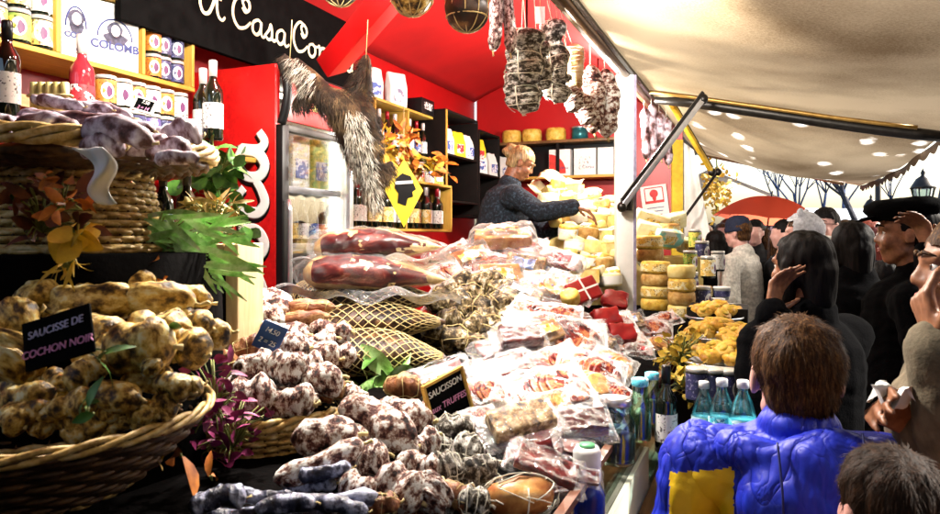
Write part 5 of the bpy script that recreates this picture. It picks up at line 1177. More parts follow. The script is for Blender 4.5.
for lab, px, py, d, n in (('green onion-like tendril by the slate in the front basket', 62, 318, .95, 3), ('green herb tuft beside the biggest golden sausage', 98, 357, .88, 4), ('green tie between two small golden sausages', 162, 330, .99, 3), ('green herb tuft on the front basket rim', 88, 414, .80, 4)):
    sprig(lab, at(px, py, d-.02), LFG, n, .035, .006, .008, 'green herb tufts in the front basket')
# chestnut leaves, vine, autumn leaves
def longleaves():
    o = thing('leaf_bunch', 'bunch of long pale green leaves hanging behind the front basket', 'leaves', at(150, 248, 1.40)); mb = MB(); st = MB()
    for i in range(120):
        p = R*random.uniform(-.06,.12)+U*random.uniform(-.04,.07)+F*random.uniform(-.04,.05)
        d = (R*random.uniform(.25,1.0)+U*random.uniform(-.95,.25)-F*random.uniform(0,.3)).normalized()
        leafmesh(mb, p, d, -F+U*.4+rv(.4), random.uniform(.06,.13), random.uniform(.0045,.0085), random.uniform(.05,.4), 6); st.tube([V((-.02,0,.06)), p*.5, p], .0015, 4)
    st.tube(catmull([U*.05-R*.03, U*.03-R*.08, -R*.105-U*.04]), .004, 6)
    mb.build('leaves', LFP, o); st.build('stem', STEM, o)
longleaves()
sprig('leafy green vine hanging down the red fridge side', at(214, 178, 1.95), LFG, 46, .06, .020, .055, name='vine', up=-.2)
sprig('lower trail of the green vine beside the fridge lettering', at(228, 218, 2.0), LFG, 20, .055, .019, .045, name='vine', up=-.4)
sprig('small green vine sprig at the top by the dark bottles', at(222, 160, 1.9), LFG, 16, .06, .022, .04, name='vine')
sprig('orange dried leaves under the sausage tray', at(62, 196, 1.10), LFO, 26, .035, .008, .03, name='dried_leaves'); sprig('dark brown dried leaves behind the orange ones', at(42, 214, 1.16), LFB, 44, .05, .012, .05, name='dried_leaves')
sprig('large yellow dried leaf hanging before the upturned basket', at(78, 232, 1.04), LFY, 12, .045, .015, .018, name='dried_leaves', up=-.5); sprig('yellow dried stalks drooping below the yellow leaf', at(70, 262, 1.06), LFY, 14, .04, .003, .015, name='dried_leaves', up=-1.2)
sprig('single bright green leaf in the dark beside the dried leaves', at(23, 192, 1.12), LFG, 1, .05, .014, .004, name='dried_leaves'); sprig('dark red leaves among the lumps at the front basket back', at(132, 276, 1.25), LFO, 8, .05, .012, .03, name='dried_leaves')
sprig('single curled orange dried leaf on the dark cloth below the front basket', at(180, 455, 1.0), LFO, 2, .09, .017, .006, name='dried_leaves', up=-.8, bend=.6); sprig('dry yellow leaf tip on the dark cloth right of the orange leaf', at(212, 478, 1.02), LFO, 2, .05, .007, .006, name='dried_leaves'); sprig('pale dry leaf on the dark cloth near the basket foot', at(155, 460, .98), LFY, 2, .035, .007, .006, name='dried_leaves')
MAG = multi('magenta_petal', [(.3, (.10,.005,.04)), (.7, (.48,.05,.22))], 40, 3, .5, .3, .003)
sprig('magenta dried flower spray hanging left of the salami basket', at(215, 395, 1.25), MAG, 70, .032, .008, .055, name='flower_spray', cat='flowers'); sprig('second magenta flower spray tumbling below the first', at(232, 432, 1.3), MAG, 55, .03, .008, .05, name='flower_spray', cat='flowers')
sprig('dried straw and seed heads behind the basket on the dark stand', at(213, 222, 1.5), WICK, 60, .05, .005, .05, name='dried_grass', cat='dried flowers'); sprig('pale dried flower head beside the vine', at(208, 214, 1.52), CHP, 50, .03, .012, .03, name='dried_grass', cat='dried flowers')

put(BW, 'wine_bottle', 'dark bottle with a white label under the right end of the sausage tray', 'bottle', at(187, 225, 1.6)-V((0,0,.06)), 'wine bottles under the sausage tray', s=.62); put(BW, 'wine_bottle', 'dark bottle with coloured label beneath the tray beside the upturned basket', 'bottle', at(163, 225, 1.62)-V((0,0,.06)), 'wine bottles under the sausage tray', {'label': LB}, s=.62)
q = at(238, 268, 1.7); o = thing('wooden_crate', 'pale wooden crate end standing between vine and salami basket', 'crate', (q.x, q.y, 1.15)); mb = MB(); mb.box((0,0,.17), (.065,.20,.42), Matrix.Rotation(YAW, 3, 'Z'), .004); mb.build('board', wood('pale_crate', (.50,.34,.16), (.76,.60,.34), 'Z'), o); mb = MB(); mb.box(F*.12-R*.12+U*.12, (.2,.02,.3), Matrix.Rotation(YAW, 3, 'Z')); mb.build('side_board', BLACKW, o)
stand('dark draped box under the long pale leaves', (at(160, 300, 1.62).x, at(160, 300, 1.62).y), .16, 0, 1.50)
# ---- salami basket
cc = at(262, 398, 1.56); CZ = 1.55+(235-405)*1.56/700; RC = .19
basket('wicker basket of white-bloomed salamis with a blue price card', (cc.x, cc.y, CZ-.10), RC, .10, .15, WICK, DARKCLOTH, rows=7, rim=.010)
stand('dark draped stand under the salami basket', (cc.x, cc.y), .17, 0, CZ-.105)
bs = [('W2', 252, 397, 44, 40, 10, 1.42), ('W0', 291, 403, 46, 32, -4, 1.44), ('W1', 289, 366, 40, 32, -12, 1.5), ('W2', 255, 366, 40, 32, 20, 1.5), ('W0', 320, 380, 44, 32, 8, 1.5), ('W2', 287, 349, 40, 30, 0, 1.6), ('W0', 318, 355, 44, 26, -14, 1.66), ('W1', 311, 340, 46, 24, 10, 1.75), ('B0', 329, 389, 34, 22, 30, 1.54), ('B1', 221, 368, 36, 26, 40, 1.52), ('B0', 248, 350, 30, 22, 15, 1.58), ('W1', 283, 331, 50, 26, -10, 1.8), ('W1', 306, 396, 28, 20, -40, 1.46), ('W0', 262, 306, 62, 32, -10, 1.95), ('B2', 308, 309, 52, 14, 8, 1.95), ('B2', 304, 318, 50, 14, 6, 1.92), ('W2', 240, 331, 40, 26, 14, 1.8), ('W0', 232, 345, 36, 28, -15, 1.7), ('W1', 262, 322, 46, 24, 5, 1.9), ('W0', 224, 306, 40, 30, 10, 1.9), ('W2', 228, 388, 34, 28, -20, 1.5), ('W1', 330, 330, 40, 22, -6, 1.85), ('W1', 250, 380, 36, 26, 0, 1.56), ('W0', 305, 368, 36, 26, 12, 1.6), ('W2', 272, 350, 36, 28, 30, 1.66), ('W0', 285, 386, 36, 24, 6, 1.54), ('W2', 340, 356, 30, 24, 0, 1.75)]
for i, (k, px, py, ln, wd, an, d) in enumerate(bs):
    sal(k, px, py, ln*1.06, wd*1.08, an, d, f"{ORD[i % 20]} {'up from the rim' if i < 20 else 'of those tucked underneath'} in the salami basket", 'salamis in the wicker basket', roll=(i*83) % 360)
slate('small blue price card with white figures stuck in the salami basket', at(263, 350, 1.52), .060, .062, ['14.50', '2 = 25'], None, -.2, -.35, .35, (PAPER,), .016, flat('card_blue', (.02,.06,.22), .5))
# ---- heap of salamis at the front
hp = [('W0', 325, 437, 64, 34, 4), ('W2', 376, 424, 84, 40, -36), ('W2', 402, 416, 56, 34, -14), ('W1', 320, 461, 84, 26, 28), ('W0', 369, 458, 38, 32, 12), ('W1', 418, 465, 42, 28, -10), ('W2', 399, 490, 50, 44, -34), ('W0', 433, 496, 34, 36, 60), ('G0', 448, 468, 30, 28, 20), ('W1', 360, 484, 34, 28, -30), ('W1', 421, 440, 34, 26, 30), ('G1', 456, 428, 44, 26, 8), ('G0', 466, 456, 36, 32, -20), ('B1', 382, 506, 34, 22, 10), ('N0', 325, 472, 50, 14, 8), ('N1', 330, 497, 90, 16, 4), ('N0', 262, 494, 62, 14, -3), ('N2', 285, 506, 56, 16, 3), ('N1', 218, 504, 52, 20, 14), ('N2', 342, 508, 50, 14, -8), ('N0', 210, 495, 30, 12, 20), ('B0', 459, 494, 40, 24, -20), ('G1', 478, 470, 40, 26, 30), ('G2', 474, 503, 32, 26, -15), ('W0', 350, 398, 34, 24, -50), ('G2', 440, 450, 30, 24, 10), ('W1', 442, 412, 40, 24, -14), ('G0', 470, 440, 34, 24, -30), ('W0', 438, 388, 40, 24, 10), ('B2', 404, 388, 40, 22, -8), ('W2', 385, 445, 40, 28, 10), ('W0', 345, 470, 44, 24, 15), ('G1', 428, 478, 34, 26, -14), ('G2', 452, 510, 34, 24, 10), ('B0', 414, 510, 30, 20, 15), ('N0', 310, 487, 50, 14, 12), ('W1', 352, 445, 40, 26, 20), ('G0', 490, 488, 30, 24, 5), ('N1', 300, 513, 70, 16, 0), ('N2', 240, 512, 60, 16, 4), ('W0', 420, 425, 40, 26, -20), ('G1', 462, 410, 36, 24, 15)]
for i, (k, px, py, ln, wd, an) in enumerate(hp):
    d = dslope(px, py, .035 if i < 24 else .0)
    ref = 'below the truffle salami slate' if px > 410 else 'right of the salami basket' if py < 450 and px < 410 else 'at the dark lower edge of the counter' if k[0] == 'N' else 'in the middle of the front heap'
    sal(k, px, py, ln*1.08, wd*1.10, an, d, f"{ORD[i % 20]} {'on top' if i < 20 else 'underneath' if i < 40 else 'at the back'} {ref}", 'salamis heaped at the counter front', roll=(i*61) % 360)
sprig('bits of green leaf on the front heap of salamis', at(356, 396, 1.7), LFG, 6, .03, .008, .02, 'green leaf bits'); sprig('green leaf bits right of the largest front salami', at(432, 480, 1.28), LFG, 4, .02, .006, .012, 'green leaf bits')
slate('pine-framed slate chalked saucisson aux truffes at the middle of the display', at(456, 428, 1.55), .118, .122, ['SAUCISSON', 'aux TRUFFES', '6.50'], PINEX, .80, -.12, -.24, (CHALK, CHALKP, CHALK), .0195)
# netted grey salamis between hams and packs
gg = [(460, 306, 34, 26, -70), (481, 309, 30, 26, 60), (500, 306, 32, 26, -60), (473, 327, 30, 26, 40), (497, 331, 32, 28, -30), (492, 283, 30, 24, 20), (501, 292, 30, 26, -40), (451, 322, 28, 26, 0), (456, 340, 34, 26, 10), (481, 285, 30, 26, -15), (446, 294, 26, 24, 30), (513, 329, 28, 24, -50), (520, 305, 26, 26, 30), (480, 345, 32, 24, -10), (463, 285, 30, 24, 50), (510, 318, 28, 24, 70), (440, 306, 26, 22, 0), (505, 345, 30, 22, 15), (436, 335, 30, 22, -20), (530, 322, 30, 22, 20), (470, 295, 30, 24, 10), (488, 320, 30, 26, 0)]
for i, (px, py, ln, wd, an) in enumerate(gg):
    sal('M', px, py, ln*1.05, wd*1.08, an, 2.62-.004*(py-306)*1.6, f"{ORD[i % 20]} {'in the stack' if i < 20 else 'at the back'} right of the netted hams", 'olive-brown salamis beside the hams', roll=(i*47) % 360)
# ---- hams
HAMR = multi('ham_cut', [(.36, (.025,.0015,.002)), (.56, (.11,.006,.006)), (.65, (.34,.07,.045)), (.75, (.84,.66,.52))], 13, 5, .28, .3, .003, dist=1.2, stretch=(.5,1.6,1))
HAMF = multi('ham_fat', [(.34, (.42,.22,.06)), (.55, (.76,.55,.26)), (.7, (.84,.74,.56))], 12, 5, .3, .4, .005); HAMK = multi('ham_rind_dark', [(.38, (.006,.003,.002)), (.56, (.045,.016,.006)), (.70, (.30,.15,.05)), (.80, (.75,.6,.36))], 11, 6, .5, .7, .008)
FILM = film('plastic_film', base=.0, patch=.10, rough=.05, fres=.32, bs=.45); FILMW = film('plastic_film_milky', base=.01, patch=.16, rough=.05, fres=.55, bs=.7)
FILMH = film('ham_film', base=.0, patch=.10, rough=.04, scale=11, fres=.28, bs=.5)
def ham(label, px, py, ln, th, dp, d, kind, ang=0, seed=0):
    L, t_, w_ = ln*d/FPX, th*d/FPX, dp
    o = thing('ham', label, 'ham', at(px, py, d), 'hams stacked in the middle of the display'); o.rotation_euler = (0, 0, YAW); R3 = Matrix.Rotation(math.radians(-ang), 4, 'Y'); o.matrix_world = o.matrix_world  # base
    o.matrix_world = TR(at(px, py, d)) @ Matrix.Rotation(YAW, 4, 'Z') @ R3
    rad = lambda k: (math.sin(PI*min(1, max(0, k))**.72)**.55)*(1-.35*k)+.04
    def body(mb, s=1, extra=0):
        n, m_ = 40, 26; vs, fs = [], []
        for i in range(n+1):
            k = i/n; r_ = rad(k)
            for j in range(m_): a = 2*PI*j/m_; vs.append(V((L*(k-.5)*(1+extra), (w_/2*r_+extra*.02)*math.cos(a)*s, (t_/2*(.45+.55*r_)*min(1, r_*1.3)+extra*.004)*math.sin(a)*s+.08*t_*math.sin(4*k))))
        for i in range(n):
            for j in range(m_): l = (j+1) % m_; fs.append((i*m_+j, i*m_+l, (i+1)*m_+l, (i+1)*m_+j))
        fs += [tuple(range(m_-1, -1, -1)), tuple(n*m_+j for j in range(m_))]; mb._new(vs, fs)
    mb = MB(); body(mb); mb.lump(t_*.05, 14, seed); mb.lump(t_*.02, 50, seed+1); mb.build('meat', HAMK if kind == 'net' else HAMF, o)
    if kind == 'pack':
        mb = MB(); mb.grid(lambda u, v: (lambda k, a: V((L*(k-.5), w_/2*rad(k)*1.035*math.cos(a), t_/2*(.45+.55*rad(k))*min(1, rad(k)*1.3)*1.035*math.sin(a)+.08*t_*math.sin(4*k))))(.10+.78*u, math.radians(178-10*math.sin(5*u)-(30+34*math.sin(PI*(.04+.92*u))**.6)*(2*v-1)*.9-6)), 36, 12); mb.lump(.004, 30, seed); mb.build('cut_face', HAMR, o)
        mb = MB(); body(mb, 1.10, .12); mb.lump(.012, 16, seed+5); mb.lump(.006, 55, seed+7); mb.build('film', FILMH, o)
        mb = MB(); mb.grid(lambda u, v: V((L*1.22*(u-.5), -w_*.62+.25*w_*v, -t_*.42+.012*math.sin(22*u)+.02*math.sin(9*u+4*v))), 40, 6); mb.build('film_flange', FILMW, o)
    else:
        mb = MB(); nn = 15
        for sg in (1, -1):
            for q in range(nn):
                pts = []
                for i in range(37):
                    k = .03+.94*i/36; r_ = rad(k)*1.05; a = 2*PI*q/nn+sg*k*5.2+.16*noise.noise(V((q*.7, k*5, sg*3+seed)))
                    pts.append(V((L*(k-.5), w_/2*r_*math.cos(a), t_/2*1.06*(.45+.55*r_)*min(1, r_*1.3)*math.sin(a)+.08*t_*math.sin(4*k))))
                mb.tube(pts, .0017, 4)
        mb.build('twine_net', TWINE, o)
        mb = MB(); e = V((-L*.52, 0, 0))
        for q in range(8): mb.tube(catmull([e+V((.03,0,0)), e+rv(.02), e+V((-.02,-.02,-.01))+rv(.05)]), .0024, 4)
        mb.build('net_tuft', TWINE, o)
    return o
ham('cut ham half in clear film, topmost of the ham stack', 378, 247, 128, 34, .26, 2.52, 'pack', 2, 1); ham('cut ham half in film with deep red face, second in the ham stack', 375, 275, 142, 38, .30, 2.46, 'pack', -2, 2)
ham('dark ham in loose twine net with white-dusted end below the packed halves', 376, 300, 128, 36, .28, 2.50, 'net', 3, 3); ham('dark ham in tight diamond net, second netted ham down', 378, 324, 134, 40, .30, 2.38, 'net', 4, 4); ham('lowest netted ham partly hidden by bay leaves', 385, 355, 124, 44, .30, 2.22, 'net', 0, 5)
ham('small netted ham end at the left behind the stack', 318, 300, 50, 34, .22, 2.66, 'net', 0, 6)
sprig('pale silvery bay leaves tucked in front of the lowest netted ham', at(400, 376, 2.08), LFP, 12, .14, .030, .05, 'bay leaves by the hams', up=.2); sprig('dark green bay leaves below the silvery ones', at(372, 388, 2.05), LFG, 12, .10, .022, .06, 'bay leaves by the hams', up=.1)
# filler board blocks under raised piles keep the heap solid
o = thing('step_box', 'black stepped box carrying the ham stack', 'display box', (at(378, 330, 2.62).x, at(378, 330, 2.62).y, 1.1)); mb = MB(); mb.box((0,0,.06), (.46,.20,.12), Matrix.Rotation(YAW, 3, 'Z')); mb.build('box', DARKCLOTH, o)
# ---- vacuum packs
MEATR = multi('cured_meat_red', [(.34, (.03,.002,.003)), (.58, (.17,.009,.009)), (.73, (.36,.05,.03)), (.84, (.75,.5,.4))], 22, 5, .3, .4, .003, dist=.8); MEATD = multi('cured_meat_dark', [(.35, (.015,.001,.002)), (.66, (.09,.005,.006)), (.86, (.28,.05,.04))], 18, 4, .3, .4, .003)
MEATP = multi('pepper_crust', [(.36, (.03,.012,.006)), (.5, (.34,.18,.05)), (.62, (.72,.55,.30)), (.76, (.85,.80,.70))], 40, 6, .5, .8, .006); MEATO = multi('lonzu_orange', [(.35, (.36,.11,.03)), (.6, (.66,.34,.10)), (.78, (.82,.66,.42))], 26, 5, .35, .4, .003)
PRW = label_mat('print_white', (.84,.83,.82), (.80,.79,.78), (.45,.10,.14), (18, 6)); PRR = label_mat('print_red', (.70,.04,.05), (.82,.76,.74), (.8,.78,.76), (22, 8)); PRV = label_mat('print_violet', (.82,.80,.84), (.40,.34,.62), (.14,.12,.3), (20, 8)); PRB = label_mat('print_blue', (.80,.81,.85), (.20,.28,.55), (.1,.1,.2), (20, 8)); PRY = label_mat('print_yellow', (.82,.78,.66), (.80,.56,.10), (.35,.15,.05), (18, 8))
def pack_proto(L, W, H, meat, seed, slices=False, milky=False, label=None):
    """meat block or fanned slices inside a crumpled clear pouch with flat welded edges; lies in local xy"""
    mb = MB()
    if slices:
        for i in range(7):
            k = (i-3)/3.5
            mb.ell((L*.30*k, W*.05*math.sin(i*2), H*.18+.003*i), (L*.26, W*.42, .004), Matrix.Rotation(.22, 3, 'Y') @ Matrix.Rotation(.3*k, 3, 'Z'), 16, 6)
        mb.lump(.003, 40, seed)
    else:
        mb.box((0,0,H*.48), (L*.82, W*.74, H*.86), None, min(H, W)*.22); bmesh.ops.subdivide_edges(mb.bm, edges=mb.bm.edges[:], cuts=3, use_grid_fill=True); mb.lump(H*.10, 18, seed)
    me = mb.mesh('meat', meat)
    mb = MB(); n = 34
    def top(u, v):
        x, y = 2*u-1, 2*v-1; e = max(abs(x), abs(y)); k = max(0, 1-max(0, (e-.74)/.2))**.6 if e > .74 else 1
        p = V((x*L*.56, y*W*.56, H*(.98 if not slices else .6)*k+.002))
        w_ = noise.noise(V((p.x*22, p.y*22, seed*3.1)))*.010+(1-2*abs(noise.noise(V((p.x*30+p.y*18, p.y*36, seed*1.3)))))*.006+noise.noise(V((p.x*80, p.y*80, seed)))*.003
        p.z += w_*(.5+.9*k)+(.020*noise.noise(V((p.x*14, p.y*14, seed+9))) if k < .4 else 0)+.003; return p
    mb.grid(top, n, n); fl_ = mb.mesh('film', FILMW if milky else FILM)
    mb = MB(); mb.grid(lambda u, v: V(((u-.5)*L*1.12, (v-.5)*W*1.12, -.001+.012*noise.noise(V((u*3, v*3, seed+9)))*max(0, max(abs(2*u-1), abs(2*v-1))-.6))), 10, 10); bk_ = mb.mesh('backing', PRW if milky and seed == 6 else FILM)
    parts = [('meat', me, []), ('film', fl_, []), ('backing', bk_, [])]
    if label:
        mb = MB(); mb.grid(lambda u, v: (lambda q: q+V((0,0,.0035)))(top(.30+.40*u, .34+.30*v)), 12, 10); parts.append(('sticker', mb.mesh('sticker', label), []))
    return (None, parts)
MEATM = multi('mixed_slices', [(.36, (.025,.003,.003)), (.48, (.22,.015,.012)), (.56, (.55,.22,.09)), (.63, (.24,.03,.02)), (.76, (.80,.66,.5))], 15, 5, .35, .4, .003, dist=1.5)
PK = {'block': pack_proto(.20, .13, .055, MEATD, 1), 'slab': pack_proto(.24, .13, .035, MEATR, 2, label=None), 'pepper': pack_proto(.24, .14, .05, MEATP, 3), 'slice': pack_proto(.20, .15, .03, MEATR, 4, True), 'orange': pack_proto(.20, .14, .03, MEATO, 5, True, False),
      'milk': pack_proto(.24, .17, .035, MEATM, 6, True, True), 'milk_label': pack_proto(.22, .16, .035, MEATO, 7, True, True, PRV), 'red_label': pack_proto(.20, .15, .04, MEATR, 8, True, True, PRR), 'blue_label': pack_proto(.20, .15, .04, MEATP, 9, False, True, PRB), 'yellow_label': pack_proto(.22, .17, .05, MEATO, 10, False, True, PRY)}
PLOOK = {'block': 'dark red meat block in clear film', 'slab': 'flat red slab in clear film', 'pepper': 'pepper-crusted meat in clear film', 'slice': 'sliced red meat in clear film', 'orange': 'orange-rimmed slices in clear film', 'milk': 'crumpled milky plastic pack', 'milk_label': 'milky pack with violet sticker', 'red_label': 'milky pack with red sticker', 'blue_label': 'milky pack with blue sticker', 'yellow_label': 'milky pack with yellow sticker'}
PDIM = {'block': .20, 'slab': .24, 'pepper': .24, 'slice': .20, 'orange': .20, 'milk': .24, 'milk_label': .22, 'red_label': .20, 'blue_label': .20, 'yellow_label': .22}
def pack(k, px, py, ln, ang, d, where, group, tilt=0, pitch=0):
    s = ln*d/FPX/PDIM[k]
    m = frame(at(px, py, d), ang) @ Matrix.Rotation(math.radians(tilt), 4, 'X') @ Matrix.Rotation(math.radians(pitch), 4, 'Y')
    return spawn(PK[k], 'vacuum_pack', f"{PLOOK[k]}, {where}", 'packaged meat', scl(m, s*.80), group)
front = [('block', 582, 428, 74, 6), ('slab', 545, 470, 96, -16), ('slab', 584, 478, 44, -6), ('pepper', 520, 425, 100, 22), ('milk', 480, 418, 44, 20), ('slice', 525, 375, 70, 24), ('slab', 500, 372, 84, 16), ('milk', 560, 345, 110, -4), ('milk', 545, 395, 110, 14), ('milk', 590, 375, 80, -18), ('orange', 585, 385, 64, -14), ('orange', 578, 402, 54, 10), ('milk_label', 612, 365, 54, -30), ('block', 520, 342, 66, 12), ('milk_label', 552, 405, 50, 20), ('blue_label', 600, 345, 44, -35), ('milk', 626, 342, 50, 20), ('red_label', 640, 352, 34, -10), ('milk', 616, 395, 46, -40), ('milk', 480, 395, 60, 10), ('slab', 440, 378, 76, 20), ('slice', 464, 402, 44, 26), ('slice', 530, 445, 80, 8), ('block', 612, 402, 46, -10), ('yellow_label', 510, 400, 70, 20), ('slab', 570, 450, 60, -20), ('block', 562, 488, 50, 10), ('pepper', 520, 500, 70, -10), ('milk', 610, 330, 60, 10), ('milk', 580, 330, 70, -10), ('yellow_label', 535, 330, 60, 20), ('orange', 655, 345, 34, 20), ('milk', 650, 330, 50, -14), ('blue_label', 630, 325, 40, 10), ('milk', 665, 320, 36, 20), ('milk', 555, 370, 90, 30), ('slab', 500, 350, 70, 24), ('red_label', 668, 345, 30, -20), ('block', 490, 440, 56, 12), ('milk', 595, 355, 60, 4)]
for i, (k, px, py, ln, an) in enumerate(front):
    lift = .085 if k in ('block', 'slab', 'pepper') and i < 5 else .055 if i < 20 else .015
    d = dslope(px, py, lift); d = min(d, 3.4)
    near = 'by the glass edge' if px > 585 else 'beside the truffle slate' if px < 500 else 'in the middle of the packs'
    pack(k, px, py, ln, an, d, f"{ORD[i % 20]} {'on top' if i < 20 else 'below'} {near}", 'vacuum packs on the front slope', random.uniform(-14, 14), random.uniform(-12, 12))
back = [('yellow_label', 503, 224, 84, -2), ('yellow_label', 470, 244, 60, 24), ('milk', 490, 250, 66, -12), ('blue_label', 525, 250, 60, -18), ('red_label', 560, 243, 56, -24), ('milk_label', 545, 268, 66, -24), ('blue_label', 520, 282, 60, -20), ('milk', 570, 268, 60, -26), ('red_label', 452, 276, 52, -12), ('milk', 445, 255, 44, 30), ('slab', 440, 240, 40, 20), ('milk', 535, 300, 60, -30), ('milk_label', 478, 268, 54, 16), ('milk', 560, 300, 50, -10), ('yellow_label', 500, 262, 64, 10), ('milk', 520, 232, 60, -14), ('milk', 455, 232, 40, 30), ('blue_label', 548, 256, 50, -20), ('red_label', 440, 290, 40, -6), ('milk', 530, 315, 60, 6), ('yellow_label', 545, 320, 50, 30), ('milk_label', 470, 258, 40, -14), ('slab', 555, 318, 50, 24), ]
for i, (k, px, py, ln, an) in enumerate(back):
    d = 3.25-.0105*(py-225)+(.10 if i > 15 else 0)
    pack(k, px, py+22-.07*(py-225), ln*1.02, an, d, f"{ORD[i % 20]} {'on the face' if i < 20 else 'in the hollows'} of the pile before the stallholder", 'vacuum packs piled before the stallholder', random.uniform(-22, 26), random.uniform(-16, 16))
q = at(515, 290, 3.72); o = thing('step_box', 'black stepped box under the tall pile of packs', 'display box', (q.x, q.y, 1.1)); mb = MB(); mb.box((-.08,0,.10), (.66,.50,.46), Matrix.Rotation(YAW, 3, 'Z')); mb.build('box', DARKCLOTH, o)
# red parcels tied with white string, red tomatoes-like packets, small yellow cheese
def parcel(label, px, py, ln, an, d, m_):
    s = ln*d/FPX; o = thing('tied_parcel', label, 'parcel', (0,0,0), 'small tied parcels among the packs'); o.matrix_world = frame(at(px, py, d), an) @ Matrix.Rotation(.5, 4, 'X')
    mb = MB(); mb.box((0,0,0), (s,s*.7,s*.4), None, s*.06)
    tied = 'string' in label.split('under')[0]
    if not tied: bmesh.ops.subdivide_edges(mb.bm, edges=mb.bm.edges[:], cuts=3, use_grid_fill=True); mb.lump(s*.14, 26, px)
    mb.build('wrap', m_, o)
    if not tied:
        return
    mb = MB(); mb.box((0,0,0), (s*1.01,s*.06,s*.415)); mb.build('string', PAPER, o); mb = MB(); mb.box((0,0,0), (s*.06,s*.712,s*.42)); mb.build('string', PAPER, o)
RDP = flat('red_wrap', (.30,.008,.008), .35, var=.3, scale=20)
for lab, *a in (('red parcel tied crosswise with white string at the foot of the post', 582, 292, 34, 30, 2.75), ('second red parcel lower down nearer the post', 607, 318, 26, 15, 2.7), ('dark red parcel lying under the tied one', 556, 298, 26, -20, 2.9), ('flat red parcel beside the white packs left of the post', 615, 300, 24, -15, 2.8), ('orange-red parcel at the back edge of the white packs', 540, 318, 26, 10, 2.6), ('red parcel half under a milky pack, lowest of them', 622, 333, 26, 5, 2.55)): parcel(lab, *a, RDP)
wheel('small round yellow cheese beside the red tied parcel', at(571, 303, 2.7), .035, .05, CHZ, None, tilt=(.6, 0))
for i, (px, py) in enumerate(((528, 318), (538, 322), (551, 322), (518, 312))): o = thing('tomato', f'small red fruit, {ORD[i]} from the netted salamis behind the milky packs', 'fruit', at(px, py, 2.55), 'red fruits behind the packs'); mb = MB(); mb.ell((0,0,0), (.028,.028,.024)); mb.build('skin', flat('tomato_red', (.62,.03,.008), .25, var=.1), o); mb = MB(); mb.tube([(0,0,.02), (.003,0,.034)], .003, 5); mb.build('stalk', STEM, o)
# ---- cheeses behind the post
CH = [CHZ, CHP, CHW, CHB]
rows = [(5.0, 2.02, [(556, 186), (574, 190), (592, 196)]), (4.75, 1.9, [(548, 200), (566, 203), (584, 206), (602, 208)]), (4.5, 1.8, [(560, 217), (578, 219), (596, 221), (612, 222)]), (4.3, 1.7, [(568, 232), (586, 234), (603, 236)]), (4.1, 1.6, [(574, 247), (592, 249), (608, 250)]), (3.95, 1.5, [(586, 262), (602, 264)]), (3.85, 1.42, [(594, 276), (610, 280)])]
n = 0
for ri, (d, z, pts) in enumerate(rows):
    for j, (px, py) in enumerate(pts):
        p = at(px, py, d); k = (n*7+ri) % 4; lab = f"{('golden','pale','white','brown')[k]} cheese, {ORD[j]} from the stallholder in the {ORD[ri]} tier down"
        if n % 3 == 1:
            o = thing('cheese_wedge', lab.replace('cheese', 'cheese wedge'), 'cheese', p, 'cheeses tiered beside the stallholder'); o.rotation_euler = (random.uniform(-.2,.2), 0, random.uniform(0, 6)); w_, h_ = .08, .07
            mb = MB(); mb.poly([(-w_,-w_*.6,-h_/2), (w_,-w_*.2,-h_/2), (w_*.9,w_*.5,-h_/2), (-w_*.8,w_*.8,-h_/2)], h_, (0,0,1)); mb.lump(.004, 30, n); mb.build('paste', CHP, o); mb = MB(); mb.poly([(-w_,-w_*.6,h_/2+.001), (w_,-w_*.2,h_/2+.001), (w_*.9,w_*.5,h_/2+.001), (-w_*.8,w_*.8,h_/2+.001)], .004, (0,0,1)); mb.build('rind', CH[k], o)
        else: wheel(lab, p-V((0,0,.035)), random.uniform(.055,.072), random.uniform(.07,.09), CH[k], 'cheeses tiered beside the stallholder', rz=n, tilt=(random.uniform(-.25,.25), random.uniform(-.25,.25)), wrap=(None, None, PAPER)[n % 3])
        n += 1
for ri, (d, z, pts) in enumerate(rows[:-1]):
    for j in range(5):
        px, py = pts[0][0]-4+j*15, pts[0][1]+9+j
        if px > 622: continue
        k = j % 3
        if k == 0: o = wheel(f'small {("pale","white")[ri % 2]} button cheese, {ORD[j]} along the gap under the {ORD[ri]} tier', at(px, py, d-.10), .04, .045, (CHP, CHW)[ri % 2], 'small button cheeses between the tiers', tilt=(random.uniform(-.5,.5), random.uniform(-.5,.5)))
        else:
            o = thing('cheese_packet', f"{('','paper-wrapped','yellow-labelled')[k]} cheese packet, {ORD[j]} along the gap under the {ORD[ri]} tier", 'packet', at(px, py, d-.10), 'wrapped cheeses between the tiers'); o.rotation_euler = (random.uniform(-.5,.5), random.uniform(-.4,.4), random.uniform(0,3))
            mb = MB(); mb.box((0,0,0), (.09,.06,.05), None, .01); mb.lump(.004, 40, j); mb.build('wrap', (CHW, PRY)[k-1] if True else 0, o); mb = MB(); mb.box((0,0,.026), (.05,.035,.004)); mb.build('sticker', (LY, LW)[k-1], o)
for q0, c_, s_ in ((at(585, 235, 5.15), (0,0,-.35), (.75,.3,.9)), (at(595, 262, 4.65), (0,0,-.30), (.55,.4,.5))):
    o = thing('step_box', 'pale stepped box under the tiered cheeses, '+('upper' if s_[0] > .7 else 'lower')+' one', 'display box', q0); mb = MB(); mb.box(c_, s_, Matrix.Rotation(YAW, 3, 'Z')); mb.build('box', CHP, o)
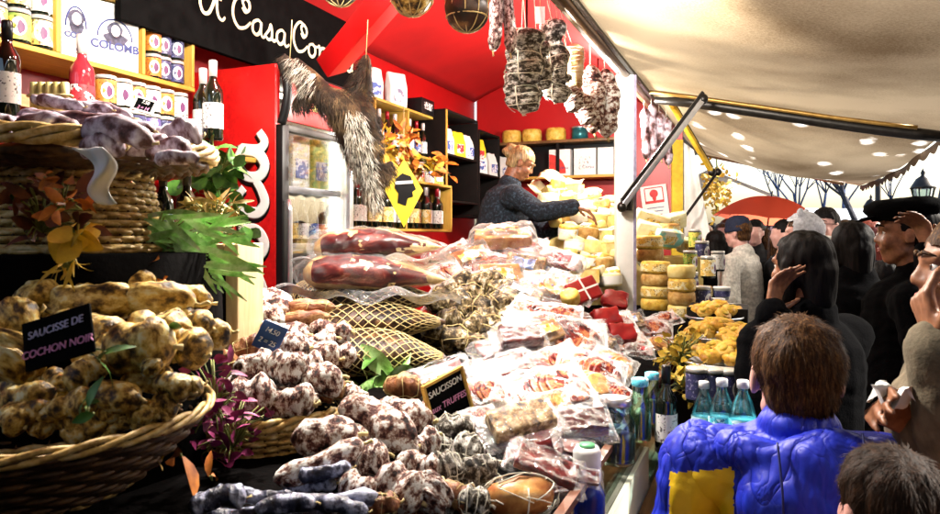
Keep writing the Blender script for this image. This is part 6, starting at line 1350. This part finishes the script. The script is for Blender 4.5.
for i in range(26):
    px, py = 552+(i*37 % 68), 192+(i*53 % 104); px = min(617, max(px, 548+(py-190)*.42)); d = 5.0-.0115*(py-190)
    k = i % 4; o = thing('cheese_wedge', f"small {('golden','pale','white','brown')[k]} cheese piece, {ORD[i % 20]} {'packed between the tiers' if i < 20 else 'low against the post'}", 'cheese', at(px, py, d), 'loose cheese pieces beside the stallholder'); o.rotation_euler = (random.uniform(-.5,.5), random.uniform(-.4,.4), random.uniform(0,6)); w_, h_ = random.uniform(.045,.07), random.uniform(.05,.08)
    mb = MB(); mb.poly([(-w_,-w_*.6,-h_/2), (w_,-w_*.25,-h_/2), (w_*.9,w_*.5,-h_/2), (-w_*.8,w_*.8,-h_/2)], h_, (0,0,1)); mb.lump(.004, 30, i); mb.build('paste', (CHP, CHZ, CHW, CHZ)[k], o); mb = MB(); mb.poly([(-w_,-w_*.6,h_/2+.001), (w_,-w_*.25,h_/2+.001), (w_*.9,w_*.5,h_/2+.001), (-w_*.8,w_*.8,h_/2+.001)], .004, (0,0,1)); mb.build('rind', CH[k], o)
# yellow bags draped at the post, cheese wheels right of it
for i, (px, py, ln) in enumerate(((560, 180, 44), (580, 190, 40), (545, 190, 34), (600, 200, 30), (606, 228, 34))):
    d = 5.1; o = thing('cheese_paper', f'pale yellow folded paper sheet, {ORD[i]} from the stallholder over the cheeses', 'paper', (0,0,0), 'paper sheets over the cheeses'); o.matrix_world = frame(at(px, py, d), -30-10*i); s_ = ln*d/FPX
    mb = MB(); mb.grid(lambda u, v: V(((u-.5)*s_, (v-.5)*s_*.5, .02*math.sin(7*u+i)+.03*noise.noise(V((u*3, v*3, i))))), 14, 10); q = mb.build('sheet', flat('butter_paper', (.80,.70,.42), .5, var=.1), o); so = q.modifiers.new('s', 'SOLIDIFY'); so.thickness = .002
st = [(656, 310, 4, 3.7, 29, 12), (682, 318, 4, 3.55, 26, 13), (650, 262, 2, 4.2, 26, 13), (706, 328, 1, 3.4, 24, 12), (668, 248, 2, 4.6, 24, 12), (700, 298, 1, 3.9, 22, 12)]
for si, (px, py, nn, d, w_, h_) in enumerate(st):
    p = at(px, py, d); hh = h_*d/FPX; nm = ('tall stack just right of the post', 'stack beside the jars', 'low stack close to the post', 'single cheese by the platters', 'back stack under the notice', 'single cheese behind the jars')[si]
    for j in range(nn): wheel(f'{("golden","pale","brown")[(si+j) % 3]} flat cheese, {ORD[j]} from the bottom of the {nm}', p+V((random.uniform(-.004,.004), 0, j*hh*1.02)), w_*d/FPX/2, hh, (CHZ, CHP, CHB)[(si+j) % 3], 'flat cheeses stacked right of the post', wrap=LY if (si+j) % 2 else None, rz=j)
for i, (px, py, d, ln, k) in enumerate(((655, 235, 4.6, 40, 0), (650, 222, 4.7, 36, 1), (668, 238, 4.5, 30, 2), (690, 245, 4.8, 26, 0), (672, 222, 4.9, 30, 1), (648, 252, 4.4, 30, 1))):
    o = thing('cheese_packet', f"{('butter','cream','turquoise-tinted')[k]} wrapped packet, {ORD[i]} in the heap below the notice", 'packet', at(px, py, d), 'packets below the notice'); o.rotation_euler = (.5, random.uniform(-.6,.6), YAW+random.uniform(-.5,.5)); s_ = ln*d/FPX
    mb = MB(); mb.box((0,0,0), (s_,.06,s_*.6), None, .015); bmesh.ops.subdivide_edges(mb.bm, edges=mb.bm.edges[:], cuts=3, use_grid_fill=True); mb.lump(.012, 14, i); mb.build('wrap', (flat('butter_paper', (.8,.7,.42)), CHW, label_mat('label_seafoam', (.80,.78,.62), (.25,.62,.58), (.6,.6,.3), (12, 5)))[k], o); mb = MB(); mb.box((0,-.035,0), (s_*.4,.003,s_*.3)); mb.build('sticker', LY, o)
q = at(655, 268, 4.6); o = thing('step_box', 'pale box under the packets below the notice', 'display box', (q.x, q.y, 1.0)); mb = MB(); mb.box((0,0,.1), (.5,.4,.62), Matrix.Rotation(YAW, 3, 'Z')); mb.build('box', CHP, o)
for i, (px, py, d, lm) in enumerate(((690, 262, 4.4, LG), (702, 252, 4.5, LN), (708, 268, 4.2, LY), (690, 285, 3.8, LN), (702, 300, 3.6, LN), (718, 262, 4.6, LW), (695, 240, 4.7, LG))):
    put(JAR, 'honey_jar', f"dark jar with {('green','navy','gold','black','black','white','green')[i]} label, {ORD[i]} counting down the white side curtain", 'jar', at(px, py, d)-V((0,0,.06)), 'jars beside the white side curtain', {'label': lm}, s=1.35)
for i, (px, py, d) in enumerate(((716, 312, 3.6), (730, 318, 3.5), (722, 300, 3.7))):
    o = thing('plastic_tub', f'small white tub, {ORD[i]} of the three at the far end of the platters', 'tub', at(px, py, d), 'white tubs past the platters'); mb = MB(); mb.lathe([(.032,0), (.042,.06), (.045,.062), (.045,.07), (.01,.072)], 20); mb.build('cup', PAPER, o); mb = MB(); mb.lathe([(.039,.02), (.0425,.05)], 20, None, False, False); mb.build('band', LN, o)
put(BB, 'oil_bottle', 'slim pale oil bottle standing by the white tubs', 'bottle', at(704, 330, 3.6), None, {'main': flat('oil_glass', (.35,.38,.12), .06, var=.1, bmp=0)}, s=.8)
# platters of fritters
FRIT = multi('fritter', [(.3, (.28,.11,.01)), (.5, (.64,.34,.03)), (.72, (.84,.62,.16))], 26, 5, .5, .8, .006); DRYF = multi('dried_yellow', [(.3, (.30,.16,.01)), (.7, (.78,.56,.06))], 30, 4, .6, .6, .005)
def platter(label, px, py, d, r, nfr, look):
    c = at(px, py, d); o = thing('platter', label, 'platter', c); mb = MB(); mb.lathe([(.01,0), (r*.7,.0), (r,.018), (r*1.04,.022), (r*1.02,.028), (r*.72,.008), (.01,.007)], 36, None, False, False); mb.build('dish', WHITEP, o); mb = MB(); mb.tube([(r*1.03*math.cos(a), r*1.03*math.sin(a), .025) for a in [2*PI*i/40 for i in range(40)]], .004, 6, closed=True); mb.build('rim', STEEL, o)
    for i in range(nfr):
        a = i*2.4; rr = r*.78*math.sqrt((i+.3)/nfr); f = thing('fritter', f"golden fritter, {ORD[i]} out from the middle of the {look}", 'fritter', c+V((rr*math.cos(a), rr*math.sin(a), .032+.05*(1-rr/r))), 'fritters on the '+look); f.rotation_euler = (random.uniform(-.4,.4), random.uniform(-.4,.4), a)
        mb = MB(); mb.ell((0,0,0), (.042,.034,.020), None, 18, 10); mb.lump(.012, 30, i+px); mb.build('crust', FRIT, f); mb = MB(); mb.ell((.006,.004,.012), (.026,.020,.012), None, 12, 8); mb.lump(.008, 40, i); mb.build('filling', DRYF, f)
platter('round white platter of golden fritters at the middle of the ledge', 718, 342, 2.75, .13, 14, 'middle platter'); platter('lower platter of golden fritters above the water bottles', 722, 368, 2.45, .13, 12, 'lower platter'); platter('far platter of dark golden fritters before the white tubs', 714, 322, 3.15, .12, 12, 'far platter')
platter('partly hidden platter of fritters behind the boy', 742, 352, 2.6, .10, 9, 'platter behind the boy')
sprig('yellow dried flower garnish hanging from the glass front by the platters', at(682, 352, 2.5), DRYF, 90, .04, .012, .075, name='dried_flowers', cat='flowers', up=0); sprig('second yellow dried flower bunch under the first', at(684, 380, 2.3), DRYF, 60, .035, .011, .055, name='dried_flowers', cat='flowers', up=0)
q = at(716, 360, 2.75); o = thing('step_box', 'dark stepped shelf carrying the fritter platters', 'display box', (q.x, q.y, .8))
for z, y, h_ in ((.10, -.05, .16), (.16, .25, .30), (.22, .55, .40)): mb = MB(); mb.box((-.02, y, z+.0), (.26,.26,h_)); mb.build('tier', BLACKW, o)
# jars and bottles on the ledge
WAT = clear('water_glass', (.75,.93,.96), .10)
def water(label, px, py, d, s):
    p = at(px, py, d); o = thing('water_bottle', label, 'bottle', p, 'clear bottles with turquoise labels on the ledge'); r = .036*s; h = .23*s
    mb = MB(); mb.lathe([(r*.9,0), (r,.01), (r,h*.58), (r*.75,h*.74), (r*.4,h*.86), (r*.38,h*.93)], 20, None, True, False); mb.build('bottle', WAT, o)
    mb = MB(); mb.lathe([(r+.001,h*.22), (r+.001,h*.56)], 20, None, False, False); mb.build('label', LT, o); mb = MB(); mb.lathe([(r*.44,h*.92), (r*.44,h*1.0), (r*.40,h*1.01)], 16); mb.build('cap', flat('cap_white', (.8,.82,.84), .4, bmp=0), o)
    mb = MB(); mb.lathe([(r*.86,.005), (r*.93,.012), (r*.93,h*.56)], 20); mb.build('water', flat('turquoise_water', (.10,.42,.52), .1, var=.1, bmp=0), o)
water('turquoise-labelled water bottle nearest the wine bottle', 704, 458, 1.95, .92); water('turquoise-labelled water bottle in the middle of the three by the boy', 722, 462, 1.85, .95); water('turquoise-labelled water bottle touching the boy\'s ear', 743, 466, 1.80, .95)
for i, px in enumerate((697, 712, 728, 742)): put(JAR, 'preserve_jar', f'dark jar with pale lid, {ORD[i]} from the wine bottle behind the water bottles', 'jar', at(px, 392+i, 2.2)-V((0,0,.03)), 'jars behind the water bottles', s=1.1)
put(BW, 'wine_bottle', 'dark wine bottle with white label standing alone on the wooden ledge', 'bottle', at(666, 449, 1.98)-V((0,0,.01)), None, s=.82, rz=-.6)
GRN = clear('green_jar_glass', (.55,.80,.62), .16); 
for i, (px, py, d, h) in enumerate(((618, 462, 1.62, .16), (640, 440, 1.80, .17), (612, 450, 1.75, .14), (652, 425, 2.0, .16))):
    o = thing('glass_jar', f"{('big clear','tall green','squat clear','slim green')[i]} glass jar behind the counter glass, {ORD[i]} from the near end", 'jar', at(px, py, d), 'glass jars behind the counter glass'); r = (.040,.028,.042,.026)[i]; h *= .82
    mb = MB(); mb.lathe([(r*.9,0), (r,.008), (r,h*.7), (r*.7,h*.85), (r*.72,h)], 22, None, True, False); mb.build('glass', GRN if i % 2 else WAT, o); mb = MB(); mb.lathe([(r*.8,.006), (r*.88,.012), (r*.88,h*.5), (r*.3,h*.55)], 18); mb.lump(.006, 40, i); mb.build('contents', (flat('dark_pickle', (.012,.014,.010), .3), flat('dark_olive', (.03,.05,.02), .3), flat('dark_pickle', (.012,.014,.010), .3), flat('dark_olive', (.03,.05,.02), .3))[i], o)
    mb = MB(); mb.lathe([(r*.74,h), (r*.78,h+.004), (r*.78,h+.018), (r*.6,h+.02)], 20); mb.build('lid', (STEEL, LT, STEEL, LT)[i], o)
q = at(587, 514, 1.40); o = thing('spray_bottle', 'blue bottle with a tall white cap at the near corner of the glass', 'bottle', q-V((0,0,.03)))
mb = MB(); mb.lathe([(.03,0), (.036,.01), (.036,.07), (.022,.10)], 20); mb.build('bottle', flat('blue_plastic', (.01,.03,.28), .25), o); mb = MB(); mb.lathe([(.024,.095), (.028,.10), (.028,.155), (.022,.165)], 20); mb.build('cap', PAPER, o); mb = MB(); mb.lathe([(.016,.164), (.016,.170), (.004,.171)], 16); mb.build('cap_top', flat('green_cap', (.12,.5,.2), .4), o)
# string nest pack at the bottom
o = thing('net_pack', 'golden meat in a white string net at the bottom of the packs', 'packaged meat', (0,0,0)); o.matrix_world = frame(at(520, 497, dslope(520, 497, .05)), 5); mb = MB(); mb.ell((0,0,0), (.062,.035,.03)); mb.lump(.008, 25, 3); mb.build('meat', MEATO, o); mb = MB()
for i in range(26): a = rv(1).normalized(); b_ = rv(1).normalized(); f_ = lambda v: V((v.x*.068, v.y*.041, v.z*.036)); mb.tube([f_(a.lerp(b_, k).normalized()) for k in (0,.15,.3,.45,.6)], .0013, 4)
mb.build('string_net', TWINEW, o)
# ---- hanging meats
hb = thing('hanging_bar', 'long dark bar under the red roof that carries the hanging meats', 'bar', (-.90, 1.2, 2.66)); mb = MB(); mb.tube([(0,0,0), (0,4.8,0)], .012, 10); mb.build('rod', DARKM, hb)
for y in (.3, 4.6): mb = MB(); mb.tube([(0,y,0), (0,y,.2)], .006, 6); mb.build('hanger', DARKM, hb)
def hang(k, label, px, py0, py1, wd, d, lean=0, double=False):
    """sausage hanging from photo point py0 down to py1"""
    a, b_ = at(px-lean/2, py0, d), at(px+lean/2, py1, d); c = (a+b_)/2; L = (a-b_).length; r = wd*d/FPX/2; kind = k; q = (b_-a).normalized()
    x = q; y = x.cross(F).normalized(); z = x.cross(y); m = Matrix((x, y, z)).transposed().to_4x4(); m.translation = c
    ck = kind[0]; o = spawn(KINDS[kind], 'hanging_salami', label, 'sausage', m @ Matrix.Diagonal((L/LEN[ck], r/RAD[ck][int(kind[1])], r/RAD[ck][int(kind[1])], 1)), 'meats hanging from the bar')
    mb = MB(); inv = o.matrix_world.inverted(); top = V((-.90 if a.x < -.80 else a.x, a.y, 2.66)); mb.tube([inv @ (a-V((0,0,.01))), inv @ a, inv @ top], .0017, 5); mb.build('string', TWINEW, o); return o
KINDS['H0'] = salami_proto(.30, .03, SAL_W, 70, 0, 0, .02, .16); KINDS['H1'] = salami_proto(.30, .05, SAL_G, 71, 5, 2, .02, .22, TWINEW); KINDS['H2'] = salami_proto(.30, .035, multi('roulade_tan', [(.3, (.30,.13,.03)), (.5, (.62,.40,.18)), (.7, (.84,.72,.52))], 20, 5, .5, .6, .006), 72, 9, 0, .02, .12, TWINEW); KINDS['H3'] = salami_proto(.30, .03, SAL_D, 73, 0, 0, .02, .12)
LEN['H'] = .30; RAD['H'] = (.03, .05, .035, .03)
KINDS['K0'] = salami_proto(.30, .045, multi('fuet_pepper', [(.38, (.02,.012,.012)), (.48, (.22,.10,.09)), (.55, (.75,.68,.66)), (.7, (.87,.85,.84))], 46, 5, .7, 1, .006, nrough=.75), 75, 0, 0, .02, .10); LEN['K'] = .30; RAD['K'] = (.045,)
hang('K0', 'speckled slim sausage hanging at the left of a twisted pair', 495, -14, 52, 14, 2.7, -4); hang('K0', 'speckled slim sausage hanging at the right of a twisted pair', 508, -14, 54, 13, 2.72, 5)
hang('H1', 'upper lobe of a fat grey netted salami hung on a long string', 524, 28, 84, 36, 2.85, -3); hang('H1', 'bigger lower lobe of the fat grey netted salami', 521, 66, 113, 34, 2.9, 2); hang('H1', 'grey netted salami hanging close behind the fat lobed one', 538, 40, 90, 24, 3.0, 3)
hang('H1', 'black and white ringed salami right of the fat lobed one', 553, 18, 80, 26, 3.15, 3); hang('H1', 'lower end of the ringed black and white salami, pale bottom', 556, 72, 102, 26, 3.2, -4); hang('H2', 'tan roulade tied round with many white strings', 573, 44, 92, 18, 3.35, 2); hang('H0', 'white-bloomed salami end below the tan roulade', 572, 86, 112, 18, 3.3, 10)
hang('H0', 'long white-bloomed salami left of two beside the post', 592, 64, 134, 20, 3.5, 4); hang('H0', 'long white-bloomed salami right of two beside the post', 606, 68, 138, 20, 3.6, 3); hang('H0', 'short white-bloomed salami in front of the two beside the post', 582, 92, 124, 18, 3.4, 18)
for i, (px, a_, b_) in enumerate(((645, 108, 160), (652, 104, 166), (660, 112, 160), (667, 118, 166))): hang('H3', f'dark thin sausage, {ORD[i]} right of the white post under the rail', px, a_, b_, 9, 4.6, 2)
def ball(label, px, py, r, d, m_):
    p = at(px, py, d); rr = r*d/FPX; o = thing('netted_ham_ball', label, 'ham', p, 'round meats hanging from the roof'); mb = MB(); mb.ell((0,0,0), (rr,rr,rr*1.1), None, 26, 18); mb.lump(rr*.12, 9, px); mb.lump(rr*.05, 40, px); mb.build('meat', m_, o); mb = MB()
    for k in range(5): a = PI*k/5; mb.tube([V((rr*1.02*math.sin(t)*math.cos(a), rr*1.02*math.sin(t)*math.sin(a), rr*1.12*math.cos(t))) for t in [2*PI*i/28 for i in range(28)]], .002, 5, closed=True)
    for zz in (-.4, .3): mb.tube([V((rr*1.03*math.sqrt(1-zz*zz)*math.cos(t), rr*1.03*math.sqrt(1-zz*zz)*math.sin(t), rr*1.1*zz)) for t in [2*PI*i/28 for i in range(28)]], .003, 5, closed=True)
    mb.build('twine_net', TWINE, o); mb = MB(); mb.tube([V((0,0,rr)), V((0,0,max(rr+.1, roofz(p.x)-p.z)))], .003, 5); mb.build('string', TWINE, o)
ball('round brown meat in yellow twine hanging left of the slim sausages', 467, 8, 22, 2.5, HAMK); ball('pale netted round meat at the top edge beside the red strut', 412, -8, 22, 2.45, SAL_Y); ball('netted round meat far left at the top edge by the strut', 340, -16, 20, 2.5, HAMK)
o = thing('tag', 'white paper tag dangling between the hanging salamis', 'price tag', at(540, 15, 2.9)); mb = MB(); mb.box((0,0,0), (.04,.002,.07), Matrix.Rotation(YAW, 3, 'Z')); mb.build('card', PAPER, o); mb = MB(); mb.tube([(0,0,.035), (0,0,.2)], .001, 4); mb.build('string', TWINE, o)
# ---- boar hide
PELT = multi('boar_fur', [(.34, (.004,.003,.002)), (.52, (.035,.020,.010)), (.66, (.16,.10,.045)), (.80, (.50,.38,.20))], 15, 5, .8, .6, .006); PELTW = multi('boar_fur_pale', [(.3, (.36,.30,.22)), (.55, (.72,.67,.57)), (.8, (.87,.84,.78))], 20, 4, .85, .6, .006)
hd_ = thing('boar_hide', 'brown wild boar hide with pale flanks hanging before the fridge', 'animal hide', at(340, 110, 2.6)); b0 = at(340, 110, 2.6)
P_ = lambda px, py, dd=0: at(px, py, 2.6+dd)-b0
chain = [(297, 62, 6), (312, 80, 12), (325, 98, 16), (340, 106, 22), (355, 118, 26), (363, 140, 22), (367, 160, 15), (370, 182, 10), (374, 204, 6)]
mb = MB()
for (x0, y0, r0), (x1, y1, r1) in zip(chain, chain[1:]): mb.cap(P_(x0, y0), P_(x1, y1), r0*2.1/FPX, r1*2.1/FPX)
for c2 in (((352, 108, 18), (362, 85, 13), (366, 58, 6)), ((318, 90, 13), (304, 98, 10), (296, 104, 6)), ((372, 170, 12), (384, 175, 9), (390, 165, 6)), ((300, 72, 7), (285, 56, 4)), ((340, 112, 16), (350, 142, 11), (358, 172, 7))):
    for (x0, y0, r0), (x1, y1, r1) in zip(c2, c2[1:]): mb.cap(P_(x0, y0, .02), P_(x1, y1, .02), r0*2.2/FPX, r1*2.2/FPX)

pm = remesh(mb, .012, 2); pm.materials.append(PELT); ho = link('hide', pm, hd_)
for nm, mt_, keep, cnt in (('fur', PELT, lambda q: True, 9000), ('pale_fur', PELTW, lambda q: (q[0] > 345 and 110 < q[1] < 240 and abs(q[0]-(340+(q[1]-60)*.22)) < 11) or (290 < q[0] < 316 and q[1] < 90), 3800)):
    mb = MB(); pol = pm.polygons; n_ = 0; tries = 0
    while n_ < cnt and tries < cnt*12:
        tries += 1; p = random.choice(pol); c = p.center; w_ = c+b0; rel = w_-EYE; dpt = rel.dot(F); q = (470+rel.dot(R)/dpt*FPX, 235-rel.z/dpt*FPX)
        if not keep(q): continue
        n_ += 1; fl_ = (V((0,0,-1))+R*(.35 if q[1] > 90 else -.5)+rv(.35)).normalized(); L_ = random.uniform(.025,.06); d1 = (p.normal*.55+fl_).normalized(); sw = d1.cross(p.normal+V((.01,.02,0))).normalized()*.0011; e = c+d1*L_*.5; t_ = e+(d1*.5+fl_).normalized()*L_*.5
        mb._new([c-sw, c+sw, e+sw*.8, e-sw*.8, t_], [(0,1,2,3), (3,2,4)])
    mb.build(nm, mt_, ho)
mb = MB(); mb.tube([P_(366, 58), P_(368, 20)], .0015, 5); mb.build('string', TWINE, hd_); mb = MB(); mb.tube([P_(290, 58), P_(292, 20)], .0015, 5); mb.build('string', TWINE, hd_)
for i, (px, py) in enumerate(((382, 135), (394, 128), (372, 150))):
    o = thing('fern_sprig', f'yellow-brown dried fern sprig, {ORD[i]} tucked beside the hide over the bottles', 'dried leaves', at(px+10, py+10, 3.4), 'dried fern sprigs over the bottles'); mb = MB()
    for _ in range(26): leafmesh(mb, rv(.05), rv(), rv(), .07, .012)
    mb.build('leaves', (LFY, LFO, LFY)[i], o)
for i, px in enumerate((372, 392, 412, 428, 440)):
    sprig(f'orange dried leaf garland bit, {ORD[i]} along the top of the low pine shelf', at(px, 166, 4.1), (LFO, LFY)[i % 2], 18, .09, .02, .06, 'dried leaf garland on the low pine shelf', name='dried_leaves')
for o in list(COL.objects):
    if o.parent is None and o.get('category') and o.get('kind') is None: o['kind'] = 'thing'
